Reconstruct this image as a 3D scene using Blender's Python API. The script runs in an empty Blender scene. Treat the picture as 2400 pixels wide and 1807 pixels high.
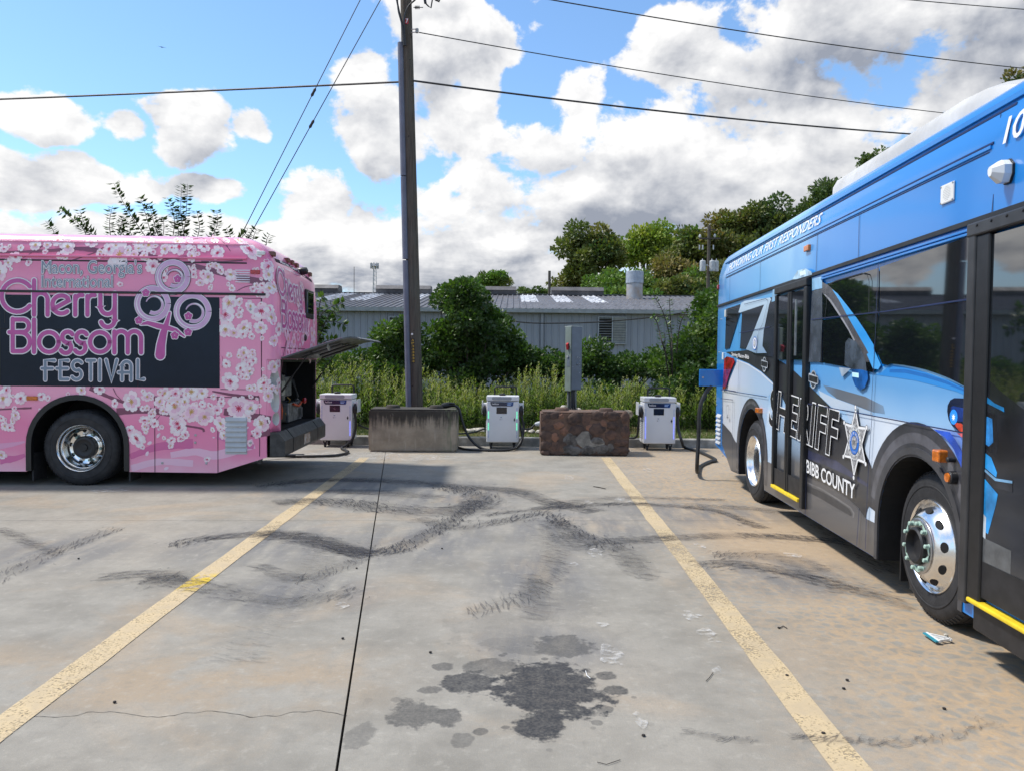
import bpy, bmesh, math, random
from mathutils import Vector, Matrix, noise
from mathutils.geometry import tessellate_polygon
random.seed(7)
SC = bpy.context.scene
COL = SC.collection
PI = math.pi
# ------------------------------------------------------------------ camera
FPX, CXP, CYP, CAMH = 1780.0, 1200.0, 903.5, 1.68
PITCH, ROLL = math.radians(1.91), math.radians(.57)
cam_d = bpy.data.cameras.new('camera'); cam = bpy.data.objects.new('camera', cam_d); COL.objects.link(cam)
cam_d.sensor_fit = 'HORIZONTAL'; cam_d.sensor_width = 36.0; cam_d.lens = 36.0 * FPX / 2400.0
cam_d.clip_start = .05; cam_d.clip_end = 4000
CM = Matrix.Rotation(PI / 2 - PITCH, 3, 'X') @ Matrix.Rotation(ROLL, 3, 'Z')
cam.matrix_world = Matrix.Translation((0, 0, CAMH)) @ CM.to_4x4()
SC.camera = cam
# ------------------------------------------------------------------ sun and view
SUN_EL, SUN_AZ = math.radians(58), math.radians(-80)      # azimuth from +Y towards +X: sun stands to the left, a little behind
sd = Vector((math.sin(SUN_AZ) * math.cos(SUN_EL), math.cos(SUN_AZ) * math.cos(SUN_EL), math.sin(SUN_EL)))
sun_d = bpy.data.lights.new('sun', 'SUN'); sun = bpy.data.objects.new('sun', sun_d); COL.objects.link(sun)
sun_d.energy = 3.0; sun_d.angle = math.radians(6); sun_d.color = (1, .955, .88)
sun.rotation_euler = sd.to_track_quat('Z', 'Y').to_euler(); sun.location = (-20, 20, 40)
SC.view_settings.view_transform = 'Standard'; SC.view_settings.look = 'None'
SC.view_settings.exposure = 0.66; SC.view_settings.gamma = 1; SC.view_settings.use_curve_mapping = False
SC.render.engine = 'CYCLES'
SC.render.resolution_x = 1024; SC.render.resolution_y = 770
try:
    SC.cycles.max_bounces = 6; SC.cycles.diffuse_bounces = 3; SC.cycles.glossy_bounces = 3
    SC.cycles.transmission_bounces = 4; SC.cycles.transparent_max_bounces = 32
    SC.cycles.caustics_reflective = False; SC.cycles.caustics_refractive = False
except Exception:
    pass

# ------------------------------------------------------------------ node expression helper
class Nd:
    """tiny wrapper that writes maths as shader nodes"""
    def __init__(s, tree, sock): s.t, s.s = tree, sock
    def _m(s, op, *a, clamp=False):
        n = s.t.nodes.new('ShaderNodeMath'); n.operation = op; n.use_clamp = clamp
        for i, v in enumerate((s,) + a):
            if isinstance(v, Nd): s.t.links.new(v.s, n.inputs[i])
            else: n.inputs[i].default_value = v
        return Nd(s.t, n.outputs[0])
    def __add__(s, o): return s._m('ADD', o)
    __radd__ = __add__
    def __sub__(s, o): return s._m('SUBTRACT', o)
    def __rsub__(s, o): return (s * -1.0) + o
    def __mul__(s, o): return s._m('MULTIPLY', o)
    __rmul__ = __mul__
    def __truediv__(s, o): return s._m('DIVIDE', o)
    def max(s, o): return s._m('MAXIMUM', o)
    def min(s, o): return s._m('MINIMUM', o)
    def smin(s, o, k): return s._m('SMOOTH_MIN', o, k)
    def smax(s, o, k): return s._m('SMOOTH_MAX', o, k)
    def atan2(s, o): return s._m('ARCTAN2', o)
    def f(s, op, *a): return s._m(op, *a)
    def clamp(s): return s._m('ADD', 0.0, clamp=True)
    def step(s, a, b, lo=0.0, hi=1.0, smooth=True):
        n = s.t.nodes.new('ShaderNodeMapRange'); n.interpolation_type = 'SMOOTHSTEP' if smooth else 'LINEAR'
        s.t.links.new(s.s, n.inputs[0])
        for i, v in zip((1, 2, 3, 4), (a, b, lo, hi)): n.inputs[i].default_value = v
        return Nd(s.t, n.outputs[0])
def xyz(t, sock):
    n = t.nodes.new('ShaderNodeSeparateXYZ'); t.links.new(sock, n.inputs[0]); return [Nd(t, o) for o in n.outputs]
def comb(t, *a):
    n = t.nodes.new('ShaderNodeCombineXYZ')
    for i, v in enumerate(a):
        if isinstance(v, Nd): t.links.new(v.s, n.inputs[i])
        else: n.inputs[i].default_value = v
    return n.outputs[0]
def fbm(t, vec, scale, detail=6, rough=.55, dist=0.0, dim='3D', lac=2.0):
    n = t.nodes.new('ShaderNodeTexNoise'); n.noise_dimensions = dim
    if vec is not None: t.links.new(vec, n.inputs['Vector'])
    n.inputs['Scale'].default_value = scale; n.inputs['Detail'].default_value = detail
    n.inputs['Roughness'].default_value = rough; n.inputs['Distortion'].default_value = dist
    n.inputs['Lacunarity'].default_value = lac
    return Nd(t, n.outputs[0])
def mix(t, fac, a, b, blend='MIX'):
    n = t.nodes.new('ShaderNodeMix'); n.data_type = 'RGBA'; n.blend_type = blend; n.clamp_factor = True
    for i, v in ((0, fac), (6, a), (7, b)):
        if isinstance(v, Nd): t.links.new(v.s, n.inputs[i])
        elif hasattr(v, 'links'): t.links.new(v, n.inputs[i])
        elif i == 0: n.inputs[0].default_value = v
        else: n.inputs[i].default_value = (*v[:3], 1)
    return n.outputs[2]

def ell(t, vec, cx, cy, rx, ry):
    """squared elliptical distance of vec.xy from a centre: two nodes"""
    n = t.nodes.new('ShaderNodeVectorMath'); n.operation = 'MULTIPLY_ADD'; t.links.new(vec, n.inputs[0])
    n.inputs[1].default_value = (1 / rx, 1 / ry, 0); n.inputs[2].default_value = (-cx / rx, -cy / ry, 0)
    d = t.nodes.new('ShaderNodeVectorMath'); d.operation = 'DOT_PRODUCT'; t.links.new(n.outputs[0], d.inputs[0]); t.links.new(n.outputs[0], d.inputs[1])
    return Nd(t, d.outputs['Value'])
# ------------------------------------------------------------------ world: clear sky with cumulus clouds
W = bpy.data.worlds.new('World'); SC.world = W; W.use_nodes = True
wt = W.node_tree; wt.nodes.clear()
wo = wt.nodes.new('ShaderNodeOutputWorld')
sky = wt.nodes.new('ShaderNodeTexSky'); sky.sky_type = 'NISHITA'; sky.sun_disc = False
sky.sun_elevation = SUN_EL; sky.sun_rotation = SUN_AZ; sky.altitude = 100; sky.air_density = 1.0; sky.dust_density = .3; sky.ozone_density = 3.0
tc = wt.nodes.new('ShaderNodeTexCoord')
dx, dy, dz = xyz(wt, tc.outputs['Generated'])
AZ = dx.atan2(dy); EL = dz.f('ARCSINE')
KD_ = 2400 / 2212; K = KD_ / FPX
BLOBS = [  # cumulus heaps: bearing and height in the sky, half widths
 (925,150,125,140),(965,50,72,70),(790,215,62,62),(1035,190,70,105),(840,300,100,105),(985,290,105,85),
 (1960,110,330,140),(1640,290,220,150),(1255,250,62,66),(1440,180,100,90),(2150,300,300,130),
 (1180,340,140,60),(1400,300,130,95),(1030,425,170,70),(1340,420,300,75),(1680,430,300,120),
 (690,455,105,62),(830,500,200,80),(640,555,150,48),(1000,530,340,75),(1400,530,400,75),(900,590,600,52),
 (395,345,88,60),(258,352,38,28),(552,330,54,30),(85,350,100,38),(5,70,75,70),(185,15,60,32),
 (20,470,140,45),(250,445,150,42),(420,440,80,35),(100,560,420,70),(2300,560,500,70),
 (-600,180,300,130),(-900,480,600,90),(2800,250,350,200),(3200,500,700,110)]
BIG = [BLOBS[i] for i in (0, 4, 6, 7, 12, 14, 15, 19, 20, 22, 10)]
def cloud_field(vec, lst, k):
    fld = None
    for cx, cy, rx, ry in lst:
        ca = math.atan((cx * KD_ - CXP) / FPX) if -400 < cx < 2700 else (cx * KD_ - CXP) / FPX
        q = ell(wt, vec, ca, (844 - cy * KD_) / FPX, rx * K, ry * K)
        fld = q if fld is None else fld.smin(q, k)
    return 1.0 - fld
def cloud_dark(v):   # flat shaded cloud bases
    o = None
    for cx, cy, rx, ry in ((1230, 372, 190, 42), (1900, 235, 420, 85), (1450, 480, 300, 30), (120, 395, 110, 22), (2000, 40, 300, 40)):
        d_ = ell(wt, v, math.atan((cx * KD_ - CXP) / FPX), (844 - cy * KD_) / FPX, rx * K, ry * K); o = d_ if o is None else o.min(d_)
    return o
vec = comb(wt, AZ, EL * 1.25, .35)
wn = wt.nodes.new('ShaderNodeTexNoise'); wn.inputs['Scale'].default_value = 5.5; wn.inputs['Detail'].default_value = 3; wt.links.new(vec, wn.inputs['Vector'])
wx, wy, wz = xyz(wt, wn.outputs['Color'])
P2 = comb(wt, AZ + (wx - .5) * .09, EL + (wy - .5) * .075, 0.0)
fld = cloud_field(P2, BLOBS, .25)
# heaps carry on all round the sky behind the camera and overhead
elsewhere = fbm(wt, comb(wt, dx, dy, dz * 1.6), 2.3, 3, .5).step(.44, .62, -1.2, .7) - AZ.f('ABSOLUTE').step(.62, .95, 1.4, 0.0) * EL.step(.62, .85, 1.0, 0.0)
fld = fld.max(elsewhere)
n1 = fbm(wt, vec, 9.0, 8, .58, .15)
n2 = fbm(wt, vec, 24.0, 6, .62, .2)
den = fld.max(-1.6) * .42 + (n1 - .5) * 2.1 + (n2 - .5) * .55 + .10
vup = comb(wt, AZ, (EL + .045) * 1.25, .35)
emb = fbm(wt, comb(wt, AZ - .012, (EL + .016) * 1.25, .35), 9.0, 8, .58, .15) - n1
fup = cloud_field(comb(wt, AZ + (wx - .5) * .09, EL + (wy - .5) * .075 + .05, 0.0), BIG, .4)
den_up = fup.max(-.9) * .5 + (fbm(wt, vup, 9.0, 4, .58, .15) - .5) * 2.4 + .12
alpha = den.step(.03, .22)
soft = fbm(wt, comb(wt, AZ, EL * 1.9, 2.0), 7.5, 5, .55)
lowb = fbm(wt, comb(wt, AZ, EL * 3.2, 5.0), 8.5, 7, .6, .3)
base_dark = (1.0 - cloud_dark(P2)).max(0.0) * .40
grey = (den_up.step(-.2, 1.1) * .68 + emb * 1.9 + soft.step(.45, .72) * .34 + lowb.step(.40, .64) * EL.step(.05, .26, .62, 0.0) + base_dark).clamp()
cl = mix(wt, grey, (1.10, 1.095, 1.09), (.36, .395, .475))
cl = mix(wt, (1.0 - alpha) * .25, cl, (.92, .95, 1.0))
bg1 = wt.nodes.new('ShaderNodeBackground'); bg2 = wt.nodes.new('ShaderNodeBackground'); mx = wt.nodes.new('ShaderNodeMixShader')
wt.links.new(mix(wt, EL.step(.0, .20, .9, 0), mix(wt, 1.0, sky.outputs[0], (.95, 1.09, 1.15), 'MULTIPLY'), (3.3, 4.2, 5.2)), bg1.inputs[0]); bg1.inputs[1].default_value = .125
wt.links.new(cl, bg2.inputs[0]); bg2.inputs[1].default_value = .60
wt.links.new((alpha * EL.step(-.02, .02)).s, mx.inputs[0]); wt.links.new(bg1.outputs[0], mx.inputs[1]); wt.links.new(bg2.outputs[0], mx.inputs[2])
wt.links.new(mx.outputs[0], wo.inputs[0])

# ------------------------------------------------------------------ pixel helpers (a pixel gives a direction, the surface gives the distance)
KD = 2400 / 2212
def ray(x, y): return CM @ Vector(((x - CXP) / FPX, -(y - CYP) / FPX, -1.0))
CO = Vector((0, 0, CAMH))
def gpx(x, y, z=0.0):
    d = ray(x, y); return CO + d * ((z - CAMH) / d.z)
def dpx(x, y, Y):
    d = ray(x, y); return CO + d * (Y / d.y)
def gd(x, y, z=0.0): return gpx(x * KD, y * KD, z)
def dd(x, y, Y): return dpx(x * KD, y * KD, Y)
def onplane(x, y, p, n):
    d = ray(x, y); return CO + d * ((p - CO).dot(n) / d.dot(n))

# ------------------------------------------------------------------ materials
MATS = {}
def pm(name, col, rough=.5, metal=0.0, var=.12, scale=6.0, bump=0.0, bscale=40.0, spec=.5, coat=0.0, ior=1.5, emit=None, estr=0.0, var2=None, streak=None):
    if name in MATS: return MATS[name]
    m = bpy.data.materials.new(name); m.use_nodes = True; MATS[name] = m
    t = m.node_tree; b = t.nodes['Principled BSDF']
    b.inputs['Roughness'].default_value = rough; b.inputs['Metallic'].default_value = metal
    b.inputs['Specular IOR Level'].default_value = spec; b.inputs['IOR'].default_value = ior; b.inputs['Coat Weight'].default_value = coat
    b.inputs['Coat Roughness'].default_value = .06
    tcn = t.nodes.new('ShaderNodeTexCoord')
    vec = tcn.outputs['Object']
    if streak:
        mp = t.nodes.new('ShaderNodeMapping'); mp.inputs['Scale'].default_value = streak; t.links.new(vec, mp.inputs[0]); vec = mp.outputs[0]
    n = fbm(t, vec, scale, 5, .6)
    c2 = var2 if var2 else tuple(c * (1 - var * 2) for c in col)
    c1 = col if var2 else tuple(min(1, c * (1 + var)) for c in col)
    if var > 0 or var2:
        t.links.new(mix(t, n.step(.3, .7), c1, c2), b.inputs['Base Color'])
        r2 = n * .18 + (rough - .09); t.links.new(r2.max(.02).s, b.inputs['Roughness'])
    else: b.inputs['Base Color'].default_value = (*col, 1)
    if bump:
        bn = t.nodes.new('ShaderNodeBump'); bn.inputs['Strength'].default_value = bump; bn.inputs['Distance'].default_value = .01
        t.links.new(fbm(t, vec, bscale, 4, .6).s, bn.inputs['Height']); t.links.new(bn.outputs[0], b.inputs['Normal'])
    if emit:
        b.inputs['Emission Color'].default_value = (*emit, 1); b.inputs['Emission Strength'].default_value = estr
    return m
def grad(name, axis, stops, rough=.3, coat=.3, wob=0.0, spec=.5):
    """printed vinyl whose ink runs through several colours along a local direction; stops = (position, colour)"""
    if name in MATS: return MATS[name]
    m = bpy.data.materials.new(name); m.use_nodes = True; MATS[name] = m
    t = m.node_tree; b = t.nodes['Principled BSDF']; b.inputs['Roughness'].default_value = rough; b.inputs['Coat Weight'].default_value = coat
    b.inputs['Coat Roughness'].default_value = .08
    tcn = t.nodes.new('ShaderNodeTexCoord'); x, y, z = xyz(t, tcn.outputs['Object'])
    v = x * axis[0] + y * axis[1] + z * axis[2]
    if wob: v = v + (fbm(t, tcn.outputs['Object'], 1.6, 3, .5) - .5) * wob
    lo, hi = stops[0][0], stops[-1][0]
    r = t.nodes.new('ShaderNodeValToRGB'); t.links.new(((v - lo) * (1 / (hi - lo))).s, r.inputs[0])
    e = r.color_ramp.elements
    while len(e) < len(stops): e.new(.5)
    for el, (p, c) in zip(e, stops): el.position = (p - lo) / (hi - lo); el.color = (*c, 1)
    t.links.new(r.outputs[0], b.inputs['Base Color'])
    return m
def vcol_mat(name, rough=.5, transl=0.0, coat=0.0):
    if name in MATS: return MATS[name]
    m = bpy.data.materials.new(name); m.use_nodes = True; MATS[name] = m
    t = m.node_tree; b = t.nodes['Principled BSDF']; b.inputs['Roughness'].default_value = rough; b.inputs['Coat Weight'].default_value = coat
    a = t.nodes.new('ShaderNodeAttribute'); a.attribute_name = 'Col'
    t.links.new(a.outputs['Color'], b.inputs['Base Color'])
    if transl:
        tr = t.nodes.new('ShaderNodeBsdfTranslucent'); ms = t.nodes.new('ShaderNodeMixShader'); ms.inputs[0].default_value = transl
        t.links.new(mix(t, 1.0, a.outputs['Color'], (1.0, 1.15, .5), 'MULTIPLY'), tr.inputs[0])
        t.links.new(b.outputs[0], ms.inputs[1]); t.links.new(tr.outputs[0], ms.inputs[2])
        t.links.new(ms.outputs[0], t.nodes['Material Output'].inputs[0])
    return m

# ------------------------------------------------------------------ mesh builder
class MB:
    def __init__(s): s.v, s.f, s.c, s.m = [], [], [], []
    def add(s, vs, fs, col=None, mi=0):
        o = len(s.v); s.v += [tuple(p) for p in vs]
        for q in fs: s.f.append(tuple(i + o for i in q)); s.c.append(col); s.m.append(mi)
        return s
    def box(s, a, b, **k):
        (x0, y0, z0), (x1, y1, z1) = a, b
        return s.add([(x0,y0,z0),(x1,y0,z0),(x1,y1,z0),(x0,y1,z0),(x0,y0,z1),(x1,y0,z1),(x1,y1,z1),(x0,y1,z1)],
                     [(3,2,1,0),(4,5,6,7),(0,1,5,4),(1,2,6,5),(2,3,7,6),(3,0,4,7)], **k)
    def beam(s, p, q, w, h, up=(0,0,1), **k):
        p, q = Vector(p), Vector(q); d = (q - p).normalized(); u = Vector(up); x = d.cross(u)
        if x.length < 1e-4: x = d.cross(Vector((1,0,0)))
        x.normalize(); u = x.cross(d).normalized()
        vs = [e + x * (a * w / 2) + u * (b * h / 2) for e in (p, q) for a, b in ((-1,-1),(1,-1),(1,1),(-1,1))]
        return s.add(vs, [(3,2,1,0),(4,5,6,7),(0,1,5,4),(1,2,6,5),(2,3,7,6),(3,0,4,7)], **k)
    def extrude(s, pts, vec, caps=True, **k):
        """closed 3-D polygon pushed along vec"""
        n = len(pts); vec = Vector(vec); a = [Vector(p) for p in pts]
        s.add(a + [p + vec for p in a], [(i, (i+1) % n, (i+1) % n + n, i + n) for i in range(n)], **k)
        if caps:
            tr = tessellate_polygon([a])
            s.add(a, [tuple(q) for q in tr], **k); s.add([p + vec for p in a], [tuple(reversed(q)) for q in tr], **k)
        return s
    def poly(s, pts, **k):
        a = [Vector(p) for p in pts]; return s.add(a, [tuple(q) for q in tessellate_polygon([a])], **k)
    def tube(s, path, r, n=8, cap=True, **k):
        path = [Vector(p) for p in path]; R = r if isinstance(r, (list, tuple)) else [r] * len(path)
        vs = []; prev = None
        for i, p in enumerate(path):
            d = (path[min(i+1, len(path)-1)] - path[max(i-1, 0)])
            d = d.normalized() if d.length > 1e-9 else Vector((0,0,1))
            if prev is None:
                u = d.cross(Vector((0,0,1)) if abs(d.z) < .95 else Vector((1,0,0))).normalized()
            else:
                u = prev - d * prev.dot(d); u.normalize()
            prev = u; w = d.cross(u)
            vs += [p + (u * math.cos(2*PI*j/n) + w * math.sin(2*PI*j/n)) * R[i] for j in range(n)]
        fs = [(i*n+j, i*n+(j+1) % n, (i+1)*n+(j+1) % n, (i+1)*n+j) for i in range(len(path)-1) for j in range(n)]
        if cap: fs += [tuple(reversed(range(n))), tuple(range((len(path)-1)*n, len(path)*n))]
        return s.add(vs, fs, **k)
    def lathe(s, prof, o, axis, n=24, caps=True, **k):
        """prof = (radius, distance along axis)"""
        ax = Vector(axis).normalized(); u = ax.cross(Vector((0,0,1)) if abs(ax.z) < .9 else Vector((1,0,0))).normalized(); w = ax.cross(u); o = Vector(o)
        vs = [o + ax * h + (u * math.cos(2*PI*j/n) + w * math.sin(2*PI*j/n)) * r for r, h in prof for j in range(n)]
        fs = [(i*n+j, i*n+(j+1) % n, (i+1)*n+(j+1) % n, (i+1)*n+j) for i in range(len(prof)-1) for j in range(n)]
        if caps: fs += [tuple(reversed(range(n))), tuple(range((len(prof)-1)*n, len(prof)*n))]
        return s.add(vs, fs, **k)
    def build(s, name, mat, parent=None, smooth=False, bevel=0.0, seg=2, recalc=False, angle=40):
        me = bpy.data.meshes.new(name); me.from_pydata(s.v, [], s.f); me.validate(clean_customdata=False)
        for mm in (mat if isinstance(mat, (list, tuple)) else [mat]): me.materials.append(mm)
        if any(s.m): me.polygons.foreach_set('material_index', s.m[:len(me.polygons)])
        if any(c is not None for c in s.c) and len(me.polygons) == len(s.f):
            ca = me.color_attributes.new('Col', 'FLOAT_COLOR', 'CORNER'); buf = []
            for p, c in zip(me.polygons, s.c): buf += list((*(c or (.5,.5,.5))[:3], 1.0)) * p.loop_total
            ca.data.foreach_set('color', buf)
        if recalc:
            bm = bmesh.new(); bm.from_mesh(me); bmesh.ops.recalc_face_normals(bm, faces=bm.faces); bm.to_mesh(me); bm.free()
        ob = bpy.data.objects.new(name, me); COL.objects.link(ob)
        if smooth: me.polygons.foreach_set('use_smooth', [True] * len(me.polygons))
        if bevel:
            md = ob.modifiers.new('bevel', 'BEVEL'); md.width = bevel; md.segments = seg; md.limit_method = 'ANGLE'; md.angle_limit = math.radians(angle)
        elif smooth:
            me.set_sharp_from_angle(angle=math.radians(angle))
        if parent: ob.parent = parent
        return ob
def tag(o, label=None, cat=None, group=None, kind=None):
    for k, v in (('label', label), ('category', cat), ('group', group), ('kind', kind)):
        if v: o[k] = v
    return o
def empty(name, loc, rz=0.0, **k):
    o = bpy.data.objects.new(name, None); COL.objects.link(o); o.location = loc; o.rotation_euler = (0, 0, rz); o.empty_display_size = .2
    return tag(o, **k)
def copy_tree(o, parent=None):
    c = o.copy(); COL.objects.link(c); c.parent = parent
    for ch in list(o.children): copy_tree(ch, c)
    return c
# flat lettering and ribbons: everything goes through fn(u, z, eps) -> local point
_dg = []
def glyphs(s, offset=0.0, shear=0.0, space=1.0):
    cu = bpy.data.curves.new('glyphs', 'FONT'); cu.body = s; cu.size = 1; cu.offset = offset; cu.shear = shear; cu.space_character = space; cu.resolution_u = 3
    ob = bpy.data.objects.new('glyphs', cu); COL.objects.link(ob)
    dg = bpy.context.evaluated_depsgraph_get(); me = bpy.data.meshes.new_from_object(ob.evaluated_get(dg))
    vs = [tuple(v.co[:2]) for v in me.vertices]; fs = [tuple(p.vertices) for p in me.polygons]
    bpy.data.objects.remove(ob); bpy.data.curves.remove(cu); bpy.data.meshes.remove(me)
    return vs, fs
def letter(mb, s, box, fn, eps, offset=0.0, grow=0.0, shear=0.0, space=1.0, quad=None, **k):
    """text fitted to box=(u0,u1,z0,z1); grow = extra outline width in font units"""
    v0, _ = glyphs(s, offset, shear, space)
    a0, a1 = min(p[0] for p in v0), max(p[0] for p in v0); b0, b1 = min(p[1] for p in v0), max(p[1] for p in v0)
    v, f = glyphs(s, offset + grow, shear, space) if grow else (v0, _)
    u0, u1, z0, z1 = box; out = []
    for x, y in v:
        p, q = (x - a0) / (a1 - a0), (y - b0) / (b1 - b0)
        out.append(fn(u0 + (u1 - u0) * p, z0 + (z1 - z0) * q, eps))
    mb.add(out, f, **k)
def ribbon(mb, pts, w, fn, eps, cap=True, **k):
    """flat mitred stroke of width w (number or list) along (u,z) points"""
    P = [Vector((p[0], p[1])) for p in pts]; n = len(P); ws = w if isinstance(w, (list, tuple)) else [w] * n
    L, Rr = [], []
    for i in range(n):
        d = (P[min(i+1, n-1)] - P[max(i-1, 0)])
        d = d.normalized() if d.length > 1e-9 else Vector((1, 0)); nn_ = Vector((-d.y, d.x))
        if 0 < i < n - 1:
            d1 = (P[i] - P[i-1]).normalized(); c = max(.55, nn_.dot(Vector((-d1.y, d1.x)))); 
        else: c = 1
        L.append(P[i] + nn_ * (ws[i] / 2 / c)); Rr.append(P[i] - nn_ * (ws[i] / 2 / c))
    vs = [fn(p.x, p.y, eps) for p in L] + [fn(p.x, p.y, eps) for p in Rr]
    fs = [(i, i+n, i+n+1, i+1) for i in range(n-1)]
    mb.add(vs, fs, **k)
    if cap:
        for e, a, b in ((0, 0, 1), (n-1, n-1, n-2)):
            d = (P[a] - P[b]).normalized(); nn_ = Vector((-d.y, d.x)); r = ws[e] / 2
            ring = [P[a] + nn_ * (r * math.cos(t)) + d * (r * math.sin(t)) for t in [PI * j / 6 for j in range(7)]]
            mb.add([fn(p.x, p.y, eps) for p in ring], [tuple(range(7))], **k)
def arc(cx, cy, r, a0, a1, n=16, ry=None):
    ry = ry or r
    return [(cx + r * math.cos(math.radians(a0 + (a1 - a0) * i / n)), cy + ry * math.sin(math.radians(a0 + (a1 - a0) * i / n))) for i in range(n + 1)]
# ================================================================== SETTING
def ground_material():
    m = bpy.data.materials.new('worn_concrete'); m.use_nodes = True; t = m.node_tree; b = t.nodes['Principled BSDF']
    tcn = t.nodes.new('ShaderNodeTexCoord'); P = tcn.outputs['Object']; x, y, z = xyz(t, P)
    big = fbm(t, P, .35, 4, .5); mid = fbm(t, P, 2.2, 6, .62); fine = fbm(t, P, 60, 4, .65); grit = fbm(t, P, 260, 2, .6)
    mp = t.nodes.new('ShaderNodeMapping'); mp.inputs['Scale'].default_value = (1.0, .22, 1); t.links.new(P, mp.inputs[0])
    broom = fbm(t, mp.outputs[0], 45, 3, .6)
    c = mix(t, mid.step(.30, .72), (.300, .279, .238), (.205, .190, .160))
    c = mix(t, big.step(.45, .70) * .55, c, (.37, .325, .265))
    # reddish clay washed over the slabs: thickest on the right, a fine network
    vor = t.nodes.new('ShaderNodeTexVoronoi'); vor.feature = 'DISTANCE_TO_EDGE'; vor.inputs['Scale'].default_value = 13.0
    wv = t.nodes.new('ShaderNodeMix'); wv.data_type = 'VECTOR'; wv.inputs[0].default_value = .11
    nv = t.nodes.new('ShaderNodeTexNoise'); nv.inputs['Scale'].default_value = 7.0; nv.inputs['Detail'].default_value = 4; t.links.new(P, nv.inputs['Vector'])
    t.links.new(P, wv.inputs[4]); t.links.new(nv.outputs['Color'], wv.inputs[5]); t.links.new(wv.outputs[1], vor.inputs['Vector'])
    net = Nd(t, vor.outputs['Distance']).step(.05, .30, 1.0, 0.0)
    clay_n = fbm(t, P, .75, 5, .6, .6)
    right = x.step(.9, 2.4) * y.step(2.2, 4.2, 1, .75)
    patch = clay_n.step(.50, .68)
    far_r = x.step(1.4, 2.2) * y.step(5.2, 6.6) * y.step(9.2, 8.2)
    band = ((y + (clay_n - .5) * .9) - 3.95).f('ABSOLUTE').step(.1, .6, 1, 0) * x.step(-.3, -1.2)
    clay = ((right * (net * .75 + fbm(t, P, 9, 4, .6).step(.42, .66) * .45)).max(far_r * .75).max(patch * .33).max(band * .45 * mid.step(.35, .6)))
    c = mix(t, clay.clamp(), c, (.46, .315, .175))
    # tyre-blackened haze where the vehicles swing round
    hz = None
    for px, py, rx, ry in ((760,1065,230,45),(960,1075,220,50),(900,1180,260,60),(1260,1150,260,60),(1500,1110,260,35),(1160,1260,170,90),(560,1180,260,60),(1700,1250,230,60),(620,1290,260,60),(100,1200,200,60),(1180,1400,200,60)):
        a = gd(px, py); e = gd(px + rx, py); h1, h2 = gd(px, py - ry), gd(px, py + ry)
        q = ell(t, P, a.x, (h1.y + h2.y) / 2, abs(e.x - a.x), abs(h1.y - h2.y) / 2); hz = q if hz is None else hz.min(q)
    hz = (1.0 - hz).max(0.0)
    c = mix(t, (hz * fbm(t, mp.outputs[0], 5, 5, .6).step(.32, .62) * .9).clamp(), c, (.13, .13, .135))
    # oil and coolant stains
    st = None; nz = fbm(t, P, 5.5, 6, .62); nz2 = fbm(t, P, 16, 5, .6)
    edge = (nz - .5) * -2.0 + (nz2 - .5) * -.9
    for px, py, rx, ry, w in ((1190,1490,118,62,1),(1165,1570,60,28,1),(1010,1475,52,26,.9),(1215,1395,75,24,.62),(890,1545,52,36,.66),(775,1590,40,26,.42),(965,1548,36,18,.7),(1060,1440,60,20,.6),(1000,1600,24,16,.45),(1325,1488,26,12,.8),(1120,1395,90,22,.30),(1310,1460,24,10,.7),(960,1440,24,10,.6),(1305,1530,20,8,.6),(1080,1355,120,40,.16),(1195,1300,90,50,.12),(930,1490,30,8,.6),(1040,1580,16,8,.6),(1290,1560,12,6,.5)):
        a = gd(px, py); e = gd(px + rx, py); h1, h2 = gd(px, py - ry), gd(px, py + ry)
        q = (ell(t, P, a.x, (h1.y + h2.y) / 2, abs(e.x - a.x), abs(h1.y - h2.y) / 2).f('SQRT') + edge).step(1.06, .80) * w
        st = q if st is None else st.max(q)
    # droplets round the spill
    vo2 = t.nodes.new('ShaderNodeTexVoronoi'); vo2.inputs['Scale'].default_value = 9.0; t.links.new(P, vo2.inputs['Vector'])
    a = gd(1120, 1480)
    rad = ((x - a.x) * (x - a.x) + (y - a.y) * (y - a.y)).f('SQRT')
    rnd = xyz(t, vo2.outputs['Color'])[0]
    drop = (Nd(t, vo2.outputs['Distance']) + (nz2 - .5) * .25 - rnd * .22).step(.06, .02) * rad.step(.95, .35) * rnd.step(.45, .5)
    st = st.max(drop * .6)
    c = mix(t, (fine - .5) * 1.0 + .18, c, (.22, .21, .19))
    c = mix(t, grit.step(.58, .70) * .42, c, (.50, .47, .42))
    c = mix(t, grit.step(.42, .30) * .42, c, (.14, .135, .13))
    mot = fbm(t, P, 13, 6, .68); c = mix(t, mot.step(.50, .70) * .34, c, (.185, .172, .15)); c = mix(t, mot.step(.46, .32) * .30, c, (.40, .375, .325))
    c = mix(t, (st * (.90 + (fine - .5) * .9 + (nz2 - .5) * .6)).clamp(), c, (.034, .034, .036))
    wh = fbm(t, P, 3.1, 7, .7, 1.2).step(.69, .76) * fbm(t, P, 19, 3, .6).step(.45, .6)
    c = mix(t, wh * .55, c, (.60, .59, .57))
    t.links.new(c, b.inputs['Base Color'])
    t.links.new(((mid * .15 + .80) - st * .16).s, b.inputs['Roughness']); b.inputs['Specular IOR Level'].default_value = .3
    bn = t.nodes.new('ShaderNodeBump'); bn.inputs['Strength'].default_value = .35; bn.inputs['Distance'].default_value = .004
    t.links.new((fine * .5 + grit * .6 + broom * .7 + mid * .8).s, bn.inputs['Height']); t.links.new(bn.outputs[0], b.inputs['Normal'])
    return m
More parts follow.
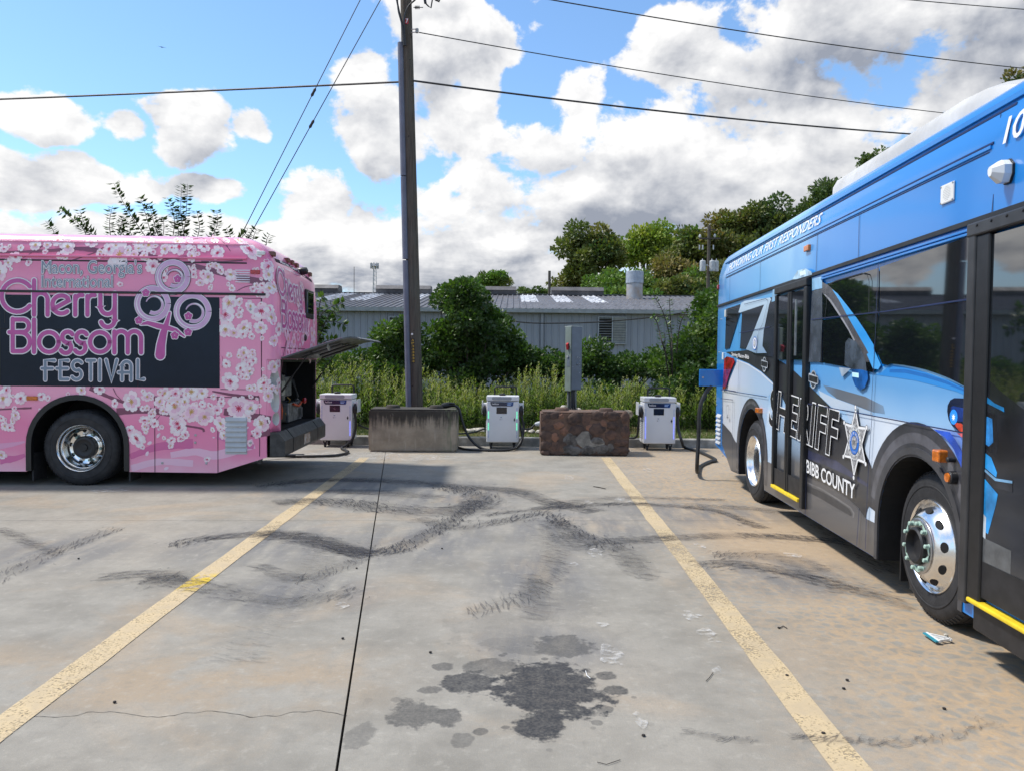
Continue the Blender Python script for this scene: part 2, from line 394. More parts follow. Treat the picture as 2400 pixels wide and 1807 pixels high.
def simple_nodes(name, builder):
    m = bpy.data.materials.new(name); m.use_nodes = True; t = m.node_tree
    tcn = t.nodes.new('ShaderNodeTexCoord'); builder(t, t.nodes['Principled BSDF'], tcn.outputs['Object'], t.nodes['Material Output']); MATS[name] = m
    return m
def soil(t, b, P, o):
    n = fbm(t, P, .8, 6, .6); n2 = fbm(t, P, 9, 5, .65); n3 = fbm(t, P, 60, 3, .6)
    c = mix(t, n.step(.35, .65), (.10, .125, .035), (.16, .125, .06)); c = mix(t, n2.step(.45, .7), c, (.06, .075, .022)); c = mix(t, n3.step(.5, .75) * .4, c, (.22, .19, .10))
    t.links.new(c, b.inputs['Base Color']); b.inputs['Roughness'].default_value = .95
    bn = t.nodes.new('ShaderNodeBump'); bn.inputs['Strength'].default_value = .8; bn.inputs['Distance'].default_value = .05
    t.links.new((n2 + n3 * .5).s, bn.inputs['Height']); t.links.new(bn.outputs[0], b.inputs['Normal'])
MSOIL = simple_nodes('rough_grass_soil', soil)
MCON = ground_material()
MJOINT = pm('joint_dirt', (.028, .026, .024), .95, var=.3, scale=30)
# one sheet to the horizon
tag(MB().add([(-1500,-400,-.09),(1500,-400,-.09),(1500,1500,-.09),(-1500,1500,-.09)], [(0,1,2,3)]).build('ground', MSOIL), kind='structure')
# concrete lot: slabs with open joints over a dark base
lot = MB().add([(-60,-45,-.05),(60,-45,-.05),(60,14.86,-.05),(-60,14.86,-.05)], [(0,1,2,3)]).build('parking_lot', MJOINT); tag(lot, kind='structure')
def lx(i, y): return -.70 - .148 * (y - 3.04) + 6.6 * i
def cross(j, x): return 7.86 + .045 * (x + 1.36) + 7.2 * j
def node(i, j):
    y = 8.0 + 7.2 * j
    for _ in range(6): x = lx(i, y); y = min(cross(j, x), 14.80) if j >= 0 else cross(j, x)
    if j >= 1: y = 14.80; x = lx(i, y)
    return x, y
for i in range(-6, 7):
    for j in range(-5, 1):
        q = [Vector((*node(i, j), 0)), Vector((*node(i+1, j), 0)), Vector((*node(i+1, j+1), 0)), Vector((*node(i, j+1), 0))]
        gx, gy = (.006, .003)
        q = [q[0] + Vector((gx, gy, 0)), q[1] + Vector((-gx, gy, 0)), q[2] + Vector((-gx, -gy, 0)), q[3] + Vector((gx, -gy, 0))]
        s = MB(); lo = [p + Vector((0, 0, -.045)) for p in q]
        s.add(q + lo, [(0,1,2,3),(0,4,5,1),(1,5,6,2),(2,6,7,3),(3,7,4,0)])
        s.build('slab', MCON, lot)
# hair crack in the near slab
crk = []; 
for k in range(60):
    px = 60 + k * 690 / 59; py = 1543 + 6 * math.sin(k * .33) + 5 * noise.noise((k * .4, 0, 3)) + (k / 59) * -2
    p = gd(px, py); crk.append((p.x, p.y))
mb = MB(); ribbon(mb, crk, [.002 + .0035 * abs(noise.noise((i * .5, 2, 0))) for i in range(60)], lambda u, z, e: (u, z, e), .0015, cap=False)
mb.build('crack', MJOINT, lot)

# painted bay lines, worn
def paint_nodes(t, b, P, o):
    n = fbm(t, P, 7, 7, .68); n2 = fbm(t, P, 70, 5, .72); n3 = fbm(t, P, 1.1, 4, .5)
    x, y, z = xyz(t, P)
    c = mix(t, n.step(.3, .7), (.57, .44, .255), (.44, .35, .225)); c = mix(t, n3.step(.5, .72) * .5, c, (.46, .36, .24))
    yl = (x + 1.93).f('ABSOLUTE').step(.9, .3) * ((y - 5.62).f('ABSOLUTE') + (n - .5) * .4).step(.30, .12) * x.step(-1.0, -1.6)
    c = mix(t, yl * n.step(.45, .5), c, (.62, .43, .03))
    t.links.new(c, b.inputs['Base Color']); b.inputs['Roughness'].default_value = .8
    tr = t.nodes.new('ShaderNodeBsdfTransparent'); ms = t.nodes.new('ShaderNodeMixShader')
    keep = (n * .35 + n2 * .65 + (n3 - .5) * .30).step(.36, .50, .12, .96)
    t.links.new(keep.s, ms.inputs[0]); t.links.new(tr.outputs[0], ms.inputs[1]); t.links.new(b.outputs[0], ms.inputs[2]); t.links.new(ms.outputs[0], o.inputs[0])
MPAINT = simple_nodes('worn_yellow_paint', paint_nodes)
def stripe(pa, pb, w):
    pts = [pa.lerp(pb, k / 40) for k in range(41)]
    mb = MB(); ribbon(mb, [(p.x + .012 * noise.noise((p.y * .9, 1, 0)), p.y) for p in pts], [w * (1 + .10 * noise.noise((p.y * 2.3, 5, 0))) for p in pts], lambda u, z, e: (u, z, e), .004, cap=False)
    return mb.build('bay_line', MPAINT, lot)
stripe(gd(-190, 1715), gd(788, 988), .165)
stripe(gd(1308, 988), gd(1900, 1740), .165)

# rubber scuffs left by turning tyres: thousands of short diagonal strokes
def scuff_nodes(t, b, P, o):
    a = t.nodes.new('ShaderNodeAttribute'); a.attribute_name = 'Col'; r = xyz(t, a.outputs['Color'])[0]
    b.inputs['Base Color'].default_value = (.034, .034, .042, 1); b.inputs['Roughness'].default_value = .85
    n = fbm(t, P, 30, 5, .7)
    tr = t.nodes.new('ShaderNodeBsdfTransparent'); ms = t.nodes.new('ShaderNodeMixShader')
    t.links.new((r * n.step(.22, .55)).s, ms.inputs[0]); t.links.new(tr.outputs[0], ms.inputs[1]); t.links.new(b.outputs[0], ms.inputs[2]); t.links.new(ms.outputs[0], o.inputs[0])
MSCUFF = simple_nodes('tyre_rubber_scuff', scuff_nodes)
rs = random.Random(3)
mb = MB()
def smooth2(pts, n=6):
    out = []; N = len(pts)
    for i in range(N - 1):
        p0, p1, p2, p3 = [pts[max(0, min(N - 1, j))] for j in (i - 1, i, i + 1, i + 2)]
        for k in range(n):
            t = k / n; out.append(.5 * ((2 * p1) + (p2 - p0) * t + (2 * p0 - 5 * p1 + 4 * p2 - p3) * t * t + (3 * p1 - p0 - 3 * p2 + p3) * t ** 3))
    return out + [pts[-1]]
PATHS = [  # picture waypoints on the concrete, band width m, strokes per m, stroke angle, strength
 ([(555,1052),(640,1040),(760,1036),(900,1042),(1010,1052),(1110,1060),(1200,1088),(1290,1106)], .34, 62, 38, .80),
 ([(600,1088),(700,1082),(830,1098),(960,1104),(1035,1090),(1030,1068),(960,1050)], .46, 66, -35, .78),
 ([(370,1180),(430,1164),(520,1156),(620,1152),(700,1170),(770,1192),(850,1188),(930,1150),(1000,1110),(1030,1080)], .24, 80, 30, .75),
 ([(560,1158),(640,1160),(720,1180),(800,1200)], .30, 80, 24, .62),
 ([(1040,1112),(1180,1098),(1330,1088),(1440,1092),(1550,1104),(1650,1142)], .18, 75, 32, .70),
 ([(1180,1104),(1225,1140),(1300,1168),(1450,1162),(1600,1156),(1720,1162),(1830,1172)], .24, 78, -28, .62),
 ([(1200,1125),(1260,1180),(1340,1172)], .35, 70, 60, .5),
 ([(1505,1218),(1590,1218),(1700,1235),(1800,1262),(1900,1290),(1975,1318)], .24, 85, 24, .66),
 ([(1540,1200),(1660,1200),(1790,1235)], .30, 42, 50, .45),
 ([(230,1245),(330,1240),(410,1262),(520,1285),(640,1300),(770,1270)], .26, 60, 24, .42),
 ([(300,1258),(360,1252),(400,1245)], .32, 70, 30, .6),
 ([(-40,1270),(60,1218),(150,1180),(260,1140)], .20, 60, 24, .34),
 ([(0,1140),(60,1170),(130,1200)], .15, 50, 40, .45),
 ([(1010,1325),(1080,1305),(1150,1280),(1190,1230),(1195,1180),(1170,1140)], .22, 40, 62, .26),
 ([(1150,1240),(1165,1290),(1170,1340)], .22, 30, 80, .34),
 ([(1330,1180),(1370,1215),(1400,1255)], .26, 40, 70, .42),
 ([(560,1220),(640,1250),(720,1230),(800,1200)], .20, 40, 45, .40),
 ([(700,1170),(680,1240),(620,1300),(560,1370),(520,1430)], .30, 20, 75, .15),
 ([(1480,1090),(1640,1100),(1760,1120)], .25, 40, 40, .35),
 ([(1480,1580),(1560,1595),(1640,1600)], .06, 30, 30, .35), ([(1700,1590),(1840,1600),(2000,1600),(2150,1560)], .06, 30, 30, .28),
 ([(1560,1080),(1400,1075),(1260,1080),(1150,1100)], .22, 60, -30, .5), ([(900,1120),(980,1140),(1060,1130),(1160,1108)], .22, 60, 35, .55), ([(700,1060),(820,1064),(960,1075)], .35, 60, 20, .5),
 ([(1760,1130),(1860,1190),(1930,1240)], .25, 40, 30, .35)]
def stroke(c, dv, ln, w, s_, bend):
    sd_ = Vector((-dv.y, dv.x, 0)); Z = Vector((0, 0, .0052 + rs.random() * .0022)); P0, P2 = c - dv * ln / 2, c + dv * ln / 2; P1 = c + sd_ * bend
    mb.add([P0 + sd_ * w * .3 + Z, P1 + sd_ * w * .5 + Z, P2 + Z, P1 - sd_ * w * .5 + Z, P0 - sd_ * w * .3 + Z], [(0, 1, 3, 4), (1, 2, 3)], col=(s_, s_, s_))
for pi, (way, bw, dens, ang, stg) in enumerate(PATHS):
    ctr = smooth2([gd(*p) for p in way]); run = 0.0; rows = max(2, int(bw / .075))
    for li, (fw, al) in enumerate(((1.2, .10), (.6, .12))):   # thin film of rubber under the bars, feathered
        m_ = len(ctr)
        ribbon(mb, [(p.x + .02 * noise.noise((p.x * 3, p.y * 3, li)), p.y) for p in ctr], [bw * fw * (.35 + .65 * min(1, 4 * i / m_, 4 * (m_ - 1 - i) / m_)) * (1 + .3 * noise.noise((i * .7, pi, li))) + .002 for i in range(m_)], lambda u, z, e: (u, z, e), .0045 + .00015 * li + .000004 * pi, cap=False, col=(al * stg * 1.5,) * 3)
    for a, b_ in zip(ctr[:-1], ctr[1:]):
        d = b_ - a; L = d.length
        if L < 1e-6: continue
        dn = d / L; nrm = Vector((-dn.y, dn.x, 0)); k0 = run
        while run < k0 + L:
            c0 = a + dn * (run - k0)
            for row in range(rows):      # tread lugs: regular bars in rows, broken up
                c = c0 + nrm * ((row - (rows - 1) / 2) * bw / rows + rs.gauss(0, .012)) + dn * rs.gauss(0, .006)
                keep = noise.noise((c.x * 1.3 + pi, c.y * 1.6, 4.0)) + .5 * noise.noise((c.x * 5, c.y * 5, pi)) + .66
                if rs.random() > keep: continue
                th = math.radians(ang * (1 if row % 2 else .8) + rs.gauss(0, 7)); dv = dn * math.cos(th) + nrm * math.sin(th)
                stroke(c, dv, bw / rows * rs.uniform(1.0, 2.3), rs.uniform(.006, .016), min(.9, stg * (.45 + .8 * keep) * rs.uniform(.4, 1.25)), rs.gauss(0, .008))
            run += .040
        for k in range(int(L * dens * 2.2)):
            c = a + d * rs.random() + nrm * rs.gauss(0, bw * .45)
            if rs.random() > noise.noise((c.x * 1.7, c.y * 2.2, 4.0)) * 1.3 + .7: continue
            th = math.radians(ang + rs.gauss(0, 18)); dv = dn * math.cos(th) + nrm * math.sin(th)
            stroke(c, dv, rs.uniform(.03, .13), rs.uniform(.003, .012), min(.9, stg * rs.uniform(.3, 1.3)), rs.gauss(0, .01))
tag(mb.build('tyre_scuffs', MSCUFF), 'black rubber tyre scuffs curling over the concrete', 'tyre marks', kind='stuff')
# chalky white splashes
mb = MB()
def white_nodes(t, b, P, o):
    b.inputs['Base Color'].default_value = (.72, .71, .69, 1); b.inputs['Roughness'].default_value = .9
    n = fbm(t, P, 14, 7, .72, .1); tr = t.nodes.new('ShaderNodeBsdfTransparent'); ms = t.nodes.new('ShaderNodeMixShader')
    a = t.nodes.new('ShaderNodeAttribute'); a.attribute_name = 'Col'; r = xyz(t, a.outputs['Color'])[0]
    t.links.new((n.step(.44, .66) * r).s, ms.inputs[0]); t.links.new(tr.outputs[0], ms.inputs[1]); t.links.new(b.outputs[0], ms.inputs[2]); t.links.new(ms.outputs[0], o.inputs[0])
MWHT = simple_nodes('white_splash', white_nodes)
for px, py, rx, ry in ((1345,1080,16,6),(1285,1195,18,10),(1230,1032,12,5),(1270,1085,8,4),(1525,1368,22,9),(1545,1385,14,5),(1400,1015,10,4),(735,1310,18,9),(230,1060,40,5),(1510,1178,10,8),(1290,1350,24,6),(1320,1415,26,22),(1550,1450,14,10),(700,985,50,9),(900,988,80,7),(800,985,60,8),(1385,1555,16,20),(1710,1200,20,6),(700,1005,30,5),(1490,1330,20,10),(1240,1220,10,4)):
    c = gd(px, py); a = abs(gd(px + rx, py).x - c.x); b_ = abs(gd(px, py - ry).y - c.y)
    ring = [(c.x + a * math.cos(t * .5236) * (1 + .3 * rs.uniform(-1, 1)), c.y + b_ * math.sin(t * .5236) * (1 + .3 * rs.uniform(-1, 1)), .0085) for t in range(12)]
    mb.poly(ring, col=(.42,) * 3)
tag(mb.build('white_splashes', MWHT), 'chalky white splashes on the concrete', 'splashes', kind='stuff')

# kerb of cast lengths
MK = pm('kerb_concrete', (.36, .345, .31), .9, var=.22, scale=3.5, bump=.5, bscale=50)
kerb = empty('kerb', (0, 14.86, 0), kind='structure')
for k in range(-14, 15):
    mb = MB(); x0, x1 = k * 3.05 + .6, k * 3.05 + 3.642
    mb.extrude([(x0, 0, -.05), (x0, .02, .15), (x0, .035, .165), (x0, .17, .168), (x0, .17, -.05)], (x1 - x0, 0, 0))
    mb.build('kerb_length', MK, kerb, recalc=True)
# verge ground behind the kerb
V = MB(); nx, ny = 60, 24
vs = []; 
for j in range(ny + 1):
    for i in range(nx + 1):
        x = -60 + 120 * i / nx; y = 15.0 + 34 * (j / ny) ** 1.5
        vs.append((x, y, .13 + (.10 * noise.noise((x * .5, y * .5, 0)) if j > 1 else 0)))
V.add(vs, [(j*(nx+1)+i, j*(nx+1)+i+1, (j+1)*(nx+1)+i+1, (j+1)*(nx+1)+i) for j in range(ny) for i in range(nx)])
tag(V.build('grass_verge', MSOIL, smooth=True), kind='structure')
# ================================================================== shared vehicle pieces
W.cycles.sampling_method = 'MANUAL'; W.cycles.sample_map_resolution = 512
MRUB = pm('tyre_rubber', (.022, .022, .024), .72, var=.25, scale=8, bump=.25, bscale=70)
MBLK = pm('black_plastic', (.016, .016, .018), .5, var=.2, scale=9)
MTRIM = pm('black_rubber_trim', (.010, .010, .011), .42, var=.15, scale=9)
MCHR = pm('polished_alloy', (.90, .89, .87), .20, 1.0, var=.05, scale=4)
MALU = pm('dull_alloy', (.55, .55, .55), .38, 1.0, var=.12, scale=14)
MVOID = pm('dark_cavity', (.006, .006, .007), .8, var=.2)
MGLASS = pm('tinted_window', (.006, .008, .011), .03, 0, var=0, spec=1.0, ior=1.95)
MGREY = pm('grey_powdercoat', (.34, .35, .36), .45, var=.08, scale=5)
MAMB = pm('amber_lens', (.62, .16, .012), .22, var=.2, scale=40, coat=.5)
MRED = pm('red_lens', (.45, .012, .012), .22, var=.2, scale=40, coat=.5)
MWHITE = pm('white_gelcoat', (.74, .74, .72), .35, var=.05, scale=3, coat=.2)
MYEL = pm('yellow_step_edge', (.78, .56, .02), .5, var=.1, scale=10)
MGRN = pm('green_nut_pointer', (.36, .50, .43), .5, var=.08, scale=20)
MUNDER = pm('chassis_dirt', (.020, .019, .018), .9, var=.3, scale=6)
MSTEEL = pm('galvanised_steel', (.42, .43, .44), .45, .6, var=.12, scale=10)
def make_wheel(parent, pos, out, front):
    """tyre with polished disc; out = sign of the outward local y"""
    w = empty('wheel', pos); w.parent = parent
    ax = (0, out, 0)
    t = MB(); R = .49
    prof = [(.300, -.005), (.315, .012), (.36, .022), (.42, .018), (.455, .004), (.472, -.012), (.478, -.022)]
    h = -.03; tread = []
    for g in range(5):
        tread += [(R - (.006 if g in (0, 4) else 0), h), (R - (.002 if g in (0, 4) else 0), h - .046), (R - .016, h - .048), (R - .016, h - .056)]; h -= .058
    prof += tread[:-2] + [(.472, h + .01), (.455, h - .01), (.40, h - .025), (.31, h - .01)]
    t.lathe(prof, (0, 0, 0), ax, 64, caps=False)
    ty = t.build('tyre', MRUB, w, smooth=True, angle=28, recalc=True)
    # raised sidewall rib
    rb = MB(); rb.lathe([(.385, .0215), (.388, .0245), (.396, .0245), (.399, .0215)], (0, 0, 0), ax, 64, caps=False); rb.build('sidewall_rib', MRUB, w, smooth=True)
    lug = MB()
    for k in range(72):
        a = 2 * PI * k / 72; c, s_ = math.cos(a), math.sin(a); r1 = .468; r2 = .4895
        p = Vector((c * r1, out * -.008, s_ * r1)); q = Vector((c * r2, out * -.034, s_ * r2)); lug.beam(p, q, .020, .012, up=(c, out * .6, s_))
    lug.build('shoulder_lugs', MRUB, w)['kind'] = 'stuff'
    if front:
        d = MB(); d.lathe([(.312, -.02), (.312, .012), (.303, .022), (.292, .012), (.283, -.012), (.272, -.004), (.255, .022), (.225, .058), (.20, .078), (.182, .086), (.178, .086)], (0, 0, 0), ax, 56, caps=False)
        rim = d.build('rim', MCHR, w, smooth=True, angle=50)
        fl = MB(); fl.lathe([(.181, .06), (.181, .094), (.172, .099), (.128, .099), (.120, .094), (.120, .05)], (0, 0, 0), ax, 48, caps=False); fl.build('hub_flange', MALU, rim, smooth=True, angle=35)
        hb = MB(); hb.lathe([(.119, .03), (.119, .118), (.108, .128), (.103, .128), (.098, .105), (.094, .085), (.0, .085)], (0, 0, 0), ax, 40); hb.build('hub_cap', MBLK, rim, smooth=True, angle=35)
        for k in range(10):
            a = 2 * PI * (k + .3) / 10; c, s_ = math.cos(a), math.sin(a)
            hole = MB(); o = Vector((c * .238, out * .0455, s_ * .238)); nrm = Vector((c * .62, out * .78, s_ * .62)).normalized()
            tv = Vector((-s_, 0, c)); rv = nrm.cross(tv).normalized()
            ring = [o + nrm * .003 + tv * (.034 * math.cos(q)) + rv * (.024 * math.sin(q)) for q in [2 * PI * j / 16 for j in range(16)]]
            ring2 = [o - nrm * .025 + tv * (.030 * math.cos(q)) + rv * (.020 * math.sin(q)) for q in [2 * PI * j / 16 for j in range(16)]]
            hole.add(ring + ring2, [(j, (j+1) % 16, (j+1) % 16 + 16, j + 16) for j in range(16)] + [tuple(range(16))]); hole.build('hand_hole', MVOID, rim)
            nt = MB(); nt.lathe([(.018, .092), (.018, .100), (.014, .102), (.014, .124), (.011, .128), (.0, .128)], (c * .150, 0, s_ * .150), ax, 12)
            n_ = nt.build('wheel_nut', MGRN, rim, smooth=True, angle=30)
            pt = MB(); a2 = a + (1.35 if k % 2 else -1.35); e = Vector((math.cos(a2), 0, math.sin(a2))); b0 = Vector((c * .150, out * .103, s_ * .150)); sd2 = Vector((-e.z, 0, e.x))
            pt.extrude([b0 + sd2 * .016, b0 - sd2 * .016, b0 + e * .055], (0, out * .005, 0)); pt.build('nut_pointer', MGRN, rim)
    else:
        d = MB(); d.lathe([(.312, -.02), (.312, .014), (.302, .026), (.291, .016), (.283, -.01), (.272, -.045), (.262, -.052), (.258, -.11), (.245, -.150), (.215, -.168), (.165, -.172), (.160, -.150), (.148, -.146), (.148, -.15)], (0, 0, 0), ax, 56, caps=False)
        rim = d.build('rim', MCHR, w, smooth=True, angle=50)
        hb = MB(); hb.lathe([(.148, -.17), (.148, -.075), (.135, -.060), (.110, -.056), (.095, -.066), (.05, -.066), (.045, -.052), (.0, -.052)], (0, 0, 0), ax, 36); hb.build('hub_cap', MBLK, rim, smooth=True, angle=35)
        for k in range(10):
            a = 2 * PI * (k + .2) / 10; c, s_ = math.cos(a), math.sin(a)
            nt = MB(); nt.lathe([(.017, -.17), (.017, -.125), (.0, -.122)], (c * .178, 0, s_ * .178), ax, 8); nt.build('wheel_nut', MGRN if k % 2 else MALU, rim, smooth=True, angle=30)
            hl = MB(); hl.lathe([(.026, -.175), (.026, -.158), (.0, -.158)], (c * .222, 0, s_ * .222), ax, 12); hl.build('hand_hole', MVOID, rim)
    return w
def interp(tab, z, k):
    for a, b in zip(tab[:-1], tab[1:]):
        if z <= b[0]: return a[k] + (b[k] - a[k]) * max(0, (z - a[0]) / (b[0] - a[0]))
    return tab[-1][k]
# z, side inset, rear inset: the shell leans in above the gutter
TAB = [(0, 0, 0), (2.2, 0, 0), (2.5, .0, .012), (2.86, .0, .045), (2.93, .0, .07), (3.0, .012, .10), (3.08, .03, .145), (3.14, .05, .20), (3.19, .085, .27), (3.23, .14, .37), (3.255, .22, .50), (3.27, .40, .78)]
HALF = 1.30
def shell(name, mat, parent, z0, front_x, rear_s, ends):
    """lofted coach shell from height z0 up; local x = -s"""
    zs = [z0] + [r[0] for r in TAB if r[0] > z0 + .01]
    def ring(z):
        si, ri = interp(TAB, z, 1), interp(TAB, z, 2)
        half = [(-front_x, 0)] + [(s, 0) for s in [-front_x + (rear_s - .15 + front_x) * k / 12 for k in range(1, 12)]] + [(rear_s - .13 + a, b) for a, b in ((0, 0), (.05, .012), (.085, .04), (.11, .09), (.123, .15), (.13, .22))]
        pts = []
        for s, lat in half:
            w_r = max(0, min(1, (s - (rear_s - 1.2)) / 1.2)) if z > 2.5 else 1 if s > rear_s - .2 else 0
            pts.append(Vector((-(s - ri * w_r), HALF - max(lat, 0) - si, z)))
        for k in range(1, 6): 
            lat = .22 + (2 * HALF - .44) * k / 6; pts.append(Vector((-(rear_s - ri), HALF - lat - si * (1 - 2 * k / 6), z)))
        for s, lat in reversed(half):
            w_r = max(0, min(1, (s - (rear_s - 1.2)) / 1.2)) if z > 2.5 else 1 if s > rear_s - .2 else 0
            pts.append(Vector((-(s - ri * w_r), -(HALF - lat - si), z)))
        return pts
    mb = MB(); R = [ring(z) for z in zs]; n = len(R[0])
    for a, b in zip(R[:-1], R[1:]): mb.add(a + b, [(i, i + 1, n + i + 1, n + i) for i in range(n - 1)] + [(n - 1, 0, n, 2 * n - 1)])
    mb.poly(R[-1])
    bm_o = mb.build(name, mat, parent, smooth=True, angle=50)
    bm = bmesh.new(); bm.from_mesh(bm_o.data); bmesh.ops.remove_doubles(bm, verts=bm.verts, dist=.0004); bmesh.ops.recalc_face_normals(bm, faces=bm.faces); bm.to_mesh(bm_o.data); bm.free()
    return bm_o

# ================================================================== PINK BUS
n_ = math.hypot(1, .04)
PR, PAW = Vector((1, .04, 0)) / n_, Vector((-.04, 1, 0)) / n_
PS = gpx(203, 1139)
pink = empty('pink_bus', PS + PAW * HALF, math.atan2(-PR.y, -PR.x), label='pink transit bus wrapped in cherry blossom print with its rear engine door raised', cat='bus')
def A(x, y):
    p = onplane(x, y, PS, PAW) - PS; return p.dot(PR), p.z
REAR = 2.43
CORN = [(2.30, 0), (2.35, .012), (2.385, .04), (2.41, .09), (2.423, .15), (2.43, .22)]
def fnS(s, z, e):
    si = interp(TAB, z, 1) if z > 2.8 else 0
    if z > 2.5: s0_ = s; ri = interp(TAB, z, 2) * max(0, min(1, (s - (REAR - 1.2)) / 1.2))
    else: ri = 0
    if s <= 2.30: return Vector((-s + ri, HALF - si + e, z))
    d = s - 2.30
    for (a, b), (c, f) in zip(CORN[:-1], CORN[1:]):
        L = math.hypot(c - a, f - b)
        if d <= L:
            q = d / L; nx, ny = -(f - b) / L, (c - a) / L
            return Vector((-(a + (c - a) * q) + ri + nx * e, HALF - (b + (f - b) * q) - si + ny * e, z))
        d -= L
    return Vector((-(REAR + e) + ri, HALF - .22 - d, z))
def fnR(lat, z, e): return Vector((-(REAR - interp(TAB, z, 2)) - e, HALF - lat, z))
def f1(x, y, e): return fnS(*A(x * .3903, 500 + y * .3903), e)
def f2(x, y, e): return fnS(*A(400 + x * .3903, 500 + y * .3903), e)
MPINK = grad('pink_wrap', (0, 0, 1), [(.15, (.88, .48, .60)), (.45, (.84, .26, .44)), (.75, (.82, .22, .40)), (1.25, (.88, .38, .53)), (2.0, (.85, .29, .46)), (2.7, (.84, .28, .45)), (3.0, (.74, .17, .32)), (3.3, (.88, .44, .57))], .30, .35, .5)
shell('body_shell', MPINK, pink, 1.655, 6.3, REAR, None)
# lower side skins with the wheel arch cut out
def arch_pts(cx, r, zc, zb, n=20): return [(cx - r, zb)] + [(cx + r * math.cos(PI - PI * k / n), zc + r * 1.0 * math.sin(PI - PI * k / n)) for k in range(n + 1)] + [(cx + r, zb)]
AC = -.105
for sgn, nm in ((1, 'side_skin'), (-1, 'side_skin')):
    out = [(-6.3, .19)] + arch_pts(-4.31, .62, .55, .19) + arch_pts(AC, .648, .53, .19) + [(1.66, .18), (2.30, .385), (2.30, 1.655), (-6.3, 1.655)]
    mb = MB(); mb.extrude([(-s, sgn * HALF, z) for s, z in out], (0, -sgn * .03, 0)); mb.build(nm, MPINK, pink)
# rounded corner pillar with three lamp wells
mb = MB(); loops = []
UU = [0, .05, .10, .15, .20, .26]
def corner_loop():
    return [(2.302, .715), (2.565, .715), (2.565, 1.652), (2.302, 1.652)]
holes = [(2.425, 1.39, .085, .135), (2.432, 1.115, .085, .15), (2.442, .885, .072, .088)]
loops = [[Vector((a, b, 0)) for a, b in [(2.302 + .263 * k / 8, .715) for k in range(9)] + [(2.565 - .263 * k / 8, 1.652) for k in range(9)]]]
for cx, cz, rx, rz in holes: loops.append([Vector((cx + rx * math.cos(2 * PI * k / 24), cz + rz * math.sin(2 * PI * k / 24), 0)) for k in range(24)])
flat = [p for l in loops for p in l]
mb.add([fnS(p.x, p.y, 0) for p in flat], [tuple(q) for q in tessellate_polygon(loops)])
mb.build('corner_pillar', MPINK, pink)
for cx, cz, rx, rz in holes:
    mb = MB(); a = [fnS(cx + rx * math.cos(2 * PI * k / 24), cz + rz * math.sin(2 * PI * k / 24), .002) for k in range(24)]
    b = [fnS(cx + rx * math.cos(2 * PI * k / 24), cz + rz * math.sin(2 * PI * k / 24), -.10) for k in range(24)]
    mb.add(a + b, [(k, (k+1) % 24, (k+1) % 24 + 24, k + 24) for k in range(24)] + [tuple(range(24, 48))]); mb.build('lamp_well', MWHITE, pink, smooth=True, angle=40)
# other rear corner, sill under the compartment, floor
mb = MB()
mb.extrude([(-2.30, -HALF, .72), (-2.30, -HALF, 1.655), (-2.40, -HALF + .12, 1.655), (-2.40, -HALF + .12, .72)], (.02, .02, 0)); mb.build('corner_pillar', MPINK, pink)
mb = MB(); mb.box((-2.28, -.55, .30), (6.25, .55, .42)); mb.box((.85, -1.26, .301), (3.5, 1.26, .421)); mb.box((-2.25, -1.2, .43), (-.62, 1.2, .52)); mb.build('chassis', MUNDER, pink)
mb = MB(); mb.extrude([(6.3, -1.3, .2), (6.3, 1.3, .2), (6.3, 1.3, 1.7), (6.3, -1.3, 1.7)], (.03, 0, 0)); mb.build('front_panel', MPINK, pink)
# engine bay
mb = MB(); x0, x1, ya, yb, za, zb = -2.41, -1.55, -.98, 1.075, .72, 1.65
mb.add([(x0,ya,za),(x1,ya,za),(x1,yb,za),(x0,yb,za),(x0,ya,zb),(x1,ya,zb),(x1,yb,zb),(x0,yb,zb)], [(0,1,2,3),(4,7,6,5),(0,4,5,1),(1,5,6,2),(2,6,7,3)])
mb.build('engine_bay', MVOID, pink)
mb = MB()
for a, b in (((-2.43, -1.02, .70), (-2.40, -.97, 1.66)), ((-2.43, 1.06, .70), (-2.40, 1.09, 1.66)), ((-2.43, -.97, 1.62), (-2.40, 1.06, 1.66))): mb.box(a, b)
mb.build('bay_frame', MTRIM, pink)
MORG = pm('orange_cable', (.60, .075, .02), .5, var=.15, scale=8)
MGUNK = pm('machinery_grey', (.20, .205, .21), .45, .3, var=.3, scale=12)
MLIGHTM = pm('aluminium_box', (.62, .63, .63), .35, .5, var=.15, scale=9)
for nm, a, b, m in (('motor_block', (-2.28, -.70, .74), (-1.7, .10, 1.02), MGUNK), ('inverter_box', (-2.34, .52, 1.16), (-1.7, 1.0, 1.36), MLIGHTM), ('inverter_box', (-2.30, .36, 1.08), (-1.75, .50, 1.44), MGUNK), ('battery_box', (-2.25, -.2, 1.12), (-1.6, .25, 1.40), MGUNK), ('pump', (-2.28, -.78, .76), (-2.1, -.45, .92), MGUNK), ('radiator', (-2.0, -.9, 1.1), (-1.7, -.3, 1.6), MBLK), ('junction_box', (-2.25, .1, .76), (-2.0, .38, .98), MBLK)):
    mb = MB(); mb.box(a, b); mb.build(nm, m, pink, bevel=.012)
for k, (y0, y1, zt, zl) in enumerate(((.98, .80, 1.18, .84), (.93, .70, 1.16, .82), (.86, .62, 1.18, .90), (.76, .66, 1.14, .80))):
    mb = MB(); mb.tube([(-2.22 + .01 * k, y0 - .16, zt), (-2.32, y0 - .05, zt - .06), (-2.35, y0, zt - .18), (-2.33, y1 + .05, zl + .05), (-2.22, y1 - .1, zl)], .020, 10); mb.build('power_cable', MORG, pink, smooth=True)
mb = MB(); mb.tube([(-2.3, -.1, 1.0), (-2.33, -.3, .96), (-2.3, -.6, 1.0)], .018, 8); mb.build('power_cable', MORG, pink, smooth=True)
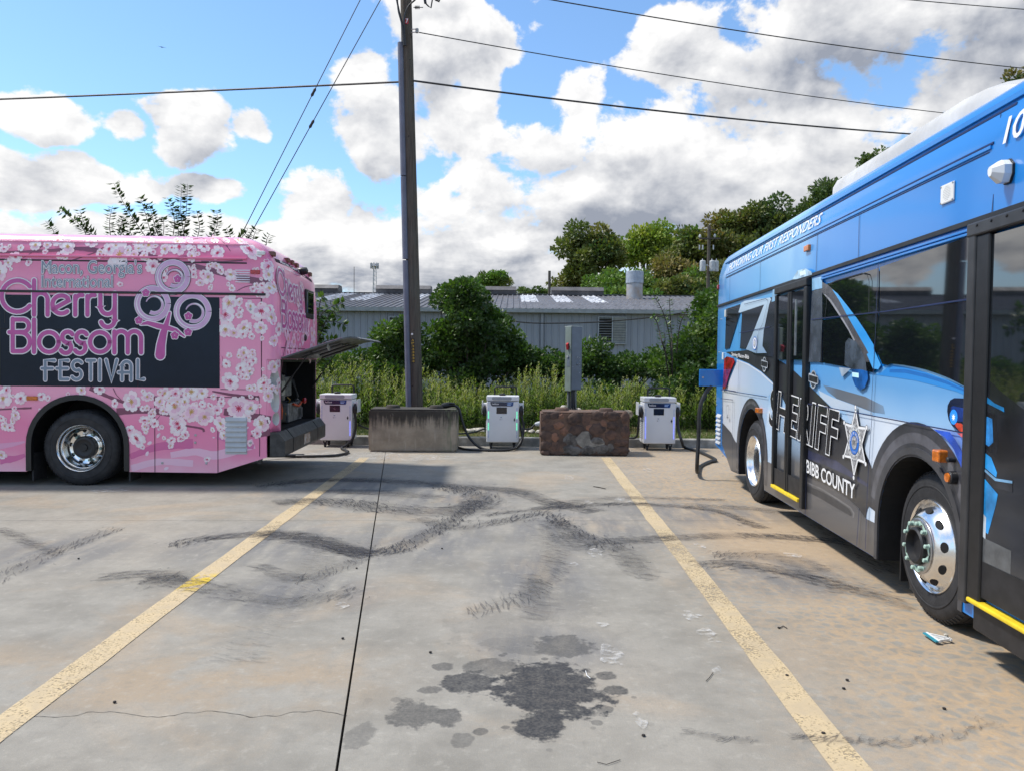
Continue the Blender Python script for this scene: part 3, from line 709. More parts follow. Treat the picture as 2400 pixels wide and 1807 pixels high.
for k in range(6):
    rr = random.Random(k); mb = MB(); y0 = rr.uniform(-.8, .9); mb.tube([(-1.9, y0, 1.5), (-2.2, y0 + rr.uniform(-.1, .1), 1.35), (-2.28, y0 + rr.uniform(-.3, .3), 1.1), (-2.15, y0 + rr.uniform(-.3, .3), .85)], rr.uniform(.008, .02), 8); mb.build('hose', MBLK, pink, smooth=True)
mb = MB(); mb.lathe([(.045, 0), (.05, .03), (.03, .05), (0, .05)], (-2.30, -.72, 1.02), (-1, 0, 0), 12); mb.build('filler_cap', MRED, pink, smooth=True)
for k in range(7):
    rr = random.Random(40 + k); mb = MB(); p = Vector((-2.22, rr.uniform(-.75, .6), rr.uniform(.78, 1.0))); mb.tube([p, p + Vector((-.03, .03, .09)), p + Vector((0, .08, .13))], .010, 6); mb.build('fitting', MALU if k % 2 else pm('brass_fitting', (.5, .32, .08), .35, .8), pink, smooth=True)
# raised engine door with struts
prof = [(2.435, 1.665), (2.70, 1.755), (3.00, 1.86), (3.22, 1.93), (3.34, 1.950), (3.42, 1.945), (3.47, 1.925)]
mb = MB(); up = [(s, z + .020) for s, z in prof]; pts = prof + up[::-1]
mb.extrude([(-s, 1.08, z) for s, z in pts], (0, -2.10, 0)); ed = mb.build('engine_door', pm('door_inner_grey', (.10, .105, .11), .38, .2, var=.25, scale=6), pink, recalc=True)
mb = MB(); mb.extrude([(-s, 1.06, z + .021) for s, z in prof[:-3]] + [(-s, 1.06, z + .025) for s, z in reversed(prof[:-3])], (0, -2.06, 0)); mb.build('outer_skin', MPINK, ed, recalc=True)
for y0 in (.75, .1, -.55):
    mb = MB(); mb.extrude([(-2.62, y0, 1.70), (-3.15, y0, 1.885), (-3.15, y0, 1.862), (-2.62, y0, 1.672)], (0, -.22, 0)); mb.build('door_rib', MBLK, ed, recalc=True)
mb = MB(); mb.beam((-3.02, .98, 1.845), (-3.02, .86, 1.80), .02, .05); mb.build('door_latch', MLIGHTM, ed)
mb = MB(); mb.beam((-2.75, .60, 1.74), (-2.75, .45, 1.70), .10, .04); mb.build('door_latch', MLIGHTM, ed)
for y0 in (.95, -.90):
    mb = MB(); mb.tube([(-2.40, y0, 1.22), (-2.55, y0, 1.44)], .014, 8); mb.tube([(-2.55, y0, 1.44), (-2.76, y0, 1.735)], .007, 8); mb.build('gas_strut', MTRIM, pink, smooth=True)
# bumper in three pieces
BP = [(2.34, .395), (2.525, .395), (2.535, .43), (2.535, .60), (2.445, .715), (2.34, .715)]
MBUMP = pm('bumper_rubber', (.035, .036, .038), .45, var=.25, scale=10, bump=.2)
for a, b in ((-.0, .44), (.46, 1.98), (2.0, 2.58)):
    mb = MB(); mb.extrude([(-s, HALF - a - .008, z) for s, z in BP], (0, -(b - a) + .016, 0)); mb.build('bumper_section', MBUMP, pink, bevel=.012, recalc=True)
mb = MB(); mb.extrude([(-s, HALF - .05, z + .001) for s, z in ((2.36, .40), (2.512, .415), (2.512, .59), (2.44, .695), (2.36, .70))], (0, -2.48, 0)); mb.build('bumper_core', MTRIM, pink, recalc=True)
mb = MB(); mb.add([(-2.5385, HALF - 1.05, .44), (-2.5385, HALF - 1.45, .44), (-2.5385, HALF - 1.45, .585), (-2.5385, HALF - 1.05, .585)], [(0,1,2,3)]); mb.build('warning_sticker', pm('torn_sticker', (.62, .60, .56), .6, var2=(.30, .15, .06), scale=12), pink)
mb = MB(); mb.beam((-2.22, 1.27, .40), (-2.20, 1.27, .30), .03, .05); mb.build('tow_hook', MTRIM, pink)
# wheels, liners, flaps
for s in (AC + .02, -4.31):
    make_wheel(pink, (-s, HALF - .045, .49), 1, s < -2)
    make_wheel(pink, (-s, -HALF + .045, .49), -1, s < -2)
    for sg in (1, -1):
        mb = MB(); r = .645; pts = arch_pts(s - .02, r, .53, .2, 18)
        mb.add([(-a, sg * (HALF + .001), b) for a, b in pts] + [(-a, sg * .62, b) for a, b in pts], [(k, k + 1, k + 1 + len(pts), k + len(pts)) for k in range(len(pts) - 1)])
        mb.add([(-a, sg * .61, b) for a, b in pts], [tuple(range(len(pts)))]); mb.build('arch_liner', MVOID, pink)
        mb = MB(); lo = arch_pts(s - .02, .585, .53, .2, 18); hi = arch_pts(s - .02, .652, .53, .2, 18); y = sg * (HALF + .012)
        mb.add([(-a, y, b) for a, b in lo] + [(-a, y, b) for a, b in hi] + [(-a, y - sg * .06, b) for a, b in lo], [(k, k+1, len(lo)+k+1, len(lo)+k) for k in range(len(lo)-1)] + [(k, k+1, 2*len(lo)+k+1, 2*len(lo)+k) for k in range(len(lo)-1)])
        mb.build('arch_trim', MTRIM, pink)
for s in (AC - .60, AC + .63):
    mb = MB(); mb.box((-s - .012, .95, .06), (-s + .012, 1.25, .42)); mb.build('mud_flap', MRUB, pink)
# windows: one dark band in three panes, print runs over it
def pane(s0, s1, z0, z1, nm='window', proud=.007):
    mb = MB(); mb.box((-s1, HALF + .0005, z0), (-s0, HALF + proud, z1)); return mb.build(nm, MNAVY, pink, bevel=.002, seg=1)
MNAVY = pm('printed_window_film', (.010, .016, .030), .22, var=.1, scale=2, spec=.25)
mb = MB(); mb.box((-1.69, HALF - .001, 1.29), (4.5, HALF + .0022, 2.445)); mb.build('window_backing', MTRIM, pink)
pane(.664, 1.70, 1.285, 2.448); pane(-1.06, .656, 1.285, 2.008); pane(-1.06, .656, 2.014, 2.448)
for s0, s1 in ((-2.9, -1.07), (-4.6, -2.91)): pane(s0, s1, 1.285, 2.448)
mb = MB(); mb.box((-2.29, HALF, 2.478), (6.2, HALF + .016, 2.508)); mb.build('drip_rail', MTRIM, pink, bevel=.004)
for zc, h, pr in ((2.892, .010, .004), (2.948, .012, .022), (3.135, .010, -.040)):
    mb = MB(); mb.box((-2.05, HALF - .03 if pr > 0 else HALF - .09, zc - h), (6.2, HALF + pr, zc + h)); mb.build('gutter_moulding', MPINK if pr != .004 else MTRIM, pink, bevel=.004)
# panel gaps (open joints)
mb = MB(); MGAP = pm('panel_gap', (.05, .015, .028), .8, var=.2)
gaps = [[(2.06, 2.89), (2.06, 3.20)], [(1.71, 2.44), (2.235, 2.44), (2.235, 1.265), (1.71, 1.265)], [(.87, 1.165), (2.21, 1.165), (2.21, .40)], [(.87, 1.165), (.87, .185)], [(1.675, 1.165), (1.675, .185)], [(.66, 1.285), (.66, 2.47)], [(-.3, 2.45), (-.3, 2.30)]]
for i, g in enumerate(gaps): ribbon(mb, g, .009, fnS, .0022 + .0003 * i, cap=False)
mb.build('panel_gap', MGAP, pink)
mb = MB()   # faint sliding window outline on the film
ribbon(mb, [A(x * .3903, 500 + y * .3903) for x, y in ((30, 660), (32, 545), (50, 510), (80, 497), (600, 510), (640, 530), (650, 560), (650, 665))], .008, fnS, .0085, cap=False); mb.build('sash_line', MTRIM, pink)

# ------------------------------------------------ blossom print
rp = random.Random(11)
FL = MB(); BR = MB()
MPRINT = vcol_mat('blossom_print', .32, 0, .3)
def flower(fn, x, y, r, e):
    a0 = rp.uniform(0, 2 * PI); sq = rp.uniform(.72, 1.0); tilt = rp.uniform(0, PI)
    def T(u, v):
        c, s = math.cos(tilt), math.sin(tilt); u, v = u * c + v * s, (-u * s + v * c) * sq; return x + u * c - v * s, y + u * s + v * c
    for k in range(5):
        a = a0 + 2 * PI * k / 5 + rp.uniform(-.08, .08); ca, sa = math.cos(a), math.sin(a); L = r * rp.uniform(.9, 1.08)
        prof = [(.08, 0), (.28, .24), (.58, .44), (.86, .40), (1.0, .18), (.93, 0), (1.0, -.18), (.86, -.40), (.58, -.44), (.28, -.24)]
        pt = [T(L * (p * ca - q * sa), L * (p * sa + q * ca)) for p, q in prof]
        ep = e + .00025 * k
        sh = rp.uniform(.90, 1.05); tn = rp.uniform(0, 1); c1 = (.90 * sh, (.64 + .18 * tn) * sh, (.70 + .13 * tn) * sh)
        FL.add([fn(*p, ep) for p in pt], [tuple(range(10))], col=c1)
        inn = [T(L * (p * .62 * ca - q * .62 * sa + .02 * ca), L * (p * .62 * sa + q * .62 * ca)) for p, q in prof]
        FL.add([fn(*p, ep + .0002) for p in inn], [tuple(range(10))], col=(.84 * sh, .52 * sh, .65 * sh) if rp.random() < .6 else (.88, .80, .82))
    red = rp.random() < .45
    for k in range(9):
        a = a0 + 2 * PI * k / 9; L = r * rp.uniform(.2, .36); w = r * .035
        p0 = T(0, 0); p1 = T(L * math.cos(a), L * math.sin(a)); dx_, dy_ = -math.sin(a) * w, math.cos(a) * w
        FL.add([fn(p0[0] + dx_, p0[1] + dy_, e + .002), fn(p1[0] + dx_, p1[1] + dy_, e + .002), fn(p1[0] - dx_, p1[1] - dy_, e + .002), fn(p0[0] - dx_, p0[1] - dy_, e + .002)], [(0,1,2,3)], col=(.62, .04, .12) if red else (.66, .40, .14))
def petal(fn, x, y, r, e):
    p_ = fn(x, y, 0)
    if p_.z < 1.25 and abs(-p_.x - AC) < .78: return
    if p_.z > 2.9 or (1.28 < p_.z < 2.5 and -p_.x < 1.75): return
    a = rp.uniform(0, 6.28); ca, sa = math.cos(a), math.sin(a)
    FL.add([fn(x + r * (p * ca - q * sa), y + r * (p * sa + q * ca), e) for p, q in [(-.9, 0), (-.4, .45), (.3, .55), (.9, .25), (.75, 0), (.9, -.25), (.3, -.5), (-.4, -.4)]], [tuple(range(8))], col=(.86, .66, .75))
Z1F = [(205,190,42),(400,200,62),(330,160,40),(540,175,48),(715,250,95),(650,215,45),(885,190,52),(820,175,40),(95,265,45),(20,215,32),(1070,200,62),(985,215,45),(920,320,50),(125,1110,46),(20,1110,62),(40,1060,40),(95,1210,36),(490,1060,42),(600,1055,40),(790,1130,72),(1050,1160,62),(1075,1285,62),(870,1240,42),(930,1260,34),(820,1350,66),(990,1080,42),(885,1100,38),(1030,1360,32),(60,1285,32),(690,1140,32),(1110,1130,48),(250,1100,34),(290,1110,24),(240,1180,14),(410,1085,16),(10,1230,26),(780,1300,36),(960,1130,40)]
Z2F = [(90,180,52),(215,200,48),(300,240,56),(130,260,42),(30,165,38),(525,215,78),(500,160,50),(605,320,58),(230,385,46),(370,370,46),(180,420,30),(140,370,26),(400,140,40),(300,145,40),(350,540,64),(330,610,62),(545,590,78),(480,560,40),(440,690,62),(330,700,58),(380,720,45),(540,690,48),(440,840,42),(335,905,34),(420,930,36),(475,950,36),(455,870,26),(360,1010,64),(125,1070,66),(30,1080,44),(190,1080,44),(410,1170,86),(480,1170,50),(205,1220,66),(40,1260,56),(125,1190,72),(20,1150,46),(300,1260,52),(320,1330,34),(545,1260,62),(520,1320,38),(220,1475,26),(75,1335,15),(560,1020,52),(585,1095,46),(545,1050,40),(280,1180,36),(600,450,46),(560,480,40)]
for x, y, r in Z1F: flower(f1, x, y, r * .94, .0034 + rp.random() * .0012)
for x, y, r in Z2F: flower(f2, x, y, r * .94, .0034 + rp.random() * .0012)
for k in range(260):   # small buds and flowers crowd round the big ones
    x, y, r0 = rp.choice(Z1F) if k % 2 else rp.choice(Z2F); a = rp.uniform(0, 6.28); rr_ = rp.uniform(.9, 2.0) * r0; fx, fy = x + rr_ * math.cos(a), y + rr_ * math.sin(a); fn_ = f1 if k % 2 else f2
    p_ = fn_(fx, fy, 0)
    if (p_.z < 1.3 and abs(-p_.x - AC) < .78) or p_.z < .3 or p_.z > 3.12 or (1.27 < p_.z < 2.55 and -p_.x < 1.76) or -p_.x > 2.3: continue
    flower(fn_, fx, fy, rp.uniform(12, 30), .0031 + rp.random() * .0003)
for s0 in range(40):
    s = -1.1 - s0 * .11 + rp.uniform(-.05, .05)
    for z in (rp.uniform(.4, 1.2), rp.uniform(2.6, 3.05)): flower(fnS, s, z, rp.uniform(.06, .14), .0034)
for k in range(70):
    x, y = rp.uniform(0, 1150), rp.choice((rp.uniform(140, 260), rp.uniform(1060, 1400)))
    petal(f1 if k % 2 else f2, x if k % 2 else rp.uniform(0, 600), y if not (k % 2 == 0 and y > 1390) else 1100, rp.uniform(8, 20), .003)
for x, y in ((885,1440),(60,1270),(80,1300),(1000,1530)): petal(f1, x, y, 18, .0031)
def branch(fn, pts, w0, w1, e=.0022, col=(.20, .052, .105)):
    n = len(pts); sm = []
    for i in range(n - 1):
        p0, p1, p2, p3 = [Vector(pts[max(0, min(n - 1, j))]) for j in (i - 1, i, i + 1, i + 2)]
        for k in range(6):
            t = k / 6; sm.append(tuple(.5 * ((2 * p1) + (p2 - p0) * t + (2 * p0 - 5 * p1 + 4 * p2 - p3) * t * t + (3 * p1 - p0 - 3 * p2 + p3) * t ** 3)))
    sm.append(tuple(pts[-1])); m = len(sm)
    ribbon(BR, sm, [(w0 + (w1 - w0) * i / (m - 1)) * (1 + .25 * noise.noise((i * .6, w0, 1))) for i in range(m)], fn, e + rp.random() * .0006, col=col, cap=False)
for pts, w0, w1 in (([(-40,238),(150,232),(300,225),(480,212),(600,226)], 12, 26), ([(470,214),(680,232),(830,240),(1000,272),(1160,258)], 24, 14), ([(820,240),(900,262),(980,290)], 30, 18), ([(540,1050),(650,1100),(745,1135)], 26, 16), ([(700,1190),(880,1182),(1000,1200),(1160,1225)], 40, 30), ([(-20,1178),(90,1172),(190,1168)], 8, 12), ([(300,160),(200,230),(140,270)], 8, 3), ([(680,1050),(700,1090),(730,1120)], 6, 3), ([(890,1290),(930,1250),(960,1215)], 5, 3), ([(620,200),(560,240),(420,290)], 4, 9)):
    branch(f1, pts, w0, w1)
for pts, w0, w1 in (([(90,305),(250,345),(450,395),(612,425)], 26, 46), ([(190,290),(330,292),(455,285)], 6, 9), ([(130,150),(210,140),(250,180)], 6, 3), ([(250,1068),(400,1095),(530,1108)], 8, 30), ([(-40,1195),(100,1192),(200,1195)], 32, 26), ([(320,1190),(450,1210),(600,1240)], 40, 46), ([(480,1335),(540,1330),(600,1310)], 8, 40), ([(60,1270),(130,1280),(190,1292),(200,1310)], 10, 14), ([(380,200),(350,150),(390,230)], 5, 4), ([(400,470),(450,445),(520,430)], 4, 6)):
    branch(f2, pts, w0, w1)
SW = MB()
for pts, w0, w1, c in (([(-20,1400),(80,1385),(150,1370)], 40, 10, (.78, .36, .55)), ([(0,1480),(90,1470),(150,1450)], 50, 20, (.68, .15, .36)), ([(780,1460),(950,1400),(1160,1380)], 30, 60, (.66, .14, .34)), ([(790,1530),(950,1490),(1160,1500)], 40, 40, (.84, .52, .66))):
    branch(f1, pts, w0, w1, .0012, c)
for pts, w0, w1, c in (([(0,1450),(150,1430),(280,1450),(500,1380)], 36, 60, (.84, .50, .65)), ([(280,1330),(400,1380),(500,1400)], 40, 30, (.70, .18, .40))):
    branch(f2, pts, w0, w1, .0014, c)
# rear print
def fr(x, y, e): return fnR(x, y, e)
for k in range(52):
    lat, z = rp.uniform(.22, 2.3), rp.choice((rp.uniform(1.70, 2.15), rp.uniform(2.2, 2.85)))
    flower(fr, lat, z, rp.uniform(.05, .13), .003 + rp.random() * .001)
for s, z, r in ((2.40, 1.56, .09), (2.47, 1.60, .08), (2.50, 1.35, .07), (2.36, 1.28, .06), (2.45, 1.26, .06), (2.36, 2.2, .1), (2.42, 2.6, .1), (2.40, 1.9, .08), (2.5, 2.05, .1), (2.36, 2.75, .10)): flower(fnS, s, z, r, .0034)
branch(fr, [(.2, 1.5), (.6, 2.0), (1.4, 2.2)], .03, .02); branch(fr, [(.3, 2.5), (1.2, 2.62), (2.2, 2.5)], .05, .02)
FL.build('blossom_print', MPRINT, pink)['kind'] = 'stuff'; BR.build('branch_print', MPRINT, pink)['kind'] = 'stuff'
# ------------------------------------------------ festival lettering
MMAG = pm('magenta_ink', (.52, .085, .32), .3, var=.05, coat=.2); MLIL = pm('lilac_ink', (.66, .40, .62), .3, var=.05, coat=.2); MWI = pm('white_ink', (.82, .76, .80), .3, var=.03, coat=.2); MSLATE = pm('slate_ink', (.19, .24, .31), .3, var=.05, coat=.2); MNV = pm('navy_ink', (.02, .025, .05), .3, var=.05, coat=.2)
MDEEP = pm('deep_pink_ink', (.55, .05, .24), .3, var=.05, coat=.2)
CB = [arc(108,500,94,-38,-322,26), [(208,405),(208,612)], [(208,540)]+arc(249,520,40,180,360,12)+[(289,612)],
 [(322,578),(424,522)]+arc(372,550,54,-28,-310,22)[1:], [(455,500),(455,612)], [(455,530)]+arc(490,527,34,185,285,8), [(528,500),(528,612)], [(528,530)]+arc(563,527,34,185,285,8),
 [(606,490),(606,560)]+arc(649,560,43,180,0,12,ry=48), [(692,485),(692,640)]+arc(650,640,42,0,160,10,ry=46),
 [(80,636),(80,830)], [(80,640),(140,640)]+arc(140,678,38,-80,80,10)+[(60,716)], [(60,716),(128,718)]+arc(128,774,56,-80,80,12)+[(82,830)],
 [(208,640),(208,835)], arc(297,775,59,0,358,28), arc(410,746,33,-30,-265,12)[:]+[(420,782)]+arc(398,808,33,-60,150,10), arc(495,746,33,-30,-265,12)+[(505,782)]+arc(483,808,33,-60,150,10), arc(603,775,59,0,358,28),
 [(690,712),(690,838)], [(690,760)]+arc(730,750,40,180,360,12)+[(770,838)], [(770,760)]+arc(810,750,40,180,360,12)+[(850,838)]]
FE = [[(275,1000),(275,885),(330,885)], [(255,932),(318,932)], [(365,995),(365,885),(412,885)], [(345,932),(408,932)], [(365,996),(412,996)], arc(468,915,30,-35,-260,12)+[(478,940)]+arc(462,968,30,-50,150,10),
 [(525,885),(572,885)], [(548,885),(548,1000)], [(602,882),(602,1002)], [(640,882),(672,1000),(704,882)], [(736,1002),(736,918)]+arc(763,918,27,180,360,10)+[(790,1002)], [(716,956),(788,956)], [(830,882),(830,996),(866,996)]]
a1, a2 = MB(), MB()
for i, p in enumerate(CB): ribbon(a1, p, 38, f1, .0105 + i * .00008); ribbon(a2, p, 25, f1, .0140 + i * .00008)
o1 = a1.build('lettering', MWI, pink); a2.build('lettering', MMAG, pink); o1['label'] = 'words Cherry Blossom in magenta with white outline'
a1, a2 = MB(), MB()
for i, p in enumerate(FE): ribbon(a1, p, 27, f1, .0105 + i * .00008); ribbon(a2, p, 17, f1, .0140 + i * .00008)
o1 = a1.build('lettering', MWI, pink); a2.build('lettering', MSLATE, pink); o1['label'] = 'word FESTIVAL in slate with white outline'
a0, a1, a2 = MB(), MB(), MB()
for txt, bx in (("Macon, Georgia's", (252, 853, 388, 284)), ("International", (252, 678, 446, 375))):
    letter(a0, txt, bx, f1, .0050, .0, .046); letter(a1, txt, bx, f1, .0066, .0, .034); letter(a2, txt, bx, f1, .0082, .0, -.006)
a0.build('lettering', MNV, pink); a1.build('lettering', MWI, pink); a2.build('lettering', MSLATE, pink)
# swirl tree emblem
e0, e1, e2, e3 = MB(), MB(), MB(), MB(); q = 0
for cx, cy, r in ((1040,385,88),(918,545,92),(1158,592,96)):
    for rr_, w, a0_, a1_ in ((r, 36, 0, 359), (r * .55, 24, 200, 480)):
        ps = arc(cx + (r - rr_) * .25, cy + (r - rr_) * .15, rr_, a0_, a1_, 40); q += 1
        ribbon(e0, ps, [w * (1 if rr_ == r else (.25 + .75 * i / 40)) + 6 for i in range(41)], f1, .0098 + q * .00008, cap=False)
        ribbon(e1, ps, [w * (1 if rr_ == r else (.25 + .75 * i / 40)) for i in range(41)], f1, .0110 + q * .00008, cap=False); ribbon(e2, ps, [w * .78 * (1 if rr_ == r else (.25 + .75 * i / 40)) for i in range(41)], f1, .0126 + q * .00008, cap=False)
        ps2 = arc(cx + (r - rr_) * .25, cy + (r - rr_) * .15, rr_ + w * .06, a0_ + 60, a1_ - 120, 30); ribbon(e1, ps2, [8 * math.sin(PI * i / 30) for i in range(31)], f1, .0140 + q * .00008, cap=False)
for ps, w in (([(1022,600),(1008,650),(985,720),(970,790),(965,852)], [14, 24, 40, 50, 58]), ([(848,668),(890,660),(950,678),(1010,690),(1060,705),(1110,742)], [10, 22, 30, 28, 22, 8])):
    q += 1; ribbon(e1, ps, [v + 12 for v in w], f1, .0142 + q * .00008); e4 = MB(); ribbon(e4, ps, w, f1, .0160 + q * .00008); e4.build('emblem_limb', MMAG, pink)
for cx, cy in ((1070,397),(838,645),(1053,735),(1133,715),(1135,620),(880,480)):
    for k in range(5):
        q += 1; a = 2 * PI * k / 5 - .3
        ring = [(cx + 13 * math.cos(a) + 11 * math.cos(t), cy + 13 * math.sin(a) + 11 * math.sin(t)) for t in [2 * PI * j / 10 for j in range(10)]]
        ring2 = [(cx + 13 * math.cos(a) + 15 * math.cos(t), cy + 13 * math.sin(a) + 15 * math.sin(t)) for t in [2 * PI * j / 10 for j in range(10)]]
        e1.add([f1(*p, .0170 + q * .00008) for p in ring2], [tuple(range(10))]); e3.add([f1(*p, .0200 + q * .00008) for p in ring], [tuple(range(10))])
e0.build('emblem', MNV, pink); e1.build('emblem', MWI, pink); e2.build('emblem', MLIL, pink); o1 = e3.build('emblem', MMAG, pink); o1['kind'] = 'stuff'; o1['label'] = 'stylised tree of three swirls with small flowers'
# lettering on the back
a1, a2 = MB(), MB()
def fb(x, y, e): return fnR(.12 + x / 860 * 1.60, 2.88 - (y - 390) / 450 * .80, e)
for i, p in enumerate(CB): ribbon(a1, p, 52, fb, .0045 + i * .00006); ribbon(a2, p, 24, fb, .0065 + i * .00006)
a0 = MB()
letter(a0, "Macon, Georgia's", (.50, 1.75, 2.945, 3.01), fnR, .006, .01); a0.build('lettering', MWI, pink); a0 = MB(); letter(a0, "International", (.62, 1.55, 2.885, 2.925), fnR, .009, .01)
a1.build('lettering', MWI, pink); a2.build('lettering', MMAG, pink); a0.build('lettering', MWI, pink)
# rear window, seams, handle, lamps
mb = MB(); mb.box((-2.445, HALF - 2.12, 2.28), (-2.415, HALF - 1.62, 2.72)); rw = mb.build('rear_window', MTRIM, pink, bevel=.03)
mb = MB(); mb.box((-2.452, HALF - 2.07, 2.36), (-2.44, HALF - 1.67, 2.68)); mb.build('pane', MGLASS, rw, bevel=.004)
mb = MB(); ribbon(mb, [(.22, 1.81), (2.36, 1.81)], .012, fnR, .0042, cap=False); ribbon(mb, [(.24, 2.97), (1.0, 2.99), (2.3, 2.90)], .05, fnR, .0025, cap=False); mb.build('panel_gap', MGAP, pink)
for lat in (1.05, 1.62):
    mb = MB(); mb.box((-2.448, HALF - lat - .34, 1.715), (-2.42, HALF - lat, 1.77)); mb.build('rear_lamp', pm('dark_red_lens', (.22, .03, .06), .3, coat=.4), pink, bevel=.006)
mb = MB(); mb.lathe([(.05, 0), (.05, .02), (.03, .03), (0, .03)], (-2.43, HALF - 1.55, 1.98), (-1, 0, 0), 16); mb.build('door_lock', MTRIM, pink)
for lat, z in ((.16, 3.04), (.95, 3.06), (1.20, 3.06), (1.45, 3.05), (2.2, 3.0)):
    s = REAR - interp(TAB, z, 2); mb = MB(); mb.box((-s - .05, HALF - lat - .09, z - .03), (-s + .04, HALF - lat, z + .035)); mb.build('marker_lamp', pm('brown_marker', (.16, .045, .02), .35, coat=.4), pink, bevel=.01)
mb = MB(); mb.box((-2.27, HALF - .10, 3.00), (-2.17, HALF + .0, 3.055)); mb.build('marker_lamp', MWHITE, pink, bevel=.01)
mb = MB(); mb.lathe([(.0, -.03), (.05, -.02), (.062, .03), (.05, .10), (0, .12)], (-2.35, HALF - 1.62, 2.98), (-1, 0, .1), 16); mb.build('rear_camera', MTRIM, pink, smooth=True)
# vents, markers, screws on the side
v = empty('side_vent', (0, 0, 0)); v.parent = pink
mb = MB(); mb.box((-2.05, HALF, .425), (-1.77, HALF + .004, .912)); mb.build('vent_back', pm('vent_grey', (.48, .50, .52), .4, var=.05), v)
for k in range(7):
    z = .45 + k * .066; mb = MB(); mb.extrude([(-2.045, HALF + .004, z), (-2.045, HALF + .026, z + .012), (-2.045, HALF + .020, z + .03), (-2.045, HALF + .004, z + .058)], (.27, 0, 0)); mb.build('slat', MATS['vent_grey'], v, recalc=True)
v = empty('side_vent', (0, 0, 0)); v.parent = pink
for k in range(6):
    z = 2.64 + k * .030; p0 = 1.90 + .0 * k; mb = MB(); mb.extrude([(-2.09, HALF + .001, z), (-2.09, HALF + .014, z + .004), (-2.09, HALF + .010, z + .012), (-2.09, HALF + .001, z + .017)], (.185, 0, 0)); mb.build('slat', MWI, v, recalc=True)
mb = MB(); mb.box((-2.22, HALF, 2.755), (-2.10, HALF + .022, 2.805)); mb.build('side_marker', MRED, pink, bevel=.006)
mb = MB(); mb.box((.60, HALF, 1.105), (.74, HALF + .022, 1.16)); mb.build('side_marker', MAMB, pink, bevel=.008)
for x, y, f in ((150,1330,f2),(148,1375,f2),(480,1375,f2),(490,1180,f2),(215,1498,f2),(975,1497,f1),(480,580,f2),(478,968,f2)):
    p = f(x, y, 0); mb = MB(); mb.lathe([(.016, .001), (.016, .006), (.009, .009), (0, .009)], p, (0, 1, 0), 12); mb.build('latch_screw', MSTEEL, pink, smooth=True)
for z in (2.30, 1.62):
    mb = MB(); mb.box((-1.735, HALF, z - .07), (-1.712, HALF + .014, z + .07)); mb.build('hinge', MPINK, pink, bevel=.004)
# ================================================================== BLUE BUS
n_ = math.hypot(1, .056)
BF, BL = Vector((-.056, -1, 0)) / n_, Vector((1, -.056, 0)) / n_
BS = Vector((2.67 + .056 * 4.25, 9.05, 0))
blue = empty('blue_bus', BS + BL * HALF, math.atan2(BF.y, BF.x), label='blue transit bus wrapped with a printed sheriff patrol car along its door side', cat='bus')
REG = {6: (1650, 450, .4206), 8: (1900, 900, .3903), 7: (2000, 150, .3303), 5: (1450, 600, .3303), 3: (1650, 1000, .2403), 1: (2050, 700, .2402), 2: (1900, 500, .2102), 9: (2200, 500, .3003)}
def Bp(r, x, y):
    a, b, c = REG[r]; p = onplane(a + x * c, b + y * c, BS, BL) - BS; return p.dot(BF), p.z
def q(r, *pts): return [Bp(r, *p) for p in pts]
def fnB(u, z, e): return Vector((u, -(HALF - (interp(TAB, z, 1) if z > 2.8 else 0)) - e, z))
BLR = 2.33
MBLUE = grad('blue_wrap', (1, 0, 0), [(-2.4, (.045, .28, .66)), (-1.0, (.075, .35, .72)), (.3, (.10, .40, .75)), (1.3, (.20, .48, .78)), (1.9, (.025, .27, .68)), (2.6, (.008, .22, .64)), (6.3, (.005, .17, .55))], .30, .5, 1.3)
MBLUE2 = pm('blue_paint', (.006, .19, .58), .3, var=.04, scale=2, coat=.5)
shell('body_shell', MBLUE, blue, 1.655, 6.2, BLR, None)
RC, FC = -.155, 4.065
for sgn in (1, -1):
    out = [(-1.85, .42), (-.755, .235)] + arch_pts(RC, .60, .52, .235)[0:] + arch_pts(FC, .565, .52, .24) + [(4.80, .24), (4.80, .335), (6.2, .335), (6.2, 1.655), (-2.2, 1.655), (-2.2, .46)]
    mb = MB(); mb.extrude([(u, sgn * HALF, z) for u, z in out], (0, -sgn * .03, 0)); mb.build('side_skin', MBLUE2, blue)
mb = MB()
for sg in (1, -1):
    pts = [(-2.2, sg * HALF), (-2.265, sg * (HALF - .015)), (-2.31, sg * (HALF - .07)), (-2.33, sg * (HALF - .2))]
    mb = MB(); mb.add([(x, y, .46) for x, y in pts] + [(x, y, 1.655) for x, y in pts], [(k, k+1, k+5, k+4) for k in range(3)]); mb.build('corner_pillar', MBLUE2, blue, smooth=True)
mb = MB(); mb.box((-2.325, -1.1, .46), (-2.29, 1.1, 1.655)); mb.build('rear_panel', MBLUE2, blue)
mb = MB(); mb.box((-2.2, -.55, .28), (6.1, .55, .40)); mb.box((.6, -1.26, .281), (3.4, 1.26, .401)); mb.box((-2.15, -1.2, .47), (-.85, 1.2, .55)); mb.build('chassis', MUNDER, blue)
mb = MB(); mb.box((6.19, -1.28, .3), (6.24, 1.28, 1.68)); mb.build('front_panel', MBLUE2, blue)
mb = MB(); mb.box((6.15, -1.2, 1.2), (6.245, 1.2, 2.6)); mb.build('windscreen', MGLASS, blue)
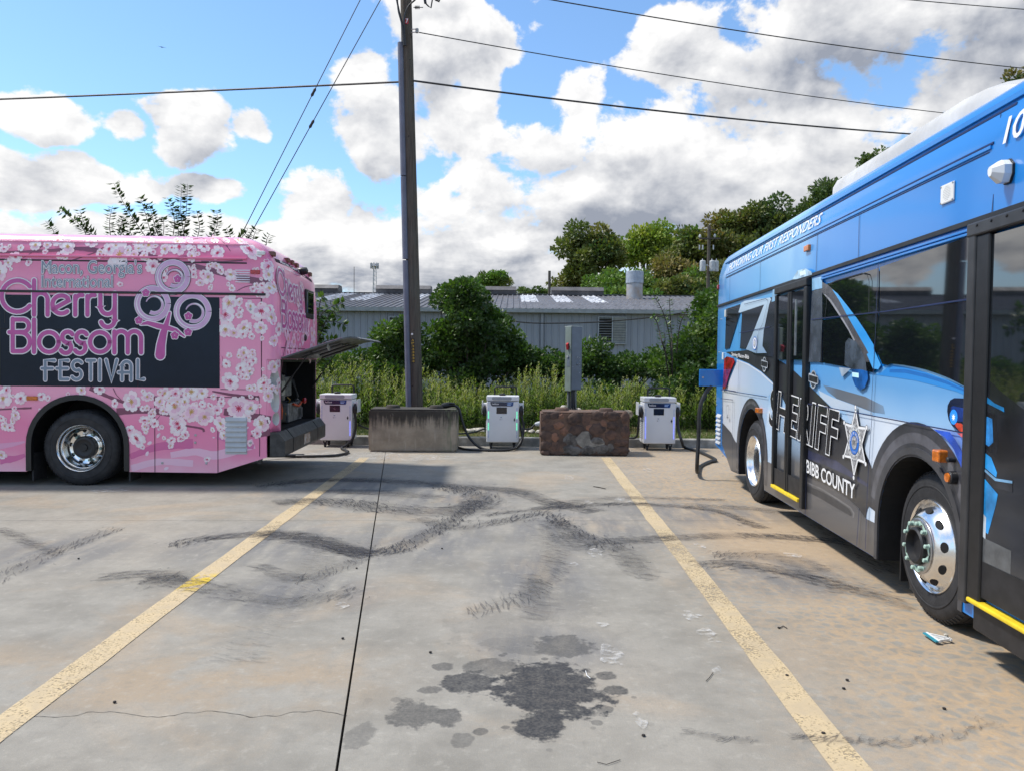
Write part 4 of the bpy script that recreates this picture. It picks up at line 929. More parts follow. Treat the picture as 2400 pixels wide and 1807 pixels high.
# wheels: front recessed in its arch
for u, fr_, rec in ((RC + .01, False, .045), (FC + .03, True, .10)):
    make_wheel(blue, (u, -HALF + rec, .49), -1, fr_); make_wheel(blue, (u, HALF - rec, .49), 1, fr_)
    c = RC if not fr_ else FC; r = .60 if not fr_ else .565
    for sg in (-1, 1):
        pts = arch_pts(c, r - .003, .52, .236, 18); m_ = len(pts)
        mb = MB(); mb.add([(a, sg * (HALF + .001), b) for a, b in pts] + [(a, sg * .55, b) for a, b in pts], [(k, k+1, k+1+m_, k+m_) for k in range(m_-1)]); mb.add([(a, sg * .551, b) for a, b in pts], [tuple(range(m_))]); mb.build('arch_liner', MVOID, blue)
mb = MB(); pts = arch_pts(FC, .565, .52, .24, 22); hi = arch_pts(FC, .612, .52, .24, 22); m_ = len(pts)
mb.add([fnB(*p, .014) for p in pts] + [fnB(*p, .014) for p in hi] + [fnB(*p, -.05) for p in pts] + [fnB(*p, .0) for p in hi], [(k, k+1, m_+k+1, m_+k) for k in range(m_-1)] + [(k, k+1, 2*m_+k+1, 2*m_+k) for k in range(m_-1)] + [(m_+k, m_+k+1, 3*m_+k+1, 3*m_+k) for k in range(m_-1)]); mb.build('arch_trim', pm('charcoal_arch_trim', (.055, .055, .06), .45, var=.15), blue, smooth=True, angle=30)
for u in (FC - .56, RC - .56):
    mb = MB(); mb.box((u + .03, -1.16, .10), (u + .05, -.88, .42)); mb.build('mud_flap', MVOID, blue)
mb = MB(); mb.beam((FC - .42, -1.05, .12), (FC - .1, -1.05, .16), .18, .10); mb.beam((FC - .42, -.9, .14), (FC - .1, -.9, .5), .1, .1); mb.build('suspension_arm', MUNDER, blue)
# ------------------------------------------------ printed patrol car and glazing, built up in layers
LAY = [.0010]
def sheet(name, mat, pts, label=None, d=.0003):
    LAY[0] += d; mb = MB(); mb.poly([fnB(u, z, LAY[0]) for u, z in pts]); o = mb.build(name, mat, blue)
    if label: o['label'] = label
    return o
GL_REAR = q(5, (768, 378), (875, 338), (1100, 290), (1100, 900), (760, 660))
BODYC = grad('car_body_print', (0, 0, 1), [(.24, (.40, .47, .56)), (.60, (.46, .58, .72)), (.85, (.50, .66, .84)), (1.12, (.60, .72, .86)), (1.29, (.30, .50, .74)), (1.50, (.13, .34, .64)), (1.75, (.10, .36, .74)), (1.95, (.20, .46, .80))], .3, .35, .14)
CHAR = pm('charcoal_print', (.030, .031, .037), .32, var=.12, scale=1.5, coat=.35)
GREYP = grad('grey_sill_print', (0, 0, 1), [(.23, (.070, .068, .070)), (.42, (.10, .098, .10)), (.55, (.075, .074, .08)), (.75, (.055, .055, .062)), (1.1, (.05, .05, .058))], .32, .35, .05)
SILV = grad('silver_print', (1, 0, 0), [(-2.0, (.50, .54, .60)), (-1.3, (.66, .68, .72)), (-.8, (.56, .62, .70)), (0, (.42, .56, .74)), (.8, (.40, .56, .76))], .3, .35, .1)
WHT = grad('fender_print', (1, 0, 0), [(2.6, (.36, .52, .74)), (3.1, (.52, .62, .75)), (3.6, (.66, .72, .80)), (4.1, (.50, .62, .78)), (4.7, (.10, .22, .62))], .3, .35, .15)
sheet('car_print', BODYC, q(6, (118, 905), (380, 890), (425, 905), (585, 935), (790, 975), (960, 1010), (1000, 972)) + q(1, (180, 640), (300, 650), (420, 672), (520, 695), (640, 735), (750, 778), (850, 828), (918, 866)) + [(4.69, 1.55), (4.69, .30)] + arch_pts(FC, .567, .52, .26)[::-1] + arch_pts(RC, .602, .52, .26)[::-1] + [(-1.6, .42), (-1.62, 1.3)], 'printed body of a patrol car')
sheet('car_print', SILV, q(5, (735, 948), (1065, 1000)) + [(.44, .8)] + arch_pts(RC, .603, .52, .26)[::-1] + q(5, (845, 1400), (740, 1200)))
sheet('car_print', SILV, q(5, (840, 750), (900, 762), (990, 812), (1062, 880), (1100, 930), (1065, 995), (860, 965), (745, 945), (770, 930)))
sheet('car_print', WHT, q(6, (940, 1243), (1070, 1265)) + [(4.67, 1.285), (4.67, .30)] + arch_pts(FC, .569, .52, .27)[::-1] + [(3.46, .27)] + q(3, (1620, 900), (1690, 545)) + q(6, (860, 1360), (790, 1225)))
sheet('car_print', grad('smear_print', (1, 0, 0), [(2.0, (.16, .34, .58)), (2.6, (.12, .14, .18)), (3.2, (.14, .15, .17)), (3.6, (.20, .33, .50))], .3, .35, .2), q(6, (665, 1075), (760, 1100), (900, 1140), (1000, 1190), (1010, 1235), (940, 1225), (850, 1190), (740, 1150), (690, 1110)))
sheet('car_print', grad('pale_smear', (1, 0, 0), [(1.9, (.44, .58, .74)), (2.6, (.52, .60, .70)), (3.3, (.40, .52, .66))], .3, .35, .2), q(6, (640, 1105), (720, 1145), (850, 1192), (940, 1228), (940, 1240), (800, 1215), (720, 1205), (650, 1140)))
# hood
sheet('car_print', grad('hood_print', (0, 0, 1), [(1.45, (.04, .27, .66)), (1.65, (.03, .24, .66)), (1.78, (.10, .42, .84)), (1.9, (.16, .50, .90))], .3, .4), q(1, (10, 745), (80, 715), (150, 650), (180, 638), (300, 650), (420, 672), (520, 695), (640, 735), (750, 778), (850, 828), (918, 866), (918, 955), (800, 905), (600, 850), (400, 800), (200, 770)))
sheet('car_print', pm('hood_light', (.30, .60, .92), .3, var=.05, coat=.4), q(1, (180, 636), (300, 648), (420, 670), (520, 693), (640, 733), (750, 776), (850, 826), (918, 864), (918, 880), (850, 848), (740, 800), (620, 760), (500, 718), (400, 690), (290, 664), (190, 648)))
sheet('car_print', pm('hood_crease', (.02, .16, .50), .3, var=.05, coat=.4), q(1, (150, 690), (300, 690), (500, 735), (700, 800), (918, 900), (918, 920), (700, 830), (500, 770), (300, 725), (150, 720)))
# charcoal swoosh carrying the lettering
sheet('car_print', CHAR, q(6, (122, 893), (280, 880), (370, 900), (425, 942), (480, 975), (560, 1050), (640, 1130), (720, 1210), (800, 1290), (880, 1400), (925, 1500), (965, 1615)) + q(3, (1680, 640), (1600, 800), (1580, 890), (1500, 780), (1400, 690), (1250, 590), (990, 478)) + q(6, (565, 1500), (545, 1440), (520, 1370), (490, 1280), (460, 1190), (420, 1110), (380, 1055), (320, 1000), (250, 955), (190, 930)), 'charcoal sweep printed along the car flank')
sheet('car_print', pm('pin_stripe', (.62, .68, .76), .3, var=.03), q(6, (185, 934), (250, 959), (320, 1004), (380, 1059), (400, 1082), (396, 1088), (375, 1066), (316, 1012), (246, 966), (183, 942)))
sheet('car_print', pm('dusk_band', (.035, .04, .085), .32, var=.3, scale=3, coat=.35), q(3, (990, 215), (1300, 330), (1630, 575), (1635, 605), (1400, 470), (1180, 370), (990, 300)))
# lower sill
sheet('sill_print', GREYP, q(3, (585, 325), (640, 345), (690, 370), (700, 440), (985, 540), (990, 478), (1250, 590), (1400, 690), (1500, 780), (1580, 890), (1690, 945)) + [(3.47, .245), (.46, .24)])
sheet('sill_print', pm('sill_crease', (.16, .155, .155), .35, var=.1), q(3, (990, 525), (1160, 600), (1320, 700), (1440, 780), (1475, 840), (1465, 885), (1455, 885), (1462, 845), (1430, 792), (1310, 712), (1150, 612), (990, 540)))
sheet('sill_print', pm('sill_dark', (.045, .045, .048), .35, var=.1), q(3, (990, 560), (1160, 632), (1310, 722), (1420, 800), (1450, 850), (1440, 870), (1300, 790), (1150, 700), (990, 620)))
sheet('sill_print', GREYP, q(5, (738, 1180), (800, 1250), (822, 1300), (850, 1340), (852, 1545), (800, 1520), (735, 1330)))
sheet('door_lower_print', grad('door_lower_print', (0, 0, 1), [(.50, (.05, .05, .055)), (.70, (.085, .09, .10)), (.80, (.20, .27, .36)), (.95, (.30, .42, .56)), (1.12, (.34, .48, .66))], .3, .35, .10), [(.94, .40), (1.83, .40), (1.83, .84), (1.70, .92), (1.55, .98), (1.43, 1.10), (1.30, 1.06), (.94, 1.12)])
# arch rings printed around the rear wheel
def ringpoly(c, r0, r1, zc, zb, a0=0, a1=180):
    o = [(c + r1 * math.cos(math.radians(a)), zc + r1 * math.sin(math.radians(a))) for a in [a0 + (a1 - a0) * k / 24 for k in range(25)]]
    i_ = [(c + r0 * math.cos(math.radians(a)), zc + r0 * math.sin(math.radians(a))) for a in [a0 + (a1 - a0) * k / 24 for k in range(25)]]
    return ([(c + r0, zb), (c + r1, zb)] if a0 == 0 else []) + o + ([(c - r1, zb), (c - r0, zb)] if a1 == 180 else []) + i_[::-1]
DK = pm('dark_arch_print', (.045, .046, .055), .34, var=.2, coat=.3); DK2 = pm('mid_arch_print', (.10, .10, .115), .34, var=.2, coat=.3)
sheet('arch_print', DK, ringpoly(RC, .602, .73, .52, .30)); sheet('arch_print', DK2, ringpoly(RC, .66, .70, .52, .4)); sheet('arch_print', DK, ringpoly(FC, .57, .80, .50, .55, 8, 172)); sheet('arch_print', DK2, ringpoly(FC, .66, .73, .50, .7, 20, 165))
# blue edge ahead of the front wheel
sheet('car_print', MBLUE2, [(4.636, .245), (4.795, .245), (4.795, .34), (4.74, .34), (4.73, .80), (4.70, .92), (4.62, .93), (4.66, .75), (4.638, .60)])
# glazing
def glaze(pts, name='window', mat=None):
    LAY[0] += .0002; mb = MB(); a = [fnB(u, z, LAY[0]) for u, z in pts]; mb.extrude(a, (0, -.0020, 0)); LAY[0] += .0021; return mb.build(name, mat or MGLASS, blue)
MFILM = pm('dark_printed_film', (.018, .020, .028), .10, var=.1, scale=1.2, spec=.8, ior=1.6)
MFILM.node_tree.nodes['Principled BSDF'].inputs['Coat Weight'].default_value = .25
LAY[0] = .0095
glaze(q(5, (768, 378), (868, 345), (866, 402), (790, 655), (760, 662)))
glaze(q(5, (884, 395), (1040, 345), (956, 560), (912, 662), (868, 658)), mat=MFILM); LAY[0] -= .0020
glaze([(-.10, 1.78), (.86, 1.735), (.86, 2.40), (-.02, 2.40), (.14, 2.3)], mat=MFILM); LAY[0] -= .0020
glaze(q(6, (612, 560), (668, 538), (668, 955), (590, 935)), mat=MFILM); LAY[0] -= .0020
glaze(q(6, (672, 520), (985, 425), (985, 668), (672, 710)), mat=MGLASS); LAY[0] -= .0020
glaze(q(6, (672, 716), (985, 674), (962, 985), (955, 1006), (800, 975), (672, 952)), mat=MGLASS); LAY[0] -= .0020
TOPW = [(3.43, 2.425), (4.69, 2.425)]
glaze(q(6, (992, 420))[:1] + [(4.688, 2.42), (4.688, 2.060)] + q(6, (990, 668))); LAY[0] -= .0020
glaze(q(6, (990, 674)) + [(4.688, 2.050)] + q(1, (918, 864), (850, 826), (750, 776), (640, 733), (520, 693), (420, 670), (300, 648), (180, 636), (150, 650), (95, 640), (60, 560), (25, 480))); 
# pillars and roofline of the printed car lie over the glass
LP = grad('pillar_print', (0, 0, 1), [(1.7, (.20, .34, .52)), (2.0, (.38, .50, .62)), (2.3, (.46, .60, .72)), (2.45, (.50, .66, .80))], .3, .35)
sheet('car_print', LP, q(5, (858, 404), (880, 335), (905, 320), (1085, 298), (1092, 310), (1078, 345), (1040, 530), (1030, 640), (1060, 690), (985, 692), (912, 664), (958, 560), (1042, 347), (872, 404)))
sheet('car_print', pm('roof_blue_print', (.26, .50, .74), .3, var=.15, coat=.3), q(6, (392, 545), (428, 535), (428, 600), (385, 615)))
sheet('car_print', pm('roof_blue_print', (.26, .50, .74), .3), q(2, (36, 735), (150, 705), (150, 838), (36, 862)))
sheet('car_print', pm('door_shade_print', (.07, .085, .11), .2, var=.2, coat=.3), q(2, (36, 866), (150, 842), (152, 1200), (130, 1660), (0, 1660), (20, 1200)))
sheet('car_print', pm('a_pillar_print', (.10, .10, .115), .25, var=.2, coat=.3), q(2, (150, 770), (215, 800), (290, 870), (360, 970), (460, 1130), (580, 1330), (690, 1540), (745, 1660), (640, 1660), (560, 1500), (450, 1290), (340, 1110), (250, 970), (195, 905), (150, 890)))
sheet('car_print', pm('pillar_edge', (.30, .31, .34), .25, var=.1), q(2, (160, 895), (200, 915), (256, 975), (346, 1115), (456, 1295), (520, 1420), (505, 1425), (440, 1300), (330, 1125), (240, 990), (190, 930)))
sheet('car_print', grad('blue_pillar', (0, 0, 1), [(1.6, (.10, .42, .84)), (1.9, (.03, .30, .74)), (2.3, (.10, .44, .86))], .25, .4), q(2, (262, 850), (325, 900), (430, 1030), (545, 1180), (640, 1320), (730, 1470), (735, 1655), (720, 1660), (640, 1500), (540, 1330), (430, 1140), (340, 970)))
sheet('car_print', MATS['blue_pillar'], q(6, (920, 905), (962, 880), (1000, 965), (985, 990), (955, 985)))
# mirror of the printed car
sheet('car_print', pm('mirror_print', (.07, .09, .12), .2, var=.35, scale=4, coat=.3), q(6, (800, 840), (820, 815), (860, 835), (890, 880), (915, 950), (920, 1000), (840, 990), (795, 965)))
sheet('car_print', pm('mirror_blue_print', (.015, .12, .42), .2, var=.3, scale=4, coat=.3), q(6, (838, 988), (890, 990), (925, 1000), (928, 1040), (910, 1090), (885, 1106), (855, 1080), (840, 1040)))
sheet('car_print', pm('lamp_flash_print', (.55, .85, 1.0), .3, var=.05), q(6, (838, 1005), (876, 1010), (876, 1036), (840, 1030)))
sheet('car_print', pm('pale_mirror_arm', (.34, .42, .52), .3, var=.1), q(6, (765, 978), (832, 985), (800, 1015), (782, 1032)))
# headlamp cluster
sheet('car_print', pm('lamp_dark_print', (.012, .02, .06), .2, var=.3, coat=.4), q(1, (740, 1100), (745, 1040), (770, 990), (810, 968), (916, 972), (916, 1330), (860, 1300), (790, 1240), (755, 1180)))
sheet('car_print', pm('lamp_navy_print', (.015, .05, .26), .2, var=.3, coat=.4), q(1, (775, 1060), (800, 1045), (912, 1070), (912, 1200), (800, 1190), (778, 1140)))
sheet('car_print', pm('lamp_red_print', (.55, .06, .03), .25, var=.3, scale=20, coat=.4), q(1, (800, 1205), (880, 1215), (912, 1250), (912, 1300), (860, 1290)))
sheet('car_print', pm('lamp_red2_print', (.60, .12, .14), .25, var=.3, scale=20, coat=.4), q(1, (840, 1310), (916, 1310), (916, 1370), (880, 1345)))
sheet('car_print', pm('lamp_halo_print', (.03, .30, .95), .25, var=.05), [(a + .045 * math.cos(k * PI / 8), b + .045 * math.sin(k * PI / 8)) for a, b in q(1, (805, 1152)) for k in range(16)])
sheet('car_print', pm('lamp_core_print', (.85, .95, 1.0), .25, var=.02), [(a + (.022 if k % 2 else .010) * math.cos(k * PI / 8), b + (.024 if k % 2 else .012) * math.sin(k * PI / 8)) for a, b in q(1, (805, 1155)) for k in range(16)])
sheet('car_print', pm('bumper_blue_print', (.03, .10, .55), .25, var=.2, coat=.3), q(1, (605, 1270), (770, 1300), (830, 1380), (915, 1540), (915, 1660), (880, 1640), (800, 1450), (720, 1350)))
# tail lamp, handles
sheet('car_print', pm('tail_lamp_print', (.42, .012, .018), .25, var=.4, scale=5, coat=.4), q(6, (122, 930), (135, 918), (175, 928), (180, 945), (160, 990), (142, 1040), (132, 1090), (112, 1102)))
for cx, cy in ((347, 962), (623, 1045)):
    (a, b) = Bp(6, cx, cy); w = .13 if cx < 500 else .125
    sheet('car_print', pm('handle_rim_print', (.46, .50, .55), .3, var=.2, coat=.3), [(a + .085 * math.cos(k * PI / 8), b + .085 * math.sin(k * PI / 8)) for k in range(16)])
    sheet('car_print', pm('handle_cup_print', (.05, .06, .08), .3, var=.3, coat=.3), [(a + .072 * math.cos(k * PI / 8), b + .072 * math.sin(k * PI / 8)) for k in range(16)])
    sheet('car_print', pm('handle_rim_print', (.46, .50, .55), .3), [(a - w, b + .048), (a - w + .02, b + .058), (a + w, b + .03), (a + w + .01, b - .03), (a + w - .02, b - .045), (a - w, b - .022)])
    sheet('car_print', pm('handle_bar_print', (.035, .036, .042), .3, var=.3, coat=.3), [(a - w + .008, b + .04), (a + w - .006, b + .022), (a + w - .006, b - .034), (a - w + .008, b - .014)])
# printed roof beacon
sheet('car_print', pm('beacon_print', (.40, .62, .86), .3, var=.3, scale=8, coat=.3), q(6, (505, 490), (535, 440), (580, 428), (612, 445), (618, 462), (530, 488)))
sheet('car_print', pm('beacon_flash_print', (.75, .93, 1.0), .3, var=.1), q(6, (548, 448), (578, 436), (582, 460), (550, 470)))
# ------------------------------------------------ lettering
print('layers', LAY[0])
WINK = pm('white_vinyl', (.80, .80, .80), .35, var=.02); BINK = pm('black_vinyl', (.016, .016, .02), .3, var=.1, coat=.3)
def slope(u, z, e): return fnB(u, z - .058 * (u - 1.7), e)
a, b = MB(), MB(); bx = (.655, 2.72, .935, 1.34)
letter(a, 'SHERIFF', bx, slope, 0.0205, .020, 0.0205, shear=.16, space=1.06); letter(b, 'SHERIFF', bx, slope, 0.0220, .020, .0, shear=.16, space=1.06)
o = a.build('lettering', WINK, blue); b.build('lettering', BINK, blue); o['label'] = 'word SHERIFF in black with white outline'
def slope2(u, z, e): return fnB(u, z - .040 * (u - 2.4), e)
a = MB(); letter(a, 'BIBB COUNTY', (1.93, 3.09, .635, .760), slope2, 0.0205, .016); a.build('lettering', WINK, blue)['label'] = 'words BIBB COUNTY in white'
a = MB(); letter(a, 'Serving Macon-Bibb', (-1.19, -.27, 1.725, 1.79), lambda u, z, e: fnB(u, z - .05 * (u + .7), e), 0.0205, .012); a.build('lettering', WINK, blue)
a = MB(); letter(a, 'HONORING OUR FIRST RESPONDERS', (-1.55, 2.12, 2.942, 3.047), lambda u, z, e: fnB(u, z, e), .010, .006, shear=.28); a.build('lettering', WINK, blue)['label'] = 'words HONORING OUR FIRST RESPONDERS in white slanted capitals'
a = MB(); letter(a, '103', (4.94, 5.24, 2.86, 3.0), fnB, .012, .012, shear=.2); a.build('lettering', WINK, blue)
# star badge
sc_, sz_ = Bp(6, 855, 1395); bd = empty('badge', (0, 0, 0)); bd.parent = blue
def star(k, R0, R1, sx=1.0):
    P = []
    for i in range(12):
        a_ = PI / 2 + i * PI / 6; r = R0 if i % 2 == 0 else R1; P.append((sc_ + sx * r * math.cos(a_), sz_ + r * 1.08 * math.sin(a_)))
    return P
def disc(cx, cz, r, n=28): return [(cx + r * math.cos(2 * PI * k / n), cz + r * math.sin(2 * PI * k / n)) for k in range(n)]
def bsheet(name, mat, pts, e): mb = MB(); mb.poly([fnB(u, z, e) for u, z in pts]); return mb.build(name, mat, bd)
SILB = pm('badge_silver', (.62, .63, .64), .3, var=.35, scale=38, coat=.2); BLUB = pm('badge_blue', (.02, .16, .60), .3, var=.1); GRYB = pm('badge_dark', (.05, .05, .06), .35, var=.3, scale=60)
bsheet('star_outline', GRYB, star(0, .268, .152), 0.0205); bsheet('star', WINK, star(0, .258, .144), 0.0212); bsheet('star_field', pm('badge_scroll', (.50, .50, .51), .35, var2=(.06, .06, .07), scale=55), star(0, .225, .122), 0.0219)
for i in range(6):
    a_ = PI / 2 + i * PI / 3; cx, cz = sc_ + .258 * math.cos(a_), sz_ + .258 * 1.08 * math.sin(a_)
    bsheet('star_ball', GRYB, disc(cx, cz, .022, 14), 0.0223 + i * 1e-5); bsheet('star_ball', WINK, disc(cx, cz, .017, 14), 0.0229 + i * 1e-5)
bsheet('outer_ring', SILB, disc(sc_, sz_, .138), 0.0237); bsheet('ring_line', GRYB, disc(sc_, sz_, .098), 0.0243); bsheet('blue_ring', BLUB, disc(sc_, sz_, .093), 0.0249); bsheet('ring_line', GRYB, disc(sc_, sz_, .056), 0.0255); bsheet('seal', pm('badge_seal', (.58, .58, .58), .35, var2=(.20, .20, .22), scale=45), disc(sc_, sz_, .052), 0.0261)
def ringtext(s, r, h, a0, a1, mat, flip=False, e=0.0270):
    n = len(s); mb = MB()
    for i, ch in enumerate(s):
        if ch == ' ': continue
        v, f = glyphs(ch, .01); w = max(p[0] for p in v); an = math.radians(a0 + (a1 - a0) * (i + .5) / n)
        c_, s_ = math.cos(an), math.sin(an); tx, tz = (s_, -c_) if not flip else (-s_, c_); ux, uz = (c_, s_) if not flip else (-c_, -s_)
        mb.add([fnB(sc_ + r * c_ + tx * (x - w / 2) * h + ux * (y - .35) * h, sz_ + r * s_ + tz * (x - w / 2) * h + uz * (y - .35) * h, e) for x, y in v], f)
    mb.build('badge_lettering', mat, bd)
ringtext("SHERIFF'S OFFICE", .118, 0.0245, 190, -10, GRYB); ringtext('BIBB COUNTY', .118, 0.0245, 212, 328, GRYB, True); ringtext('STATE OF GEORGIA', .076, .026, 175, 5, WINK); ringtext('1776', .076, 0.0205, 240, 300, WINK, True)
for k in range(3):
    mb = MB(); mb.poly([fnB(sc_ + x, sz_ + z, 0.0267) for x, z in ((-.026 + .02 * k, -.02), (-.014 + .02 * k, -.02), (-.014 + .02 * k, .02), (-.026 + .02 * k, .02))]); mb.build('seal_column', GRYB, bd)
# round seal on the rear pillar
cu, cz = Bp(6, 292, 845)
for r, m, e in ((.082, BLUB, 0.0205), (.070, WINK, 0.0212), (.046, BLUB, 0.0219), (.038, SILB, 0.0226)):
    mb = MB(); mb.poly([fnB(cu + r * 1.25 * math.cos(2 * PI * k / 24), cz + r * math.sin(2 * PI * k / 24), e) for k in range(24)]); mb.build('round_seal', m, blue)
# ------------------------------------------------ rails, mouldings, gaps
def bar(name, u0, u1, z0, z1, pr, mat, base=0.0, bev=.003):
    mb = MB(); si = interp(TAB, (z0 + z1) / 2, 1) if z0 > 2.8 else 0
    mb.box((u0, -HALF + si - pr, z0), (u1, -HALF + si - base + .02, z1)); return mb.build(name, mat, blue, bevel=bev)
bar('drip_rail', -2.2, 6.15, 2.482, 2.515, 0.0205, MTRIM)
for z in (2.432, 2.455): bar('window_moulding', 2.21, 4.70, z - .008, z + .008, 0.0245, MBLUE2)
bar('gutter_groove', -1.70, 5.0, 3.052, 3.068, .004, pm('dark_groove', (.004, 0.0205, .10), .5)); bar('gutter_moulding', -1.9, 6.1, 3.085, 3.12, 0.0205, MBLUE)
bar('gutter_groove', -1.70, 4.84, 2.892, 2.906, .006, MATS['dark_groove']); bar('gutter_moulding', -1.70, 4.82, 2.870, 2.891, .010, MBLUE); bar('gutter_groove', -1.70, 4.80, 2.855, 2.862, .004, MATS['dark_groove'])
mb = MB(); MG2 = pm('blue_panel_gap', (.01, 0.0205, .08), .7, var=.2); i = 0
for g in ([(4.845, 2.52), (4.86, 3.05)], [(2.02, 2.51), (2.04, 2.86)], [(.1, 2.51), (.1, 2.86)], [(-1.45, 2.51), (-1.45, 2.86)], [(3.0, 2.51), (3.0, 2.86)]):
    i += 1; ribbon(mb, g, .007, fnB, .004 + i * .0002, cap=False)
for g in ([(3.42, 2.43), (3.40, 1.9), (3.36, 1.30)], [(3.38, 1.30), (3.33, .75), (3.32, .27)], [(1.93, 1.30), (4.69, 1.286)], q(5, (735, 948), (1065, 1000)), q(5, (858, 345), (868, 660), (858, 965)), q(5, (1000, 560), (985, 760)), [(-1.62, 1.30), (-.9, 1.30)], q(5, (735, 1010), (822, 1020), (818, 1530)), [(1.94, .74), (1.94, .25)], [(3.16, .26), (3.19, .56)], q(5, (870, 548), (1088, 505)), q(6, (612, 712), (985, 671)) , [(3.44, 2.056), (4.688, 2.056)]):
    i += 1; ribbon(mb, g, .008, fnB, 0.0200 + i * .0002, cap=False)
mb.build('panel_gap', MG2, blue)['kind'] = 'stuff'
mb = MB(); ribbon(mb, q(6, (690, 706), (700, 620), (702, 545), (715, 515), (750, 498), (900, 455), (930, 465), (940, 500), (938, 672)), .009, fnB, 0.0265, cap=False); mb.build('sash_line', MTRIM, blue)
mb = MB(); ribbon(mb, q(5, (905, 345), (1060, 305), (1075, 318), (1070, 350), (1040, 480), (1010, 540), (990, 690)), .006, fnB, 0.0267, cap=False); mb.build('sash_line', MG2, blue)
# rear passenger door: frame bars stand proud of the print
dr = empty('passenger_door', (0, 0, 0)); dr.parent = blue
for nm, u0, u1, z0, z1, pr in (('door_post', .875, .935, .36, 2.40, .050), ('door_post', 1.83, 1.915, .30, 2.40, .052), ('door_header', .875, 1.915, 2.405, 2.475, .056), ('door_bar', 1.315, 1.375, .38, 2.395, .046), ('door_bar', 1.392, 1.425, .38, 2.395, .044)):
    mb = MB(); mb.box((u0, -HALF - pr, z0), (u1, -HALF - .001, z1)); mb.build(nm, MTRIM, dr, bevel=.008)
for u0, u1 in ((.945, 1.31), (1.43, 1.825)):
    mb = MB(); mb.box((u0, -HALF - .034, 1.71), (u1, -HALF - .028, 2.38)); mb.build('door_glass', MGLASS, dr)
    mb = MB(); mb.box((u0, -HALF - .036, .385), (u1, -HALF - .028, .56)); mb.build('kick_panel', MBLK, dr)
mb = MB(); mb.box((1.55, -HALF - .042, 1.75), (1.575, -HALF - .034, 2.30)); mb.build('grab_bar', MALU, dr)
mb = MB(); mb.box((.90, -HALF - .060, .345), (1.80, -HALF - .02, .38)); mb.build('step_edge', MYEL, dr, bevel=.006)
# front door
fd = empty('entrance_door', (0, 0, 0)); fd.parent = blue
for nm, u0, u1, z0, z1, pr, m in (('door_post', 4.695, 4.775, .32, 2.415, .052, pm('post_black', (.03, .03, .032), .38, var=.15)), ('door_seal', 4.778, 4.905, .34, 2.40, .046, MTRIM), ('door_header', 4.69, 5.9, 2.40, 2.478, .058, MATS['post_black']), ('door_bar', 5.34, 5.42, .40, 2.39, .047, MTRIM), ('door_post', 5.86, 5.95, .34, 2.41, .05, MATS['post_black'])):
    mb = MB(); mb.box((u0, -HALF - pr, z0), (u1, -HALF - .001, z1)); mb.build(nm, m, fd, bevel=.010)
for u0, u1 in ((4.907, 5.337), (5.423, 5.857)):
    mb = MB(); mb.box((u0, -HALF - .030, .60), (u1, -HALF - .020, 2.385)); mb.build('door_glass', MGLASS, fd)
    mb = MB(); mb.box((u0, -HALF - .034, .40), (u1, -HALF - .018, .60)); mb.build('kick_panel', MBLK, fd)
for k in range(5):
    mb = MB(); mb.lathe([(.008, 0), (.008, .004), (0, .006)], (4.8 + .14 * k, -HALF - .058, 2.455), (0, -1, 0), 8); mb.build('rivet', MTRIM, fd)
def dsh(mat, pts, e): mb = MB(); mb.poly([fnB(u, z, e) for u, z in pts]); return mb.build('door_print', mat, fd)
dsh(pm('door_blue_print', (.02, .26, .62), .25, var=.3, scale=3, coat=.3), q(9, (365, 1395), (420, 1430), (480, 1480), (556, 1515), (560, 1550), (460, 1500), (360, 1450)), .0312)
dsh(pm('door_lamp_print', (.04, .28, .72), .25, var=.3, scale=6, coat=.3), q(1, (1078, 1120), (1205, 1170), (1215, 1400), (1170, 1440), (1075, 1370)), .0312)
dsh(pm('door_lamp_frame', (.012, .013, .018), .25, var=.2), q(1, (1070, 1080), (1240, 1130), (1260, 1420), (1240, 1540), (1150, 1470), (1070, 1410)), .0306)
dsh(MATS['door_blue_print'], q(8, (1045, 385), (1120, 440), (1155, 530), (1150, 560), (1045, 470)), .0312)
dsh(MATS['door_blue_print'], q(8, (1040, 520), (1100, 590), (1160, 660), (1150, 720), (1100, 900), (1075, 880), (1030, 560)), .0314)
dsh(pm('door_pale_print', (.50, .56, .62), .25, var=.2, coat=.3), q(8, (1030, 640), (1060, 760), (1090, 800), (1085, 930), (1035, 880)), .0318)
dsh(pm('door_bar_print', (.025, .027, .035), .25, var=.3, coat=.3), q(8, (1040, 460), (1140, 560), (1250, 590), (1250, 650), (1130, 620), (1040, 520)), .0322)
dsh(pm('door_edge_print', (.18, .36, .56), .25, var=.2, coat=.3), q(8, (1060, 490), (1150, 565), (1250, 580), (1250, 596), (1145, 580), (1060, 505)), .0326)
dsh(pm('door_grey_print', (.09, .095, .10), .25, var=.2, coat=.3), q(8, (1030, 900), (1240, 1000), (1235, 1230), (1020, 1130)), .0306)
dsh(pm('door_dark_print', (.016, .018, .024), .16, var=.3, scale=2.5, coat=.3), [(4.907, .60), (5.337, .60), (5.337, 1.42), (5.2, 1.47), (5.05, 1.53), (4.907, 1.60)], .0302)
# entrance step
mb = MB(); mb.box((4.80, -HALF - .060, .346), (5.95, -HALF + .1, .372)); mb.build('step_edge', MYEL, blue, bevel=.008)
mb = MB(); mb.box((4.805, -HALF - .02, .19), (5.95, -HALF + .1, .344)); mb.build('step_skirt', MBLK, blue, bevel=.01)
